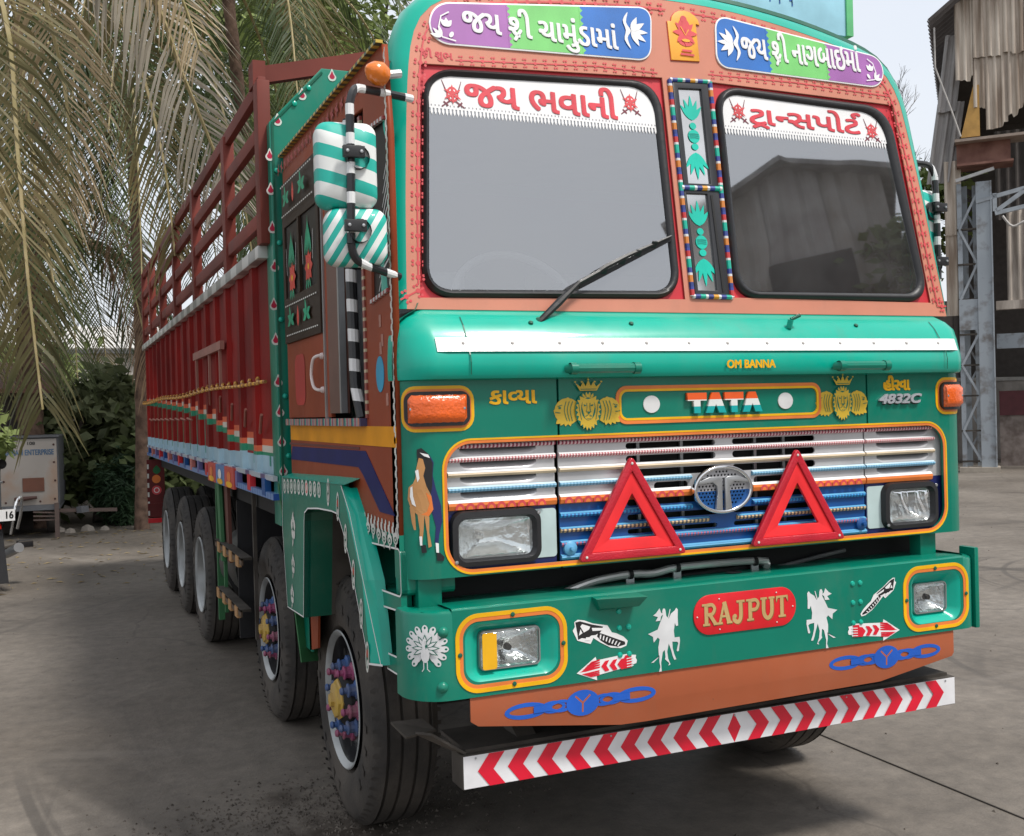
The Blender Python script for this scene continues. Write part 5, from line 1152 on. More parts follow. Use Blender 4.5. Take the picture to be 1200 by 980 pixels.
# pipes and machinery seen in the gap between grille and bumper
b = MB(); b.tube(smoothpts([(-0.645,0.220,1.061), (-0.566,0.200,1.092), (-0.472,0.200,1.113), (-0.336,0.200,1.123), (-0.249,0.200,1.118), (-0.123,0.200,1.132), (0.212,0.200,1.127), (0.243,0.200,1.105), (0.275,0.250,1.067)], 3), .014, mat('dull_pipe', (.60, .60, .58), .3, metal=.6), 10); b.obj('steel_pipe', truck, True)
for p in ((-0.343,0.200,1.123), (-0.149,0.200,1.131), (0.189,0.200,1.126)):
    b = MB(); b.lathe([(-.008, .018), (.008, .018)], p, (1, 0, 0), DARK, 12); b.box((p[0]-.016, p[1]-.004, p[2]-.06), (p[0]+.016, p[1]+.004, p[2]-.012), STEEL); b.obj('pipe_clamp', truck)
b = MB(); b.tube([(-0.297,0.240,1.083), (0.202,0.240,1.100)], .012, DARK, 8); b.tube([(0.295,0.260,1.077), (0.539,0.260,1.110), (0.665,0.260,1.124)], .008, mat('hose_grey', (.12, .12, .12), .5), 8); b.obj('rubber_hose', truck, True)
b = MB()
for k in range(14): x = R.uniform(-.9, .95); z = R.uniform(1.06, 1.16); w = R.uniform(.02, .09); b.box((x, .30+R.uniform(0, .1), z), (x+w, .45, z+R.uniform(.02, .08)), DUSTY if k % 3 else mat('oily_metal', (.09, .085, .08), .5, metal=.5))
b.obj('engine_front', truck)['kind'] = 'stuff'
for x0, x1, y in ((-1.15, -1.07, .13), (-1.19, -1.155, .18), (.93, 1.01, .13)):  # uprights between cab face and bumper
    b = MB(); b.box((x0, y, 1.09), (x1, y+.06, 1.22), GREEN); b.obj('cab_upright', truck, bevel=.004)


# ============================================================ fenders, steps, wheels
FX = -1.25
FP = lambda u, v, w: (FX+.03-w, u, v)
fo = [(1.790,1.437),(0.696,1.464),(0.609,1.365),(0.438,1.149),(0.359,0.877),(0.369,0.875),(0.473,1.027),(0.581,1.190),(0.667,1.287),(0.747,1.351),(0.839,1.354),(1.064,1.347),(1.251,1.333),(1.318,1.310),(1.330,1.273),(1.394,0.859),(1.737,0.847),(1.804,1.197)]
fen = empty('fender'); fen.parent = truck
plate('fender_face', [fo], .03, FP, GREEN, fen, bevel=.002)
# bright forward flange and top lip of the fender
b = MB(); A_ = [(0.697,1.461),(0.609,1.365),(0.438,1.149),(0.359,0.877)]; B_ = [(0.661,1.449),(0.563,1.368),(0.377,1.155),(0.302,0.883)]; n = len(A_)
b.add([(FX+.001, y, z) for y, z in A_]+[(-1.222, y, z) for y, z in B_]+[(-1.19, y-.01, z) for y, z in B_], [(i, i+1, n+i+1, n+i) for i in range(n-1)]+[(n+i, n+i+1, 2*n+i+1, 2*n+i) for i in range(n-1)], GREEN_LIT); b.obj('fender_flange', fen)
t0, t1 = (1.790,1.437), (0.659,1.463)
b = MB(); b.add([(FX-.004, t0[0], t0[1]), (FX-.004, t1[0]-.03, t1[1]), (-1.18, t1[0]-.06, t1[1]+.03), (-1.18, t0[0], t0[1]+.02)], [(0, 1, 2, 3)], GREEN_LIT); b.obj('fender_lip', fen)
ai = [(1.394,0.859),(1.330,1.273),(1.318,1.310),(1.251,1.333),(1.064,1.347),(0.839,1.354),(0.747,1.351),(0.667,1.287),(0.581,1.190),(0.473,1.027),(0.369,0.875)]
b = MB(); n = len(ai); b.add([(FX, y, z) for y, z in ai]+[(-1.13, y, z) for y, z in ai], [(i, i+1, n+i+1, n+i) for i in range(n-1)], DKGREEN); b.add([(-1.13, y, z) for y, z in ai]+[(-.80, y, z) for y, z in ai], [(i, i+1, n+i+1, n+i) for i in range(n-1)], DUSTY); b.obj('wheel_arch_liner', fen)
print_art('white_outline', [(WHITE, ribbon(ai, .006)), (WHITE, ribbon([(1.770,1.434),(1.794,1.198),(1.726,0.853),(1.394,0.863)], .006)), (WHITE, ribbon([(0.685,1.458),(0.573,1.368),(0.416,1.152),(0.225,0.903)], .007)), (WHITE, ribbon([(0.369,0.878),(0.205,0.907)], .007))], lambda u, v, w: (FX-w, u, v), fen)
def loop_path(pts, n):
    return resample(pts, n)
for k, (u, v) in enumerate(resample([(1.717,1.398),(1.511,1.409),(1.026,1.423),(0.898,1.424),(0.793,1.405),(0.708,1.361),(0.654,1.288),(0.579,1.205),(0.509,1.110),(0.421,0.992),(0.388,0.897)], 22)):
    s = []
    if k < 10: s += [(OFFW, ell(u, v, .030, .034, 0, 10)), (GREEN if k != 6 else RF, ell(u, v, .020, .024, 0, 8)), (OFFW, ell(u, v, .010, .018, .4, 6))] 
    elif k % 2: s += [(OFFW, ell(u, v, .022, .055, .12, 12)), (DKGREEN, ell(u, v, .014, .042, .12, 10)), (RF if k % 4 == 1 else OFFW, ell(u, v+.012, .008, .016, .1, 6)), (OFFW, ell(u, v-.02, .008, .014, .3, 6))]
    if s: print_art('painted_loop', s, lambda u, v, w: (FX-.0005-w, u, v), fen, step=.0001)
s = []
for p in ((1.554,1.228), (1.576,1.061), (1.613,0.924)):
    h = .062 if p[1] > 1.1 else .045
    for k in range(5): a = radians(90+k*72); s.append((OFFW, ell(p[0]+cos(a)*h*.42, p[1]+sin(a)*h*.62, h*.30, h*.38, a, 9)))
    s += [(GREEN, ell(p[0], p[1], h*.14, h*.2, 0, 8)), (OFFW, leaf(p[0], p[1]-h*.8, h*.7, h*.14, radians(-60))), (OFFW, leaf(p[0], p[1]+h*.7, h*.5, h*.14, radians(120)))]
print_art('painted_flower', s[:8], lambda u, v, w: (FX-w, u, v), fen); print_art('painted_flower', s[8:16], lambda u, v, w: (FX-w, u, v), fen); print_art('painted_flower', s[16:], lambda u, v, w: (FX-w, u, v), fen)
# cab step between fender and bumper, with two recessed treads
stp = empty('cab_step'); stp.parent = truck
so_ = [(0.830,1.348),(0.649,1.325),(0.153,1.328),(0.171,1.127),(0.167,0.873),(0.390,0.859),(0.559,1.098),(0.742,1.352)]
r1 = [(0.575,1.265),(0.148,1.282),(0.144,1.131),(0.469,1.117)]; r2 = [(0.453,1.063),(0.176,1.082),(0.176,0.929),(0.364,0.916)]
r1 = rquad([r1[0], r1[1], r1[2], r1[3]], .02, 3); r2 = rquad([r2[0], r2[1], r2[2], r2[3]], .02, 3)
so_ = [(.84, 1.345), (.69, 1.325), (.155, 1.345-.02), (.155, 1.13), (.15, .87), (.33, .865), (.47, 1.09), (.66, 1.30)]
plate('step_panel', [so_, r1, r2], .02, lambda u, v, w: (-1.18-w, u, v), GREEN, stp)
for rr_ in (r1, r2):
    b = MB(); n = len(rr_); b.add([(-1.198, y, z) for y, z in rr_]+[(-1.02, y, z) for y, z in rr_], [(i, (i+1) % n, n+(i+1) % n, n+i) for i in range(n)]+[tuple(range(n, 2*n))], GREEN); b.obj('step_well', stp)
    print_art('white_outline', [(WHITE, ribbon(rr_+[rr_[0]], .006))], lambda u, v, w: (-1.2005-w, u, v), stp)
print_art('white_outline', [(WHITE, ribbon([(.155, .873), (.325, .868)], .006))], lambda u, v, w: (-1.2005-w, u, v), stp)
s = []
for k in range(9):
    y = .19+k*.062; z = 1.312-.01*sin(k); s += [(OFFW, ell(y, z, .026, .020, 0, 10)), (DKGREEN, ell(y, z-.004, .015, .010, 0, 8)), (OFFW, ell(y, z-.004, .008, .005, 0, 6)), (OFFW, leaf(y, z-.014, .022, .007, -pi/2))]
print_art('bead_string', s, lambda u, v, w: (-1.2006-w, u, v), stp)
# second fender, hanging behind the first wheel
b = MB(); q = [(-1.16, 1.86, 1.30), (-1.16, 1.66, 1.30), (-1.16, 1.62, .66), (-1.16, 1.80, .66)]; b.add(q, [(0, 1, 2, 3)], GREEN); b.add([(-1.16, 1.50, .70), (-1.16, 1.66, .66), (-1.16, 1.66, 1.0), (-1.16, 1.45, 1.0)], [(0, 1, 2, 3)], BROWN)
o = b.obj('splash_panel', truck); sm = o.modifiers.new('t', 'SOLIDIFY'); sm.thickness = .01
b = MB(); b.add([(-1.24, 1.92, 1.40), (-1.05, 1.93, 1.40), (-1.05, 1.78, .58), (-1.20, 1.70, .60)], [(0, 1, 2, 3)], mat('old_green_paint', (.03, .14, .05), .6)); o = b.obj('rear_splash_guard', truck); sm = o.modifiers.new('t', 'SOLIDIFY'); sm.thickness = .01
# wheels
RIMW = mat('white_rim_line', (.16, .17, .17), .5, col2=(.50, .52, .52), scale=2.5); RIMS = mat('worn_rim', (.30, .31, .31), .4, metal=.5)
def tyre_mesh(n=72, R0=.515, W_=.27):
    b = MB()
    prof = [(-W_/2+.035, .285), (-W_/2+.006, .305), (-W_/2-.004, .35), (-W_/2-.008, .40), (-W_/2+.002, .455), (-W_/2+.014, .49), (-W_/2+.034, .508)]
    g = [-.085, -.030, .030, .085]
    for x in g: prof += [(x-.007, R0), (x-.004, R0-.014), (x+.004, R0-.014), (x+.007, R0)]
    prof += [(W_/2-.034, .508), (W_/2-.014, .49), (W_/2-.002, .455), (W_/2+.008, .40), (W_/2+.004, .35), (W_/2-.006, .305), (W_/2-.035, .285)]
    b.lathe(prof, (0, 0, 0), (1, 0, 0), TYRE, n)
    for k in range(60):                              # shoulder sipes and moulded sidewall ribs
        a = 2*pi*k/60
        for sx in (-1, 1):
            p = lambda r, x, da: (sx*x, r*cos(a+da), r*sin(a+da))
            b.add([p(.507, W_/2-.034, 0), p(.507, W_/2-.034, .035), p(.490, W_/2-.0135, .035), p(.490, W_/2-.0135, 0), p(.480, W_/2+.0035, .012), p(.480, W_/2+.0035, .038)], [(0, 1, 2, 3), (3, 2, 5, 4)], TYRE)
    for k in range(26):
        a = 2*pi*k/26
        if k % 13 in (4, 5, 6, 11, 12): continue
        p = lambda r, da: (-W_/2-.0105, r*cos(a+da), r*sin(a+da))
        b.add([p(.372, 0), p(.372, .10), p(.412, .09), p(.412, .02)], [(0, 1, 2, 3)], TYRE)
    me = b.obj('tyre', None, True, ang=30); return me
def make_wheel(front, loc, cols, out=-1):
    w = empty('wheel', loc); w.parent = truck
    ty = tyre_mesh(); ty.parent = w
    if not front: t2 = ty.copy(); COL.objects.link(t2); t2.parent = w; t2.location = (.31, 0, 0)
    b = MB()
    if front:
        b.lathe([(-.135, .287), (-.138, .282), (-.128, .272), (-.10, .262), (-.06, .255), (-.055, .235), (-.085, .20), (-.10, .16), (-.10, .12)], (0, 0, 0), (1, 0, 0), mat('black_rim', (.02, .02, .022), .35, coat=.3), 48)
        rim = b.obj('rim', w, True, ang=50)
        b = MB(); b.lathe([(-.1365, .289), (-.1405, .284), (-.131, .270), (-.118, .262)], (0, 0, 0), (1, 0, 0), RIMW, 48); b.obj('rim_line', w, True)
        b = MB()
        for k in range(8): a = 2*pi*k/8+.2; b.lathe([(-.1, .020), (-.0985, .019), (-.0985, 0)], (-.004+.012, .205*cos(a), .205*sin(a)), (1, 0, 0), DARK, 10)
        b.obj('rim_holes', w)['kind'] = 'stuff'
        b = MB(); b.lathe([(-.10, .125), (-.125, .12), (-.15, .085)], (0, 0, 0), (1, 0, 0), DARK, 24); b.obj('hub_flange', w, True)
        b = MB(); b.lathe([(-.13, .085), (-.155, .088), (-.16, .078), (-.170, .074), (-.174, .06), (-.176, .03), (-.19, .028), (-.194, 0)], (0, 0, 0), (1, 0, 0), YELNUT, 8); b.obj('hub_cap', w, True, ang=25)
        for k in range(10):
            a = 2*pi*k/10+.15; m = PINKNUT if k % 2 else BLUENUT
            b = MB(); y, z = .138*cos(a), .138*sin(a)
            b.lathe([(-.095, .040), (-.108, .040), (-.114, .026), (-.134, .022), (-.136, .029), (-.142, .029), (-.146, .014), (-.158, .012), (-.166, .017), (-.174, .012), (-.176, 0)], (0, y, z), (1, 0, 0), m, 10); b.obj('nut_cap', w, True)
    else:
        b.lathe([(-.133, .289), (-.140, .284), (-.128, .268), (-.05, .255), (.03, .25), (.05, .235), (.06, .17), (.045, .14), (.03, .12)], (0, 0, 0), (1, 0, 0), RIMS, 48)
        rim = b.obj('rim', w, True, ang=50)
        b = MB(); b.lathe([(-.1365, .289), (-.1425, .284), (-.134, .274), (-.128, .268)], (0, 0, 0), (1, 0, 0), RIMW, 48); b.obj('rim_line', w, True)
        b = MB(); b.lathe([(.05, .12), (-.02, .10), (-.09, .09), (-.10, .07), (-.105, 0)], (0, 0, 0), (1, 0, 0), DUSTY, 20); b.obj('hub', w, True)
        b = MB()
        for k in range(10): a = 2*pi*k/10; b.lathe([(.05, .02), (.01, .018), (.008, 0)], (0, .16*cos(a), .16*sin(a)), (1, 0, 0), DUSTY, 6)
        b.obj('wheel_nuts', w)['kind'] = 'stuff'
    return w
def dup(o, parent, loc, rz=0):
    c = o.copy(); COL.objects.link(c); c.parent = parent; c.location = loc; c.rotation_euler.z = rz
    for ch in list(o.children): d = ch.copy(); COL.objects.link(d); d.parent = c
    return c
WX = -.975
fw = make_wheel(True, (WX, 1.33, .512), None)
dup(fw, truck, (WX, 3.0, .512)); dup(fw, truck, (1.02, 1.33, .512), pi); dup(fw, truck, (1.02, 3.0, .512), pi)
rw_ = make_wheel(False, (-1.06, 5.38, .512), None)
for y in (6.72, 8.06): dup(rw_, truck, (-1.06, y, .512))
for y in (5.38, 6.72, 8.06): dup(rw_, truck, (1.06, y, .512), pi)
# chassis and what hangs under it
b = MB()
for x in (-.43, .38): b.box((x, .30, .80), (x+.07, 9.1, 1.05), DUSTY)
b.obj('chassis_rails', truck)['kind'] = 'stuff'
b = MB()
for y in (1.33, 3.0, 5.38, 6.72, 8.06): b.tube([(-.95, y, .50), (.95, y, .50)], .07, DUSTY, 8)
b.obj('axles', truck)['kind'] = 'stuff'
b = MB(); b.box((-.85, .36, .72), (.85, 1.9, 1.25), DARK); b.box((-1.15, 2.05, 1.20), (1.15, 9.2, 1.30), DARK); b.obj('engine_bay', truck)
b = MB(); b.box((-.55, .34, .70), (.55, .42, .84), DARK); b.obj('oil_sump', truck)
b = MB(); b.tube([(-.9, 3.85, .74), (-.9, 4.25, .74)], .26, mat('tank_black', (.03, .03, .03), .4), 20); b.obj('air_tank', truck, True)
b = MB(); b.tube([(-.9, 4.32, .70), (-.9, 4.60, .70)], .26, mat('tank_black', (.03,)*3), 20); b.obj('air_tank', truck, True)
b = MB(); b.box((-1.18, 3.60, .35), (-.6, 3.62, 1.2), BLACK); b.obj('mud_flap', truck)
b = MB(); b.box((-1.16, 4.66, .28), (-1.12, 4.70, 1.30), mat('old_green_paint', (.03, .14, .05))); o = b.obj('guard_post', truck)
b = MB(); b.add([(-1.22, 4.05, 1.30), (-1.22, 3.93, 1.30), (-1.22, 3.85, .80), (-1.22, 3.93, .80)], [(0, 1, 2, 3)], mat('old_green_paint', (.03,)*3)); b.add([(-1.19, 3.93, 1.30), (-1.19, 3.78, 1.30), (-1.19, 3.74, .80), (-1.19, 3.85, .80)], [(0, 1, 2, 3)], mat('old_brown_paint', (.10, .03, .02), .6)); o = b.obj('guard_post', truck); sm = o.modifiers.new('t', 'SOLIDIFY'); sm.thickness = .02
for z, y0, y1 in ((.905, 3.02, 4.10), (.60, 3.10, 4.05)):
    b = MB(); b.box((-1.25, y0, z), (-1.19, y1, z+.015), DUSTY); b.box((-1.25, y0, z-.03), (-1.24, y1, z+.01), mat('dark_wood', (.10, .065, .04), .8)); r_ = b.obj('step_rung', truck)
    for k in range(4): b = MB(); b.box((-1.255, y0+.1+k*.25, z-.05), (-1.235, y0+.20+k*.25, z+.012), mat('tan_wood', (.40, .22, .09), .6)); b.obj('step_block', r_)
b = MB(); b.box((-1.21, 3.98, .45), (-1.19, 4.02, 1.3), mat('old_green_paint', (.03,)*3)); b.obj('guard_post', truck)
b = MB(); b.box((-1.18, 3.02, .45), (-1.16, 3.05, 1.3), DUSTY); b.obj('guard_post', truck)
# ============================================================ load body
ld = empty('load_body'); ld.parent = truck
BXO = -1.25
BO, BWH, BGR, BLB, BTE = mat('band_orange', (.62, .10, .03), .45), mat('band_cream', (.55, .52, .45), .5), mat('band_green', (0, .20, .10), .45), mat('band_pale_blue', (.30, .46, .55), .5), mat('bar_teal', (0, .24, .18), .45)
steps_ = [(1.9, 1.59), (2.2, 1.602), (2.75, 1.64), (3.2, 1.675), (4.0, 1.77), (4.8, 1.83), (5.7, 1.88), (8.4, 1.965), (9.5, 1.99)]
def ztop_(y):
    for (a, c), (d, e) in zip(steps_, steps_[1:]):
        if y <= d: return c+(e-c)*(y-a)/(d-a)
    return steps_[-1][1]
Y0, Y1 = 2.04, 9.30; pitch = .455; zt, zl0, zl1 = 2.485, 1.43, 1.52
k = 0; y = Y0
while y < Y1-.1:
    b = MB(); ya, yb = y, min(y+.335, Y1); z0 = ztop_((ya+yb)/2)
    def quad(y0, y1, za, zb, x, m): b.add([(x, y0, za), (x, y1, za), (x, y1, zb), (x, y0, zb)], [(0, 1, 2, 3)], m)
    lay = [(zl0, zl1, BLB)]
    if z0-.10 > zl1+.01: lay.append((zl1, z0-.10, BODYRED))
    lay += [(max(z0-.10, zl1), z0-.066, BGR), (z0-.066, z0-.033, BWH), (z0-.033, z0, BO), (z0, zt, BODYRED)]
    for za, zb, m in lay: quad(ya, yb, za, zb, BXO+.02, m)
    b.obj('side_panel', ld)
    b = MB(); y2 = yb; y3 = min(y+pitch, Y1); z1 = ztop_((y2+y3)/2)-.02   # the pressed rib beyond the panel
    if y3 > y2:
        for za, zb, m in [(zl0, zl1, BLB), (zl1, z1-.10, BODYRED if z1-.10 > zl1+.02 else BLB), (max(z1-.10, zl1), z1-.06, BGR), (z1-.06, z1-.03, BO), (z1-.03, zt, BODYRED)]:
            if zb <= za: continue
            e = .018; b.add([(BXO+.02, y2, za), (BXO-.005, y2+e, za), (BXO-.005, y3-e, za), (BXO+.02, y3, za), (BXO+.02, y2, zb), (BXO-.005, y2+e, zb), (BXO-.005, y3-e, zb), (BXO+.02, y3, zb)], [(0, 1, 5, 4), (1, 2, 6, 5), (2, 3, 7, 6)], m)
        b.obj('side_rib', ld)
    for u in ((ya+.10,) if y < 4 else (ya+.08, ya+.25)):
        s_ = max(z0-.09, zl1); print_art('painted_bar', [(BTE if y < 5 else mat('bar_green', (.03, .17, .07), .5), [(u, zl0+.04), (u+.034, zl0+.04), (u+.034, s_), (u, s_)])], lambda u, v, w: (BXO+.02-w, u, v), ld)
    if y < 4.2:                                       # slanting tie hooks on the near panels
        b = MB(); b.tube([(BXO-.005, ya+.24, z0+.03), (BXO-.03, ya+.05, z0+.12)], .008, mat('dull_bar', (.30, .10, .07), .6), 6); b.obj('tie_bar', ld)
    y += pitch; k += 1
b = MB(); b.box((-1.22, Y0, 1.40), (1.22, Y1, 1.43), DUSTY); b.box((1.22, Y0, 1.4), (1.25, Y1, zt), BODYRED); b.box((-1.2, Y1-.03, 1.4), (1.22, Y1, zt), BODYRED); b.box((-1.2, Y0, 1.4), (1.22, Y0+.03, zt), BODYRED); b.box((-1.212, Y0, 1.43), (-1.19, Y1, zt), BODYRED); b.obj('body_shell', ld)
b = MB(); b.box((-1.262, Y0-.1, 1.408), (-1.24, Y1, 1.432), bands('sill_ticks', 'Y', [(0, (.45, .50, .55)), (.72, (.12, .08, .20))], 'Object', freq=2.2)); b.obj('sill', ld)
b = MB(); b.box((-1.265, Y0-.12, 1.320), (-1.235, Y1, 1.350), bands('rail_paint', 'Y', [(0, (.16, .28, .52)), (.8, (.02, .08, .35))], 'Object', freq=14)); b.obj('lower_rail', ld)
y = 2.12; k = 0; SC = [BLUE, RED, mat('strut_purple', (.13, .12, .30), .5), mat('strut_pink', (.5, .16, .14), .5)]
while y < 9.3:
    b = MB(); b.box((-1.268, y, 1.33), (-1.238, y+.09, 1.412), SC[k % 4]); b.obj('strut', ld); y += .43; k += 1
for k, (y, m) in enumerate(((3.05, mat('shield_red', (.50, .06, .04), .45)), (3.42, mat('shield_blue', (.10, .20, .42), .45)), (3.8, mat('shield_red', (.5,)*3)))):
    b = MB(); b.box((-1.275, y, 1.305), (-1.262, y+.36, 1.425), m); o = b.obj('corner_shield', ld)
    print_art('shield_print', [(YELLOW, ell(y+.18, 1.325, .12, .018)), ((WHITE if k == 1 else ORANGE), ell(y+.18, 1.37, .07, .03))], lambda u, v, w: (-1.2755-w, u, v), o)
# top rail with grey and white blocks
b = MB(); b.box((-1.285, Y0, 2.47), (-1.235, Y1, 2.530), bands('top_rail_blocks', 'Y', [(0, (.52, .52, .50)), (.5, (.26, .26, .25))], 'Object', freq=2.6)); b.obj('top_rail', ld, bevel=.004)
# open frame above
for y in (2.02, 3.12, 4.62, 5.95, 7.15, 8.25, 9.2):
    b = MB(); b.box((-1.28, y-.055, 2.53), (-1.22, y+.055, 3.30), FRAMERED); b.obj('frame_post', ld, bevel=.004)
    if y < 3: continue
    b = MB(); b.box((1.20, y-.055, 2.47), (1.26, y+.055, 3.30), FRAMERED); b.obj('frame_post', ld, bevel=.004)
for z in (2.66, 2.87, 3.07, 3.29):
    h = .035; b = MB(); b.box((-1.268, 2.0, z-h), (-1.232, 9.25, z+h), FRAMERED); b.obj('frame_rail', ld, bevel=.003)
    b = MB(); b.box((1.212, 2.9, z-h), (1.248, 9.25, z+h), FRAMERED); b.obj('frame_rail', ld, bevel=.003)
b = MB(); b.bar((-1.25, 2.12, 3.36), (0, 2.12, 3.66), .05, .08, FRAMERED); b.bar((0, 2.12, 3.66), (1.25, 2.12, 3.36), .05, .08, FRAMERED); b.box((-1.28, 2.06, 3.3), (-1.22, 2.18, 3.42), FRAMERED); b.box((1.22, 2.06, 3.3), (1.28, 2.18, 3.42), FRAMERED); b.obj('arched_crossbar', ld)
b = MB()
for k in range(26):
    y = R.uniform(2.1, 6.5); b.box((-1.20, y, 2.50), (-1.12, y+R.uniform(.03, .12), 2.53+R.uniform(.02, .09)), FRAMERED)
b.obj('floor_board_ends', ld)['kind'] = 'stuff'
# rope with curls
RP = bands('rope_twist', 'Y', [(0, (.62, .33, .05)), (.5, (.30, .12, .03))], 'Object', freq=22, rough=.8)
b = MB(); pts = []
for k in range(0, 240):
    y = 1.98+k*.0305; ph = y*2*pi/.23; pts.append((-1.285-.012*cos(ph), y, 1.885+.024*max(0, sin(ph))+.008*sin(y*2)))
b.tube(pts, .009, RP, 6); b.obj('rope', ld, True)
# lintel with three hanging bars
PK = mat('faded_pink_bar', (.30, .13, .10), .6)
b = MB(); b.box((-1.295, 3.30, 2.115), (-1.27, 4.62, 2.165), PK); b.obj('lintel_bar', ld)
for y in (3.38, 3.85, 4.5): b = MB(); b.box((-1.29, y, 1.90), (-1.275, y+.03, 2.115), PK); b.obj('lintel_drop', ld)
for k in range(9): y = 4.9+k*.42; b = MB(); b.tube([(BXO-.03, y, 1.70), (BXO-.05, y+.12, 1.715), (BXO-.03, y+.20, 1.70)], .008, mat('dull_bar', (.3,)*3), 6); b.obj('tie_hook', ld)
# rear mud guard painted with fruit, at the tail
b = MB(); b.box((-1.30, 8.95, .66), (-1.12, 8.97, 1.28), mat('flap_red', (.11, .006, .006), .5)); o = b.obj('tail_guard', truck)
print_art('fruit_print', [(mat('leaf_paint', (.01, .13, .04), .5), leaf(-1.20, 1.12, .10, .04, pi/2)), (ORANGE, ell(-1.205, 1.07, .045, .045)), (CORAL, ell(-1.205, .95, .05, .05)), (WHITE, ell(-1.205, .95, .03, .03)), (CORAL, ell(-1.205, .95, .022, .022))]+[(OFFW, [(-1.298, .68+.1*k), (-1.28, .68+.1*k), (-1.28, .73+.1*k), (-1.298, .73+.1*k)]) for k in range(6)], plane_y(8.95), o)
b = MB(); b.box((-1.30, 8.94, .78), (-.9, 8.96, .81), mat('flap_red', (.22,)*3)); b.box((-1.30, 8.94, .60), (-.9, 8.96, .65), RED); b.obj('tail_guard_bar', truck)


# ============================================================ the ground
gm = bpy.data.materials.new('worn_concrete'); gm.use_nodes = True; t = gm.node_tree; bs = t.nodes['Principled BSDF']
tc = t.nodes.new('ShaderNodeTexCoord')
def N_(ty, **k):
    n = t.nodes.new(ty)
    for a, v in k.items():
        if a in n.inputs: n.inputs[a].default_value = v
        else: setattr(n, a, v)
    return n
def ramp(src, p0, c0, p1, c1):
    r = t.nodes.new('ShaderNodeValToRGB'); r.color_ramp.elements[0].position = p0; r.color_ramp.elements[1].position = p1
    r.color_ramp.elements[0].color = c0+(1,); r.color_ramp.elements[1].color = c1+(1,); t.links.new(src, r.inputs[0]); return r.outputs[0]
def mixc(fac, a, b_, mode='MIX', f=1):
    m = t.nodes.new('ShaderNodeMixRGB'); m.blend_type = mode
    if fac is None: m.inputs[0].default_value = f
    else: t.links.new(fac, m.inputs[0])
    t.links.new(a, m.inputs[1])
    if isinstance(b_, tuple): m.inputs[2].default_value = b_+(1,)
    else: t.links.new(b_, m.inputs[2])
    return m.outputs[0]
n1 = N_('ShaderNodeTexNoise', Scale=.45, Detail=8, Roughness=.6); n2 = N_('ShaderNodeTexNoise', Scale=9, Detail=6, Roughness=.7); n3 = N_('ShaderNodeTexNoise', Scale=120, Detail=3)
for n in (n1, n2, n3): t.links.new(tc.outputs['Object'], n.inputs['Vector'])
c = ramp(n1.outputs[0], .35, (.138, .119, .100), .68, (.228, .202, .174))
c = mixc(None, c, ramp(n2.outputs[0], .3, (.62, .62, .62), .7, (1.16, 1.15, 1.13)), 'MULTIPLY', .8)
c = mixc(None, c, ramp(n3.outputs[0], .35, (.85, .85, .85), .65, (1.08, 1.08, 1.08)), 'MULTIPLY', .7)
# sweeping tyre marks: rings about two far centres, broken by noise
def tracks(cx, cy, scale, thr, dark):
    mp = N_('ShaderNodeMapping'); mp.inputs['Location'].default_value = (-cx, -cy, 0); t.links.new(tc.outputs['Object'], mp.inputs[0])
    wv = N_('ShaderNodeTexNoise', Scale=scale, Detail=4); ln = t.nodes.new('ShaderNodeVectorMath'); ln.operation = 'LENGTH'; t.links.new(mp.outputs[0], ln.inputs[0])
    cb = t.nodes.new('ShaderNodeCombineXYZ'); t.links.new(ln.outputs['Value'], cb.inputs[0]); 
    t.links.new(cb.outputs[0], wv.inputs['Vector'])
    br = N_('ShaderNodeTexNoise', Scale=.35, Detail=2); t.links.new(tc.outputs['Object'], br.inputs['Vector'])
    a = ramp(wv.outputs[0], thr, (0, 0, 0), thr+.06, (1, 1, 1)); b_ = ramp(br.outputs[0], .48, (0, 0, 0), .62, (1, 1, 1))
    return mixc(None, a, b_, 'MULTIPLY', 1), dark
global_c = c
for args in ((7.5, 3.5, 7, .54, (.085, .075, .066)), (5.2, 1.2, 5, .56, (.09, .08, .07)), (9, -4, 1.6, .56, (.075, .066, .058)), (-14, -2, 1.9, .58, (.065, .056, .048)), (14, 9, 1.3, .57, (.07, .062, .054)), (3, 14, 1.5, .6, (.24, .215, .19))):
    f, d = tracks(*args); m = t.nodes.new('ShaderNodeMath'); m.operation = 'MULTIPLY'; m.inputs[1].default_value = .75; t.links.new(f, m.inputs[0]); c = mixc(m.outputs[0], c, d)
# oil and grit stain by the near front wheel
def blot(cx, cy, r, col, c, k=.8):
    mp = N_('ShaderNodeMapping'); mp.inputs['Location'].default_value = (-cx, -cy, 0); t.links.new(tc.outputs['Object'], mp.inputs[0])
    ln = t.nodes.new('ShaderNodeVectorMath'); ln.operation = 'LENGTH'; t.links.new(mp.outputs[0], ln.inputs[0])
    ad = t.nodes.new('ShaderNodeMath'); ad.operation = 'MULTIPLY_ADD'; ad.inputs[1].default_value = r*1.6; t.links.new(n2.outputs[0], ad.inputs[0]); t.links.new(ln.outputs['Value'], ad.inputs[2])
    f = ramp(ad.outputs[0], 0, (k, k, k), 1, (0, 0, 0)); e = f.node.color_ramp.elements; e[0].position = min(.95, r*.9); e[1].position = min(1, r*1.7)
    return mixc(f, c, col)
c = blot((-1.160,1.205)[0], (-1.160,1.205)[1], .30, (.040, .028, .020), c, .9); c = blot((-1.305,1.713)[0], (-1.305,1.713)[1], .16, (.045, .034, .026), c, .7); c = blot(-1.2, 1.0, .5, (.05, .04, .032), c, .6); c = blot(.2, 3.2, .55, (.04, .034, .03), c, .7)
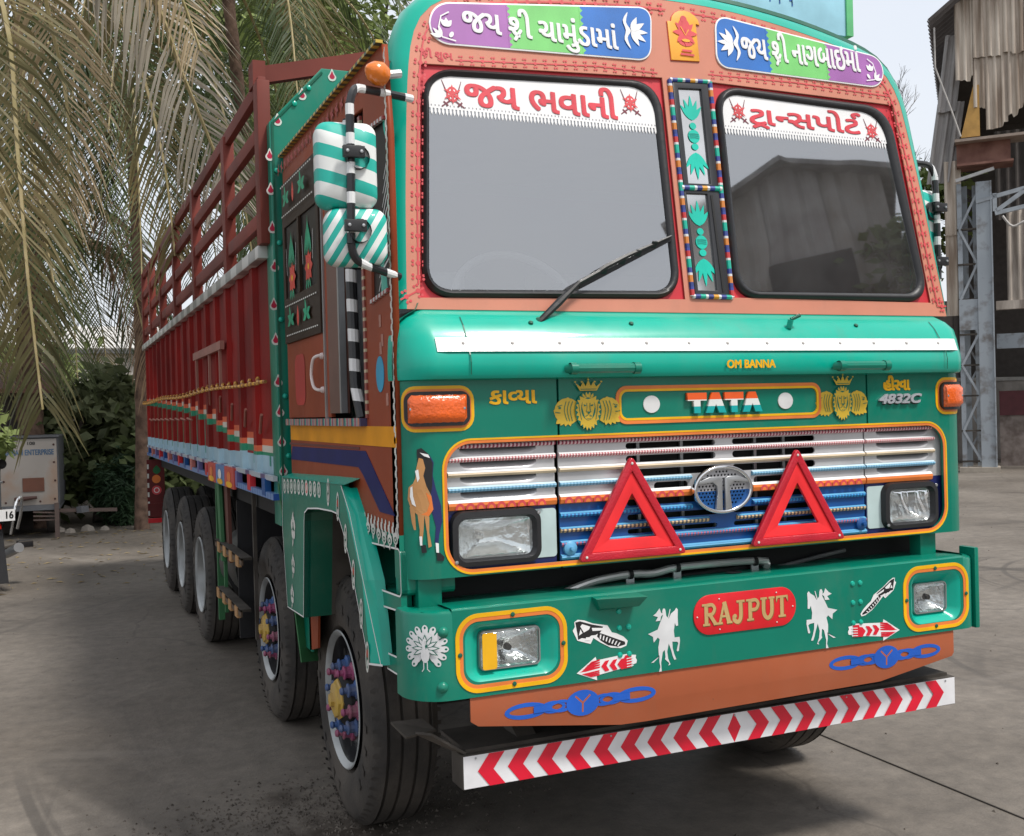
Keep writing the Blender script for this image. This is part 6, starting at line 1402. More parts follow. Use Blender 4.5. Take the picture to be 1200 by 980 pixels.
# cracks
vo_ = N_('ShaderNodeTexVoronoi', feature='DISTANCE_TO_EDGE', Scale=.22); nz = N_('ShaderNodeTexNoise', Scale=1.5, Detail=5); t.links.new(tc.outputs['Object'], nz.inputs['Vector'])
va = t.nodes.new('ShaderNodeVectorMath'); va.operation = 'MULTIPLY_ADD'; va.inputs[1].default_value = (.5, .5, .5); t.links.new(nz.outputs['Color'], va.inputs[0]); t.links.new(tc.outputs['Object'], va.inputs[2]); t.links.new(va.outputs[0], vo_.inputs['Vector'])
c = mixc(ramp(vo_.outputs['Distance'], .0006, (.35, .35, .35), .0016, (0, 0, 0)), c, (.04, .034, .03))
t.links.new(c, bs.inputs['Base Color']); bs.inputs['Roughness'].default_value = .62; bs.inputs['Specular IOR Level'].default_value = .35
bp_ = N_('ShaderNodeBump', Strength=.7, Distance=.012); t.links.new(n2.outputs[0], bp_.inputs['Height']); t.links.new(bp_.outputs[0], bs.inputs['Normal'])
b = MB(); G_ = 24
vs = [((i/G_-.5)*900*abs(i/G_-.5)*2, (j/G_-.5)*900*abs(j/G_-.5)*2, 0) for j in range(G_+1) for i in range(G_+1)]
b.add(vs, [(j*(G_+1)+i, j*(G_+1)+i+1, (j+1)*(G_+1)+i+1, (j+1)*(G_+1)+i) for j in range(G_) for i in range(G_)], gm)
b.obj('ground')['kind'] = 'structure'

# straight slab joints
JM = mat('joint_grime', (.045, .038, .032), .9)
jt = 0
for pa, pb in (((1.380,1.913), (1.369,-0.181)),):
    b = MB(); a = Vector((pa[0], pa[1], .004)); c_ = Vector((pb[0], pb[1], .004)); b.bar(a, c_, .007, .003, JM); o = b.obj('slab_joint'); o['kind'] = 'structure'
# grit, chips and fallen leaflets
b = MB(); rr = random.Random(41)
for k in range(2600):
    if k % 3: x, y = rr.gauss((-1.169,1.471)[0], .35), rr.gauss((-1.169,1.471)[1], .22)
    else: x, y = rr.uniform(-7, 12), rr.uniform(-1.5, 14)
    s_ = rr.uniform(.003, .011); a = rr.uniform(0, 6); b.add([(x, y, s_*.9), (x+s_*cos(a), y+s_*sin(a), 0), (x+s_*cos(a+2.1), y+s_*sin(a+2.1), 0), (x+s_*cos(a+4.2), y+s_*sin(a+4.2), 0)], [(0, 1, 2), (0, 2, 3), (0, 3, 1)], mat('grit', (.05, .040, .032), .9, col2=(.14, .12, .10), scale=9))
o = b.obj('grit'); o['kind'] = 'stuff'
b = MB()
for k in range(420):
    x, y = rr.uniform(-5, -.8), 8+7*rr.random()**.7; a = rr.uniform(0, 6); L = rr.uniform(.03, .14); w = L*.14; d = Vector((cos(a), sin(a), 0)); q = Vector((-d.y, d.x, 0)); p = Vector((x, y, .006))
    b.add([p, p+d*L*.5+q*w+Vector((0, 0, .01)), p+d*L, p+d*L*.5-q*w+Vector((0, 0, .006))], [(0, 1, 2, 3)], mat('fallen_leaf', (.22, .15, .07), .8, col2=(.35, .28, .14)))
o = b.obj('fallen_leaves'); o['kind'] = 'stuff'
# ============================================================ plants
BARK = mat('palm_bark', (.10, .060, .042), .9, col2=(.22, .14, .10), scale=8, bump=1, bscale=30)
BARK2 = mat('tree_bark', (.10, .08, .065), .9, bump=1, bscale=25)
def leafmat(name, c, c2, tr=.35):
    if name in MATS: return MATS[name]
    m = mat(name, c, .6, col2=c2, scale=1.2, lo=.3, hi=.7); b_ = m.node_tree.nodes['Principled BSDF']; t = m.node_tree
    tb = t.nodes.new('ShaderNodeBsdfTranslucent'); mx = t.nodes.new('ShaderNodeMixShader'); mx.inputs[0].default_value = tr
    src = b_.inputs['Base Color'].links[0].from_socket; t.links.new(src, tb.inputs[0])
    o = [n for n in t.nodes if n.type == 'OUTPUT_MATERIAL'][0]
    t.links.new(b_.outputs[0], mx.inputs[1]); t.links.new(tb.outputs[0], mx.inputs[2]); t.links.new(mx.outputs[0], o.inputs[0]); return m
DRY = leafmat('dry_palm_leaf', (.34, .25, .14), (.55, .44, .28)); DRYB = leafmat('brown_palm_leaf', (.16, .09, .055), (.38, .26, .16)); OLV = leafmat('olive_palm_leaf', (.050, .065, .022), (.31, .24, .11)); PGR = leafmat('green_palm_leaf', (.035, .062, .02), (.13, .16, .06))
GRY = leafmat('grey_palm_leaf', (.28, .245, .19), (.52, .47, .38))
RACH = mat('midrib', (.30, .25, .10), .6, col2=(.42, .34, .18))
LGR = leafmat('light_leaf', (.14, .21, .05), (.34, .40, .14)); MGR = leafmat('mid_leaf', (.06, .095, .03), (.18, .22, .09)); DGR = leafmat('dark_leaf', (.022, .035, .014), (.06, .075, .03)); BLG = leafmat('blue_green_leaf', (.03, .07, .035), (.07, .13, .06))
def bez(P, n):
    P = [Vector(p) for p in P]; out = smoothpts([tuple(p) for p in P], max(2, n//(len(P)-1))); return [Vector(p) for p in out]
def frond(parent, pts, m, L=.62, w=.030, dens=70, hang=.5, seed=0, rach=None, face=None):
    "midrib with two ordered rows of leaflets; face = the way the blade's upper side looks (default: up and outwards)"
    rr = random.Random(seed); P = bez(pts, 20); b = MB(); n = len(P)
    b.tube(P, [.024*(1-.85*i/n)+.003 for i in range(n)], rach or RACH, 5)
    h = P[-1]-P[0]; h.z = 0; h = h.normalized() if h.length > .05 else Vector((1, 0, 0))
    F_ = Vector(face).normalized() if face else (Vector((0, 0, 1))+h*.8).normalized()
    seglen = [0]
    for a, c in zip(P, P[1:]): seglen.append(seglen[-1]+(c-a).length)
    T = seglen[-1]; vs = []; fs = []; gap = 0
    for i in range(dens):
        t = (i+.5+rr.uniform(-.25, .25))/dens; d = T*(.12+.88*t); j = 0
        while j < n-2 and seglen[j+1] < d: j += 1
        u = min(1, (d-seglen[j])/max(1e-6, seglen[j+1]-seglen[j])); p = P[j].lerp(P[j+1], u); tan = (P[j+1]-P[j]).normalized()
        side = tan.cross(F_); side = side.normalized() if side.length > .05 else Vector((1, 0, 0))
        ll = L*(.55+.75*sin(pi*min(1, t*.80+.14)))
        for sg in (-1, 1):
            if rr.random() < .07: continue
            q_ = ll*rr.uniform(.78, 1.08); fw = .75+.75*t+rr.uniform(-.12, .12)
            dr_ = (side*sg+tan*fw+F_*rr.uniform(.0, .25)).normalized(); g_ = Vector((rr.uniform(-.12, .12), rr.uniform(-.12, .12), -1)); k1 = hang*rr.uniform(.7, 1.9)
            d2 = (dr_+g_*k1*.7).normalized(); d3 = (dr_+g_*k1*1.6).normalized()
            q = [p, p+dr_*q_*.30, p+dr_*q_*.30+d2*q_*.38, p+dr_*q_*.30+d2*q_*.38+d3*q_*.34]
            wd = (tan*1.0+F_*rr.uniform(-.7, .7)).normalized(); ws = [w*.45, w, w*.8, .003]; base = len(vs)
            for qq, ww in zip(q, ws): vs += [qq+wd*ww*.5, qq-wd*ww*.5]
            fs += [(base+2*a_, base+2*a_+1, base+2*a_+3, base+2*a_+2) for a_ in range(3)]
    b.add(vs, fs, m); return b.obj('frond', parent)
def palm(label, base, top, r0, r1, ndef, mats, flen=3.2, seed=1, extra=(), L=.62, w=.03, arc=None, dens=60, trunk=True, droop=1):
    rr = random.Random(seed); o = empty('palm_tree', base); tag(o, label, 'palm tree', 'coconut palms round the yard'); B_ = Vector(base); T_ = Vector(top)-B_
    b = MB(); N = 16; bend = Vector((rr.uniform(-.3, .3), rr.uniform(-.3, .3), 0))
    P = [T_*(i/N)+bend*sin(pi*i/N) for i in range(N+1)]; pts = []; rs = []
    for i, p in enumerate(P):
        r = r0+(r1-r0)*(i/N)**.6; pts += [p, p+T_*(.45/N)]; rs += [r*1.06, r*.94]
    b.tube(pts[:-1], rs[:-1], BARK, 12); b.obj('trunk', o, True)
    for k in range(ndef):
        a = (arc[0]+(arc[1]-arc[0])*rr.random()) if arc else 2*pi*k/ndef+rr.uniform(-.2, .2)
        up = rr.uniform(-.7, .9); ln = flen*rr.uniform(.75, 1.1); h = Vector((cos(a), sin(a), 0))
        pp = [T_, T_+h*ln*.30+Vector((0, 0, ln*.22*up+.1)), T_+h*ln*.58+Vector((0, 0, ln*(.20*up-.14*droop))), T_+h*ln*(.75+.05*up)+Vector((0, 0, ln*(.05*up-.48*droop))), T_+h*ln*(.80+.1*up)+Vector((0, 0, ln*(-.1+.05*up-.75*droop)))]
        frond(o, pp, mats[k % len(mats)], L, w, dens, .6, seed*100+k)
    for k, (pp, m, kw) in enumerate(extra): frond(o, [Vector(p)-B_ for p in pp], m, seed=seed*77+k, **kw)
    return o
K = Vector((-3.213,4.500,5.704))
FC = (-.30, -.90, .30)                               # blades hanging broadside to the yard
hero = [
 ([K, (-2.693,4.100,4.826), (-2.407,3.900,4.178), (-2.353,3.800,3.348), (-2.317,3.700,2.585), (-2.257,3.700,1.789)], OLV, dict(L=.60, w=.036, dens=95, hang=.40, face=FC)),
 ([K, (-2.116,4.500,5.320), (-1.542,4.600,4.709), (-1.294,4.700,4.121), (-1.101,4.800,3.679), (-0.950,4.800,3.257)], GRY, dict(L=.66, w=.036, dens=75, hang=.55, face=FC)),
 ([K, (-2.915,3.600,4.336), (-2.673,3.500,3.769), (-2.586,3.500,3.118), (-2.560,3.500,2.553)], OLV, dict(L=.6, w=.03, dens=80, hang=.4, face=FC)),
 ([K, (-2.111,5.500,5.604), (-1.579,5.800,4.754), (-1.348,5.800,3.831), (-1.273,5.800,3.017)], OLV, dict(L=.66, w=.036, dens=90, hang=.5, face=(-.5, -.8, .2))),
 ([K, (-2.338,4.900,5.064), (-2.131,5.000,4.425), (-2.048,5.000,3.836), (-2.076,5.000,3.236)], DRY, dict(L=.62, w=.030, dens=70, hang=.45, face=FC)),
 ([K, (-2.484,6.000,5.243), (-2.336,6.200,4.260), (-2.238,6.200,3.316), (-2.133,6.200,2.567)], PGR, dict(L=.68, w=.036, dens=90, hang=.5, face=FC)),
 ([K, (-2.206,4.200,5.588), (-1.768,4.200,5.130), (-1.404,4.300,4.671), (-1.225,4.300,4.180)], DRY, dict(L=.5, w=.028, dens=70, hang=.55, face=FC))]
palm('big coconut palm at the left edge whose long dry fronds hang over the yard', (-4.6, 4.2, 0), K, .20, .15, 10, [OLV, DRY, DRYB], 3.2, 3, hero, arc=(pi*.75, pi*1.35), dens=50)
palm('slender coconut palm with a bare reddish trunk rising right behind the tail of the truck', (-.98, 14.5, 0), (-1.089,13.200,6.418), .115, .07, 15, [PGR, PGR, OLV, PGR], 3.4, 5, dens=70, L=.8, w=.035)
palm('stout coconut palm standing behind the pale generator box', (-2.495,15.939,0.000), (-2.405,15.600,4.926), .24, .16, 15, [PGR, DRYB, PGR, OLV], 3.0, 7, dens=70, L=.8, w=.035, droop=1.15)
palm('coconut palm beyond the truck body, grey crown above the second post of its frame', (1.2, 13.5, 0), (0.055,11.500,7.866), .12, .08, 16, [PGR, OLV, PGR, PGR], 3.7, 11, dens=80, L=.8, w=.034)
palm('tall coconut palm far behind at the left edge of the yard', (-5.5, 17, 0), (-5.0, 17, 5.6), .25, .16, 20, [PGR, OLV, DRY], 3.8, 17, dens=70, L=.85, w=.036)
def tree(name, label, base, h, crown, n, m, size, seed, clumps=14, lr=.22, cat='tree', group=None, bark=BARK2, r=.16, branches=True, flat=.8):
    rr = random.Random(seed); o = empty(name, base); tag(o, label, cat, group)
    cx, cy, cz, rx, ry, rz = crown; C_ = []
    for k in range(clumps):
        while True:
            v = Vector((rr.uniform(-1, 1), rr.uniform(-1, 1), rr.uniform(-1, 1)))
            if .25 < v.length < 1: break
        C_.append(Vector((cx+v.x*rx, cy+v.y*ry, cz+v.z*rz)))
    b = MB(); f = Vector((cx*.5, cy*.5, cz-rz*.7 if cz-rz*.7 > .3 else .3)); b.tube([(0, 0, 0), f*.5, f], [r, r*.8, r*.7], bark, 8)
    for c in C_: m_ = f.lerp(c, .5)+Vector((rr.uniform(-.3, .3), rr.uniform(-.3, .3), .1)); b.tube([f, m_, c], [r*.5, r*.28, r*.08], bark, 5)
    b.obj('trunk', o, True)
    vs = []; fs = []
    for c in C_:
        cr_ = lr*rr.uniform(.7, 1.4)*(rx+ry+rz)/3*2
        for k in range(n//clumps):
            v = Vector((rr.gauss(0, .5), rr.gauss(0, .5), rr.gauss(0, .42)))*cr_; p = c+v
            a = Vector((rr.uniform(-1, 1), rr.uniform(-1, 1), rr.uniform(-.9, .3))).normalized(); s_ = a.cross(Vector((rr.uniform(-1, 1), rr.uniform(-1, 1), rr.uniform(.2, 1)))).normalized()
            L = size*rr.uniform(.7, 1.3); w = L*flat*.35; i = len(vs)
            if p.z+base[2] < .05: continue
            vs += [p, p+a*L*.45+s_*w, p+a*L, p+a*L*.45-s_*w]; fs.append((i, i+1, i+2, i+3))
    me = bpy.data.meshes.new('crown'); me.from_pydata(vs, [], fs); me.materials.append(m); me.update(); link('crown', me, o)
    return o
# leafy masses behind, left to right
tree('mango_tree', 'dark drooping-leaved mango tree between the generator box and the truck tail', (-1.498,16.142,0.000), 4, (0.1, .6, 1.5, 1.15, .8, .85), 9000, leafmat('mango_leaf', (.06, .085, .035), (.24, .27, .14)), .26, 21, 30, .22, flat=.75)
tree('mango_tree', 'low dark broadleaf tree filling the shade behind the generator box', (-2.9, 16.6, 0), 3, (0, 0, 1.0, 1.3, .7, .7), 6500, MGR, .24, 22, 24, .24)
tree('mango_tree', 'dark broadleaf tree close behind the palm trunk at the truck tail', (-.6, 16.2, 0), 3, (0.3, 0, 1.1, 1.2, .7, .75), 6500, MGR, .24, 23, 24, .24)
tree('casuarina_bush', 'feathery blue-green bush at the foot of the palm behind the truck', (-1.128,15.535,0.000), 1, (0, 0, .55, .52, .35, .5), 9000, BLG, .16, 24, 22, .25, 'bush', flat=.22, r=.03)
tree('weed', 'small bright green weed on the ground by the tow bar', (-1.380,16.388,0.000), .3, (0, 0, .1, .22, .1, .08), 90, LGR, .12, 25, 6, .2, 'plant', r=.01)
tree('shrub', 'fresh green shrub poking in at the left edge above the motorcycle', (-3.42, 9.9, 0), 2, (.28, -.05, 1.62, .42, .4, .34), 900, LGR, .13, 26, 12, .2, 'shrub', r=.03, flat=.9)
for lab, bx, by, c, m, sd, nn, sz in (
    ('tall light green tree whose crown shows above the cab roof corner', 3.6, 17, (0, 0, 8.4, 3.4, 2, 3.6), LGR, 31, 17000, .20),
    ('tall airy green tree in the far background left of the cab', 4.0, 24, (0, 0, 9.5, 4.6, 2, 4.4), MGR, 32, 13000, .28),
    ('wide green tree far behind the left palms', -4.8, 25, (0, 0, 2.5, 3.2, 2, .9), LGR, 33, 5000, .30),
    ('low green tree at the far left corner of the yard', -8.5, 20, (0, 0, 2.6, 3, 2, 1.6), DGR, 35, 6000, .32),
    ('broad mid-green tree behind the boundary wall, left of the yellow-green tree', 12.0, 24, (0, 0, 4.0, 3.4, 2, 2.6), MGR, 38, 7000, .30),
    ('yellow-green tree between the cab and the workshop shed', 18.6, 19.6, (0, 0, 6.5, 1.6, 1.6, 2.4), LGR, 36, 8000, .24)):
    tree('tree', lab, (bx, by, 0), 6, c, nn, m, sz, sd, 26, .20, group='broadleaf trees behind the yard')
# bare twigs beside the shed
o = empty('bare_tree', (18.2, 18.2, 0)); tag(o, 'leafless tree of thin twigs against the sky beside the shed roof', 'tree'); b = MB(); rr = random.Random(5)
def twig(p, d, L, r, dep):
    q = p+d*L; b.tube([p, p.lerp(q, .5)+Vector((rr.uniform(-.05, .05),)*3)*L, q], [r, r*.8, r*.6], BARK2, 4)
    if dep: 
        for k in range(3): twig(p.lerp(q, rr.uniform(.5, 1)), (d+Vector((rr.uniform(-.7, .7), rr.uniform(-.7, .7), rr.uniform(-.1, .5)))).normalized(), L*.68, r*.6, dep-1)
twig(Vector((0, 0, 0)), Vector((0, 0, 1)), 6.6, .10, 0); twig(Vector((0, 0, 6.4)), Vector((-.1, .05, 1)).normalized(), 1.7, .05, 5); twig(Vector((0, 0, 5.8)), Vector((.3, 0, 1)).normalized(), 1.5, .04, 4); b.obj('trunk', o)
# ============================================================ walls and sheds at the back left
WALLM = mat('stained_plaster', (.20, .18, .16), .9, col2=(.34, .31, .28), scale=1.5)
w_ = empty('boundary_wall', (-4, 18.6, 0)); tag(w_, 'long dark stained boundary wall behind the trees at the back of the yard', 'wall')
b = MB(); b.box((-14, 0, 0), (40, .2, 2.15), WALLM); b.obj('wall_face', w_)
b = MB(); b.box((-14, -.05, 2.15), (40, .25, 2.25), mat('coping_grey', (.3, .29, .27), .8)); b.obj('coping', w_)
h = empty('shack', (-3.9, 15.6, 0)); tag(h, 'dark lean-to shack with a brown sheet roof behind the generator box', 'shack')
b = MB(); b.box((-1.6, 0, 0), (1.35, 1.6, 2.2), mat('shack_dark_wall', (.05, .042, .036), .9)); b.obj('wall', h)
b = MB(); b.add([(-1.8, -.5, 2.30), (1.75, -.5, 2.22), (1.75, 1.8, 2.75), (-1.8, 1.8, 2.8)], [(0, 1, 2, 3)], mat('rust_brown_sheet', (.16, .085, .06), .7)); o = b.obj('roof', h); sm = o.modifiers.new('t', 'SOLIDIFY'); sm.thickness = .06
bl = empty('far_building', (-6, 38, 0)); tag(bl, 'long pale low building with tiled roofs seen far beyond the wall', 'building')
b = MB(); b.box((-8, 0, 0), (10, 6, 4.1), mat('pale_plaster', (.55, .50, .44), .8, col2=(.7, .66, .6), scale=.8)); b.obj('wall', bl)
b = MB(); b.box((-8.4, -.4, 4.1), (10.4, 6.4, 4.25), mat('dark_eave', (.10, .10, .10), .7)); b.obj('eave', bl)
b = MB(); b.add([(-8.4, -.4, 4.25), (10.4, -.4, 4.25), (10.4, 3, 5.3), (-8.4, 3, 5.3)], [(0, 1, 2, 3)], mat('pale_roof_sheet', (.45, .43, .40), .7, col2=(.6, .58, .55))); o = b.obj('roof', bl); sm = o.modifiers.new('t', 'SOLIDIFY'); sm.thickness = .05
for x in range(-7, 10, 2): b = MB(); b.box((x, -.03, 2.6), (x+1, .02, 3.6), mat('window_dark', (.05, .06, .07), .2)); b.obj('window', bl)
# ============================================================ generator box on a two-wheeled trailer
gb = empty('generator_trailer', (-2.516,14.032,0.000)); tag(gb, 'pale rust-streaked generator box on a small trailer with blue lettering', 'trailer')
gb.rotation_euler.z = radians(-3)
GM = mat('rusty_cream_steel', (.36, .33, .30), .6, col2=(.30, .16, .08), scale=1.1, lo=.50, hi=.66); GDK = mat('trailer_grey', (.10, .105, .115), .6)
b = MB(); b.box((-.42, -.02, .50), (.34, 0, 1.47), GM); b.obj('front_panel', gb, bevel=.006)
b = MB(); b.box((-.44, .0, .48), (.36, 1.9, 1.49), GDK); b.box((-.46, -.05, 1.49), (.38, 1.95, 1.515), GDK); b.obj('canopy_box', gb)
b = MB(); b.box((-.95, .35, .2), (-.45, 1.7, 1.45), mat('slate_grey_box', (.09, .10, .12), .6)); b.obj('side_tank', gb)
lettering('painted_lettering', 'NAMAN ENTERPRISE', -.38, .30, 1.235, 1.315, lambda u, v, w: (u, -.022-w, v), mat('faded_blue_letters', (.07, .14, .24), .6), gb, bold='c')
lettering('painted_lettering', '108', -.05, .05, 1.385, 1.43, lambda u, v, w: (u, -.022-w, v), mat('black_letters', (.03, .03, .03), .6), gb, bold='c')
plate('access_door', [[(-.13, .70), (.16, .70), (.16, .90), (-.13, .90)]], .012, lambda u, v, w: (u, -.022-w, v), mat('rust_door', (.13, .05, .03), .7), gb)
b = MB(); b.tube([(-.24, -.05, .60), (-.15, -.07, .60), (.06, -.06, .615)], [.025, .035, .02], mat('dark_rust', (.06, .025, .02), .7), 8); b.obj('latch_bar', gb, True)
studs('bolt', [(x, -.022, z) for x, z in ((.30, 1.38), (.30, 1.12), (.31, .85), (.30, .58), (.10, .55), (-.36, .55), (-.38, .86))], (0, -1, 0), [(0, .016), (.006, .014), (.007, 0)], mat('dark_rust', (.06,)*3), gb)
b = MB(); b.box((-.5, -.03, .42), (.36, .05, .50), GDK); b.box((-.5, 1.85, .42), (.36, 1.9, .50), GDK); b.box((.30, 0, .42), (.36, 1.9, .5), GDK); b.obj('chassis_frame', gb)
b = MB(); b.box((.29, -.06, 0), (.35, 0, .52), mat('prop_rust', (.10, .07, .06), .7)); b.obj('prop_leg', gb)
b = MB(); b.bar((.3, .05, .40), (1.15, .15, .36), .06, .05, mat('prop_rust', (.1,)*3)); b.bar((.62, .0, .395), (.72, .1, .40), .10, .09, GDK); b.obj('tow_bar', gb)
for x in (-.42, .22): b = MB(); b.lathe([(-.08, .14), (-.09, .24), (-.05, .27), (.05, .27), (.09, .24), (.08, .14)], (x, .9, .27), (1, 0, 0), TYRE, 24); b.lathe([(-.05, .15), (-.05, 0)], (x, .9, .27), (1, 0, 0), GDK, 16); b.obj('wheel', gb, True)
for k in range(3): b = MB(); b.bar((.0, -.02, .40-.06*k), (.34, -.02, .37-.05*k), .02, .02, mat('prop_rust', (.1,)*3)); b.obj('brace', gb)
for k, (x, y, s_) in enumerate(((.0, .15, .09), (.25, .3, .12), (.5, .25, .08), (-.15, .4, .1))):
    b = MB(); b.lathe([(0, s_), (s_*.5, s_*.8), (s_*.8, .01)], (0, 0, 0), (0, 0, 1), mat('pale_rubble', (.30, .27, .24), .9, bump=1), 6); o = b.obj('rock', None); o.location = (gb.location.x+.5+x, gb.location.y+.5+y, 0); tag(o, ['pale lump of rubble nearest the trailer leg', 'largest pale lump of rubble under the tow bar', 'pale lump of rubble farthest right under the tow bar', 'small pale lump of rubble half hidden by the trailer'][k], 'rock', 'rubble by the trailer')
# ============================================================ motorcycle at the left edge, seen from behind
mc_ = empty('motorcycle', (-2.86, 8.95, 0), radians(13)); tag(mc_, 'black motorcycle parked at the left edge, chrome rail and white number plate towards us', 'motorcycle')
MBK = mat('motorcycle_black', (.012, .012, .014), .3, coat=.5)
def moto_wheel(y, nm): 
    b = MB(); pr = [(-.05, .26), (-.055, .29), (-.03, .315), (0, .322), (.03, .315), (.055, .29), (.05, .26)]; b.lathe(pr, (0, y, .322), (1, 0, 0), TYRE, 36); wv = b.obj('wheel', mc_, True)
    b = MB(); b.lathe([(-.035, .262), (-.02, .235), (.02, .235), (.035, .262)], (0, y, .322), (1, 0, 0), STEEL, 36); b.obj('rim', wv, True)
    b = MB(); b.lathe([(-.07, .06), (.07, .06)], (0, y, .322), (1, 0, 0), STEEL, 14)
    for k in range(12): a = 2*pi*k/12; b.bar((0, y, .322), (0, y+.24*cos(a), .322+.24*sin(a)), .006, .006, STEEL)
    b.obj('hub', wv)
moto_wheel(0, 'r'); moto_wheel(1.28, 'f')
b = MB(); b.tube([(0, .1, .72), (0, .5, .76), (0, .9, .80), (0, 1.1, .92)], .04, MBK, 8); b.tube([(0, .6, .30), (0, .9, .35), (0, 1.05, .85)], .03, MBK, 8); b.box((-.12, .42, .28), (.12, .80, .62), STEEL); b.obj('frame', mc_, True)
b = MB(); b.lathe([(-.30, .02), (-.24, .12), (-.05, .16), (.12, .14), (.24, .06)], (0, .88, .92), (0, 1, .1), MBK, 20); b.obj('fuel_tank', mc_, True)
b = MB(); b.box((-.13, -.16, .78), (.13, .66, .87), mat('seat_black', (.02, .02, .02), .6)); b.obj('seat', mc_, bevel=.03)
b = MB(); b.box((-.10, -.30, .66), (.10, .0, .79), MBK); b.obj('tail_fairing', mc_, bevel=.02)
b = MB(); b.box((-.08, -.33, .66), (.08, -.30, .71), mat('tail_lamp_red', (.5, .02, .01), .2, coat=.5)); b.obj('tail_lamp', mc_, bevel=.005)
pl_ = MB(); pl_.box((-.02, -.36, .74), (.20, -.352, .855), WHITE); npt = pl_.obj('number_plate', mc_)
lettering('plate_lettering', '16', .12, .185, .765, .835, lambda u, v, w: (u, -.361-w, v), DARK, npt, bold='c')
b = MB(); b.tube(smoothpts([(.17, -.28, .60), (.20, -.33, .80), (.24, -.28, .93), (.30, -.18, .95), (.32, -.05, .80), (.30, .05, .62)], 4), .014, mat('bright_chrome_rail', (.8, .8, .8), .15, metal=.9), 8); b.obj('grab_rail', mc_, True)
b = MB(); b.tube([(.12, .5, .30), (.20, .1, .36), (.24, -.30, .46)], [.03, .045, .05], STEEL, 12); b.obj('silencer', mc_, True)
b = MB(); b.tube([(.10, .3, .38), (.42, .26, .44)], .02, DUSTY, 8); b.box((.34, .18, .40), (.48, .34, .47), BLACK); b.obj('footpeg', mc_, bevel=.008)
b = MB(); b.add([(-.07, -.22, .68), (.10, -.25, .68), (.13, -.34, .12), (-.06, -.34, .12)], [(0, 1, 2, 3)], BLACK); o = b.obj('mud_flap', mc_); sm = o.modifiers.new('t', 'SOLIDIFY'); sm.thickness = .012
b = MB(); b.tube([(-.35, 1.0, 1.06), (-.1, 1.1, 1.02), (.1, 1.1, 1.02), (.35, 1.0, 1.06)], .015, STEEL, 8); b.lathe([(0, .05), (.06, .08), (.08, .0)], (0, 1.2, .95), (0, 1, 0), MBK, 16); b.tube([(0, 1.08, 1.0), (0, 1.28, .34)], .03, STEEL, 8); b.obj('handlebar', mc_, True)
for sg in (-1, 1): b = MB(); b.tube([(sg*.3, 1.0, 1.06), (sg*.33, .98, 1.22)], .006, BLACK, 6); b.lathe([(0, .055), (.02, .05), (.025, 0)], (sg*.34, .98, 1.26), (0, 1, 0), BLACK, 14); b.obj('mirror', mc_, True)
# ============================================================ workshop shed on the right
sh = empty('workshop_shed', (17, 15.3, 0)); tag(sh, 'open-fronted steel workshop with torn beige corrugated cladding over a blue-grey lattice column', 'shed')
sh.rotation_euler.z = math.atan2(-.730, .685)          # local x runs along the front, local y goes into the shed
CLAD = mat('beige_cladding', (.30, .23, .175), .75, col2=(.60, .53, .45), scale=2.2, bump=.2); CLADG = mat('grey_cladding', (.22, .21, .205), .7, col2=(.36, .34, .33), scale=2); CLADD = mat('stained_cladding', (.24, .20, .17), .8, col2=(.52, .46, .40), scale=3)
def streak(m):
    t = m.node_tree
    for n in [n for n in t.nodes if n.type == 'TEX_NOISE']:
        mp = t.nodes.new('ShaderNodeMapping'); mp.inputs['Scale'].default_value = (2.2, 2.2, .25); src = n.inputs['Vector'].links[0].from_socket; t.links.new(src, mp.inputs[0]); t.links.new(mp.outputs[0], n.inputs['Vector'])
streak(CLAD); streak(CLADG); streak(CLADD)
BG = mat('blue_grey_steel', (.17, .16, .155), .6, col2=(.30, .335, .37), scale=4, lo=.3, hi=.5); RUST = mat('rusted_beam', (.14, .055, .04), .8, col2=(.24, .12, .09), scale=3); INNER = mat('shed_shade', (.12, .105, .095), .9)
def corrug(name, p0, ux, uz, W_, zbot, ztop_f, m, per=.16, amp=.03, n=None):
    "corrugated sheet from p0 along ux, up uz; zbot(u), ztop(u) give the edges"
    p0 = Vector(p0); ux = Vector(ux).normalized(); uz = Vector(uz).normalized(); nn = ux.cross(uz); N = n or max(6, int(W_/per*6)); b = MB(); vs = []
    for i in range(N+1):
        u = W_*i/N; d = nn*amp*(1 if (u % per) < per*.5 else -1)*1.0 if 0 else nn*amp*max(-.6, min(1, 1.6*sin(2*pi*u/per)))
        vs += [p0+ux*u+d+uz*zbot(u), p0+ux*u+d+uz*ztop_f(u)]
    b.add(vs, [(2*i, 2*i+2, 2*i+3, 2*i+1) for i in range(N)], m); return b.obj(name, sh)
rj = random.Random(9); jag = [rj.uniform(-.25, .25) for _ in range(400)]
def torn(base, amp, st=.11, off=0): return lambda u: base+amp*jag[(int(u/st)+off) % 400]
Z = (0, 0, 1); X = (1, 0, 0)
corrug('cladding_sheet', (0.0, -.30, 0), X, Z, .36, torn(8.9, .3), lambda u: 10.9, CLAD); corrug('cladding_sheet', (.36, -.31, 0), X, Z, 1.06, torn(9.35, .15, .2), lambda u: 11.2, CLAD)
corrug('cladding_sheet', (1.42, -.30, 0), X, Z, 1.1, lambda u: 9.3, lambda u: 11.4, CLADD); corrug('cladding_sheet', (2.5, -.31, 0), X, Z, 1.1, lambda u: 9.3, lambda u: 11.6, CLAD)
corrug('cladding_sheet', (.36, -.26, 0), X, Z, .25, torn(8.25, .3, .09), lambda u: 9.45+u*.1, CLAD); corrug('cladding_sheet', (.61, -.26, 0), X, Z, .45, lambda u: 7.75+torn(0, .35, .12, 30)(u)+.1*u, lambda u: 9.5+u*.1, CLAD)
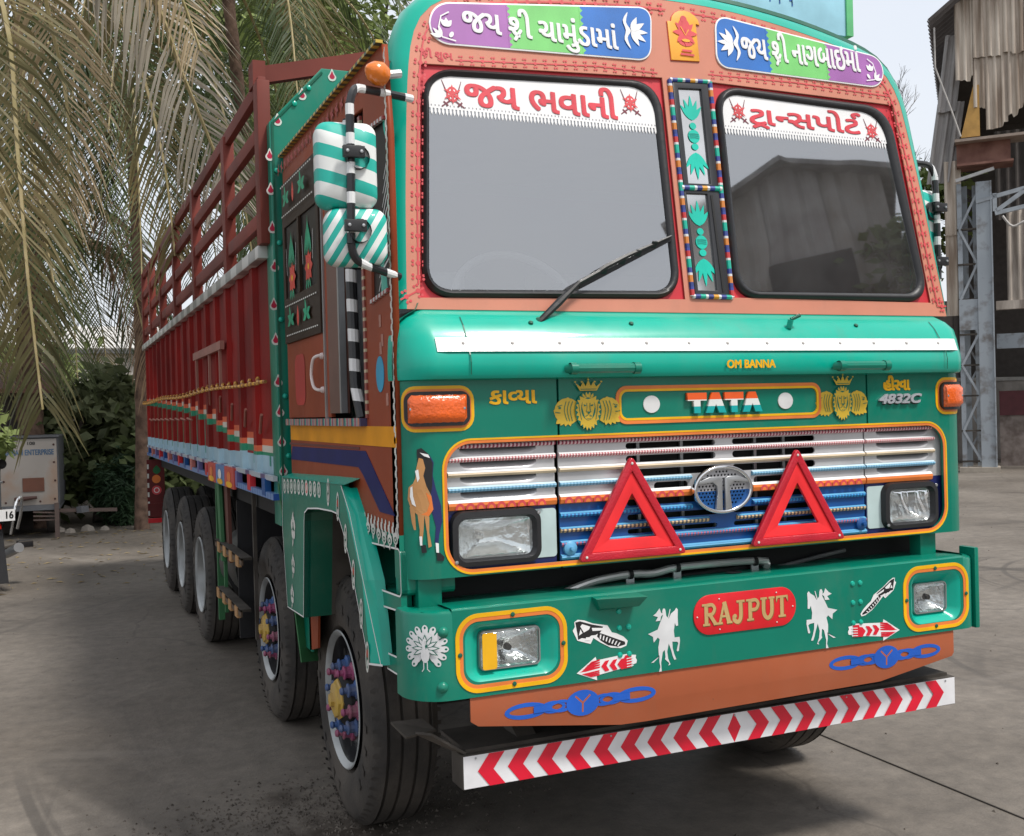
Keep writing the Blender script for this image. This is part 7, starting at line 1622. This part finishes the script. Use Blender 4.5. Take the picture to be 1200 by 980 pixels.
corrug('cladding_sheet', (1.06, -.27, 0), X, Z, .6, lambda u: 7.95+torn(0, .5, .10, 60)(u)+.5*u, lambda u: 9.55+u*.1, CLAD); corrug('cladding_sheet', (1.66, -.26, 0), X, Z, 1.8, lambda u: 8.2+torn(0, .3, .10, 90)(u), lambda u: 9.6, CLADD)
# grey side sheets leaning along the left flank, in two lifts
corrug('side_sheet', (-1.68, .05, 0), X, (.15, 0, 1), .58, lambda u: 6.75, lambda u: 8.6, CLADG, per=.2, amp=.05); corrug('side_sheet', (-1.50, -.05, 0), X, (.13, 0, 1), .42, lambda u: 8.35, lambda u: 10.1, CLADG, per=.2, amp=.05)
corrug('side_sheet', (-.30, .05, 0), X, Z, .36, lambda u: .9*0+3.6, lambda u: 5.55, CLAD, per=.18); corrug('side_sheet', (-.30, .02, 0), X, Z, .36, lambda u: 5.45, lambda u: 7.15, CLAD, per=.18)
corrug('side_sheet', (1.0, .9, 0), X, Z, 4.5, lambda u: 3.95+.0*u, lambda u: 6.1, CLADD, per=.2); corrug('side_sheet', (.80, 1.3, 0), X, Z, 4.5, lambda u: 5.9, lambda u: 8.0, mat('dark_cladding', (.07, .06, .055), .8), per=.2)
# roof sheet jutting over the gable
corrug('roof_sheet', (-.55, -.7, 10.25), (.0, 1, 0), (1, 0, .75), 9, lambda u: 0, lambda u: 7, mat('roof_sheet_dark', (.13, .12, .12), .7), per=.3, amp=.06)
# dark box added inside to block light: back wall, roof, side, outer backing
b = MB(); b.box((-.2, 9, 0), (14, 9.1, 11), INNER); b.box((-.3, 1.5, 5), (-.2, 9, 10), INNER); b.box((-.2, 1.6, 9.9), (14, 9, 10), INNER); b.box((-.25, 3.0, 0), (-.2, 9, 6), INNER); b.box((-2.2, 3.0, 0), (-.2, 3.1, 4.2), INNER); b.obj('inner_shade_box', sh)
b = MB(); b.box((.8, 2.4, 0), (9, 2.5, 1.25), mat('low_brown_wall', (.15, .115, .10), .8, col2=(.24, .20, .18))); b.obj('low_wall', sh)
b = MB(); b.box((.8, 2.35, 1.25), (9, 2.55, 1.85), mat('dark_red_band', (.08, .02, .025), .8)); b.obj('dark_red_band', sh)
b = MB(); b.box((.75, 1.2, 2.85), (9, 1.3, 3.2), BG); b.obj('tie_beam', sh); b = MB(); b.box((.75, .85, 3.75), (9, 1.1, 3.95), CLADD); b.obj('eave_trim', sh)
# lattice column
def rbar(name, a, c, w, m): b = MB(); b.bar(a, c, w, w, m); return b.obj(name, sh)
b = MB(); b.box((.36, -.12, .12), (.68, .12, 6.6), BG); b.box((.66, -.15, .12), (.69, .15, 6.6), BG); b.obj('column', sh)
for x in (-.04,): b = MB(); b.box((x, -.05, .12), (x+.10, .05, 6.6), BG); b.box((x, .30, .12), (x+.22, .36, 6.6), BG); b.obj('column_chord', sh)
b = MB(); b.box((.28, .30, .12), (.36, .36, 6.6), BG); b.obj('column_chord', sh)
zz = [.25, .95, 1.75, 2.45, 3.15, 3.95, 4.75, 5.55, 6.3]
for i, (a, c) in enumerate(zip(zz, zz[1:])):
    rbar('column_lacing', (.0, -.06, a if i % 2 else c), (.36, -.06, c if i % 2 else a), .05, mat('pale_lacing', (.30, .33, .36), .6)); rbar('column_lacing', (.0, .33, c if i % 2 else a), (.36, .33, a if i % 2 else c), .045, BG)
    b = MB(); b.box((-.05, -.08, a-.02), (.37, .02, a+.02), DUSTY); b.obj('column_batten', sh)
b = MB(); b.box((-.04, -.09, 3.25), (.38, .0, 3.95), BG); b.obj('gusset_plate', sh)
b = MB(); b.box((-.10, -.25, 0), (.75, .45, .12), mat('footing_concrete', (.34, .30, .25), .9)); b.obj('footing', sh)
# truss arm and crane beam
for a, c in (((.36, -.1, 6.15), (5, -.1, 7.1)), ((.75, -.1, 5.45+.4), (5, -.1, 6.55)), ((.75, -.1, 5.9), (.75, -.1, 6.3)), ((.78, -.1, 5.9), (1.5, -.1, 6.4)), ((1.55, -.1, 6.0), (1.55, -.1, 6.45)), ((1.55, -.1, 6.05), (2.4, -.1, 6.6))): rbar('truss_member', a, c, .09, mat('pale_lacing', (.3,)*3))
rbar('truss_member', (-.05, -.2, 6.65), (.75, -.2, 6.85), .07, mat('pale_strut', (.5, .5, .5), .6))
b = MB(); b.box((-.02, -.35, 6.95), (1.15, .4, 7.0), RUST); b.box((-.02, -.05, 7.0), (1.1, 0, 7.5), RUST); b.box((-.05, -.35, 7.5), (1.5, .4, 7.56), mat('beam_top', (.3, .24, .2), .8)); b.obj('crane_beam', sh)
plate('ochre_gusset', [[(.08, 7.6), (.48, 7.6), (.48, 8.75), (.36, 8.75)]], .04, lambda u, v, w: (u, -.22-w, v), mat('ochre_paint', (.45, .25, .06), .6), sh)
b = MB(); b.tube([(-.42, -.5, 10.1), (-.42, -.5, 9.2), (-.1, -.45, 8.2), (.08, -.4, 7.6)], .022, mat('cable_grey', (.4, .38, .36), .6), 6); b.obj('cable', sh, True)
b = MB(); b.tube(smoothpts([(.9, -.3, 5.75), (1.1, -.3, 5.5), (1.4, -.3, 5.6), (1.7, -.3, 5.45)], 4), .03, mat('cable_grey', (.4,)*3), 6); b.obj('hanging_cable', sh, True)
# ============================================================ the yard behind the camera (mirrored in the windscreen)
ws = empty('opposite_shed', (7.75, -8.15, 0), radians(41)); tag(ws, 'tall corrugated shed across the yard, mirrored in the right windscreen', 'shed')
b = MB(); b.box((-1.45, -9, 0), (1.45, 0, 7.3), mat('blue_brown_cladding', (.13, .14, .16), .7, col2=(.26, .20, .16), scale=.9)); b.obj('wall', ws)
cs_ = sh; 
def corr2(x0, W_): 
    b = MB(); N = int(W_*12); vs = []
    for i in range(N+1):
        u = x0+W_*i/N; d = .05*(1 if (i//2) % 2 else 0); vs += [(u, .02+d, 0), (u, .02+d, 7.35+.5*(1-abs(u)/1.45))]
    b.add(vs, [(2*i, 2*i+2, 2*i+3, 2*i+1) for i in range(N)], mat('wall_sheet_%d' % (int(x0*10) % 3), [(.24, .27, .32), (.34, .30, .26), (.28, .25, .24)][int(x0*10) % 3], .7, col2=(.42, .40, .38), scale=1.5)); b.obj('cladding_sheet', ws)
for k in range(3): corr2(-1.45+k*.966, .966)
b = MB(); b.add([(-1.7, .35, 7.25), (0, .35, 7.88), (0, -9, 7.88), (-1.7, -9, 7.25)], [(0, 1, 2, 3)], CLADG); b.add([(1.7, .35, 7.25), (0, .35, 7.88), (0, -9, 7.88), (1.7, -9, 7.25)], [(0, 1, 2, 3)], CLADG); o = b.obj('roof', ws); sm = o.modifiers.new('t', 'SOLIDIFY'); sm.thickness = .08
b = MB(); b.box((-.5, .08, 4.2), (.7, .12, 6.2), mat('opening_dark', (.03, .03, .03), .8)); b.obj('opening', ws)
for k, (x, y) in enumerate(((9.1, -7.0), (10.3, -8.2))):
    tree('tree', ['green tree beside the shed across the yard, mirrored at the right of the windscreen', 'second green tree against the corner of the shed across the yard'][k], (x, y, 0), 6, (0, 0, 3.9, .8, .8, 2.6), 5000, MGR, .24, 50+k, 24, .2, group='trees across the yard')
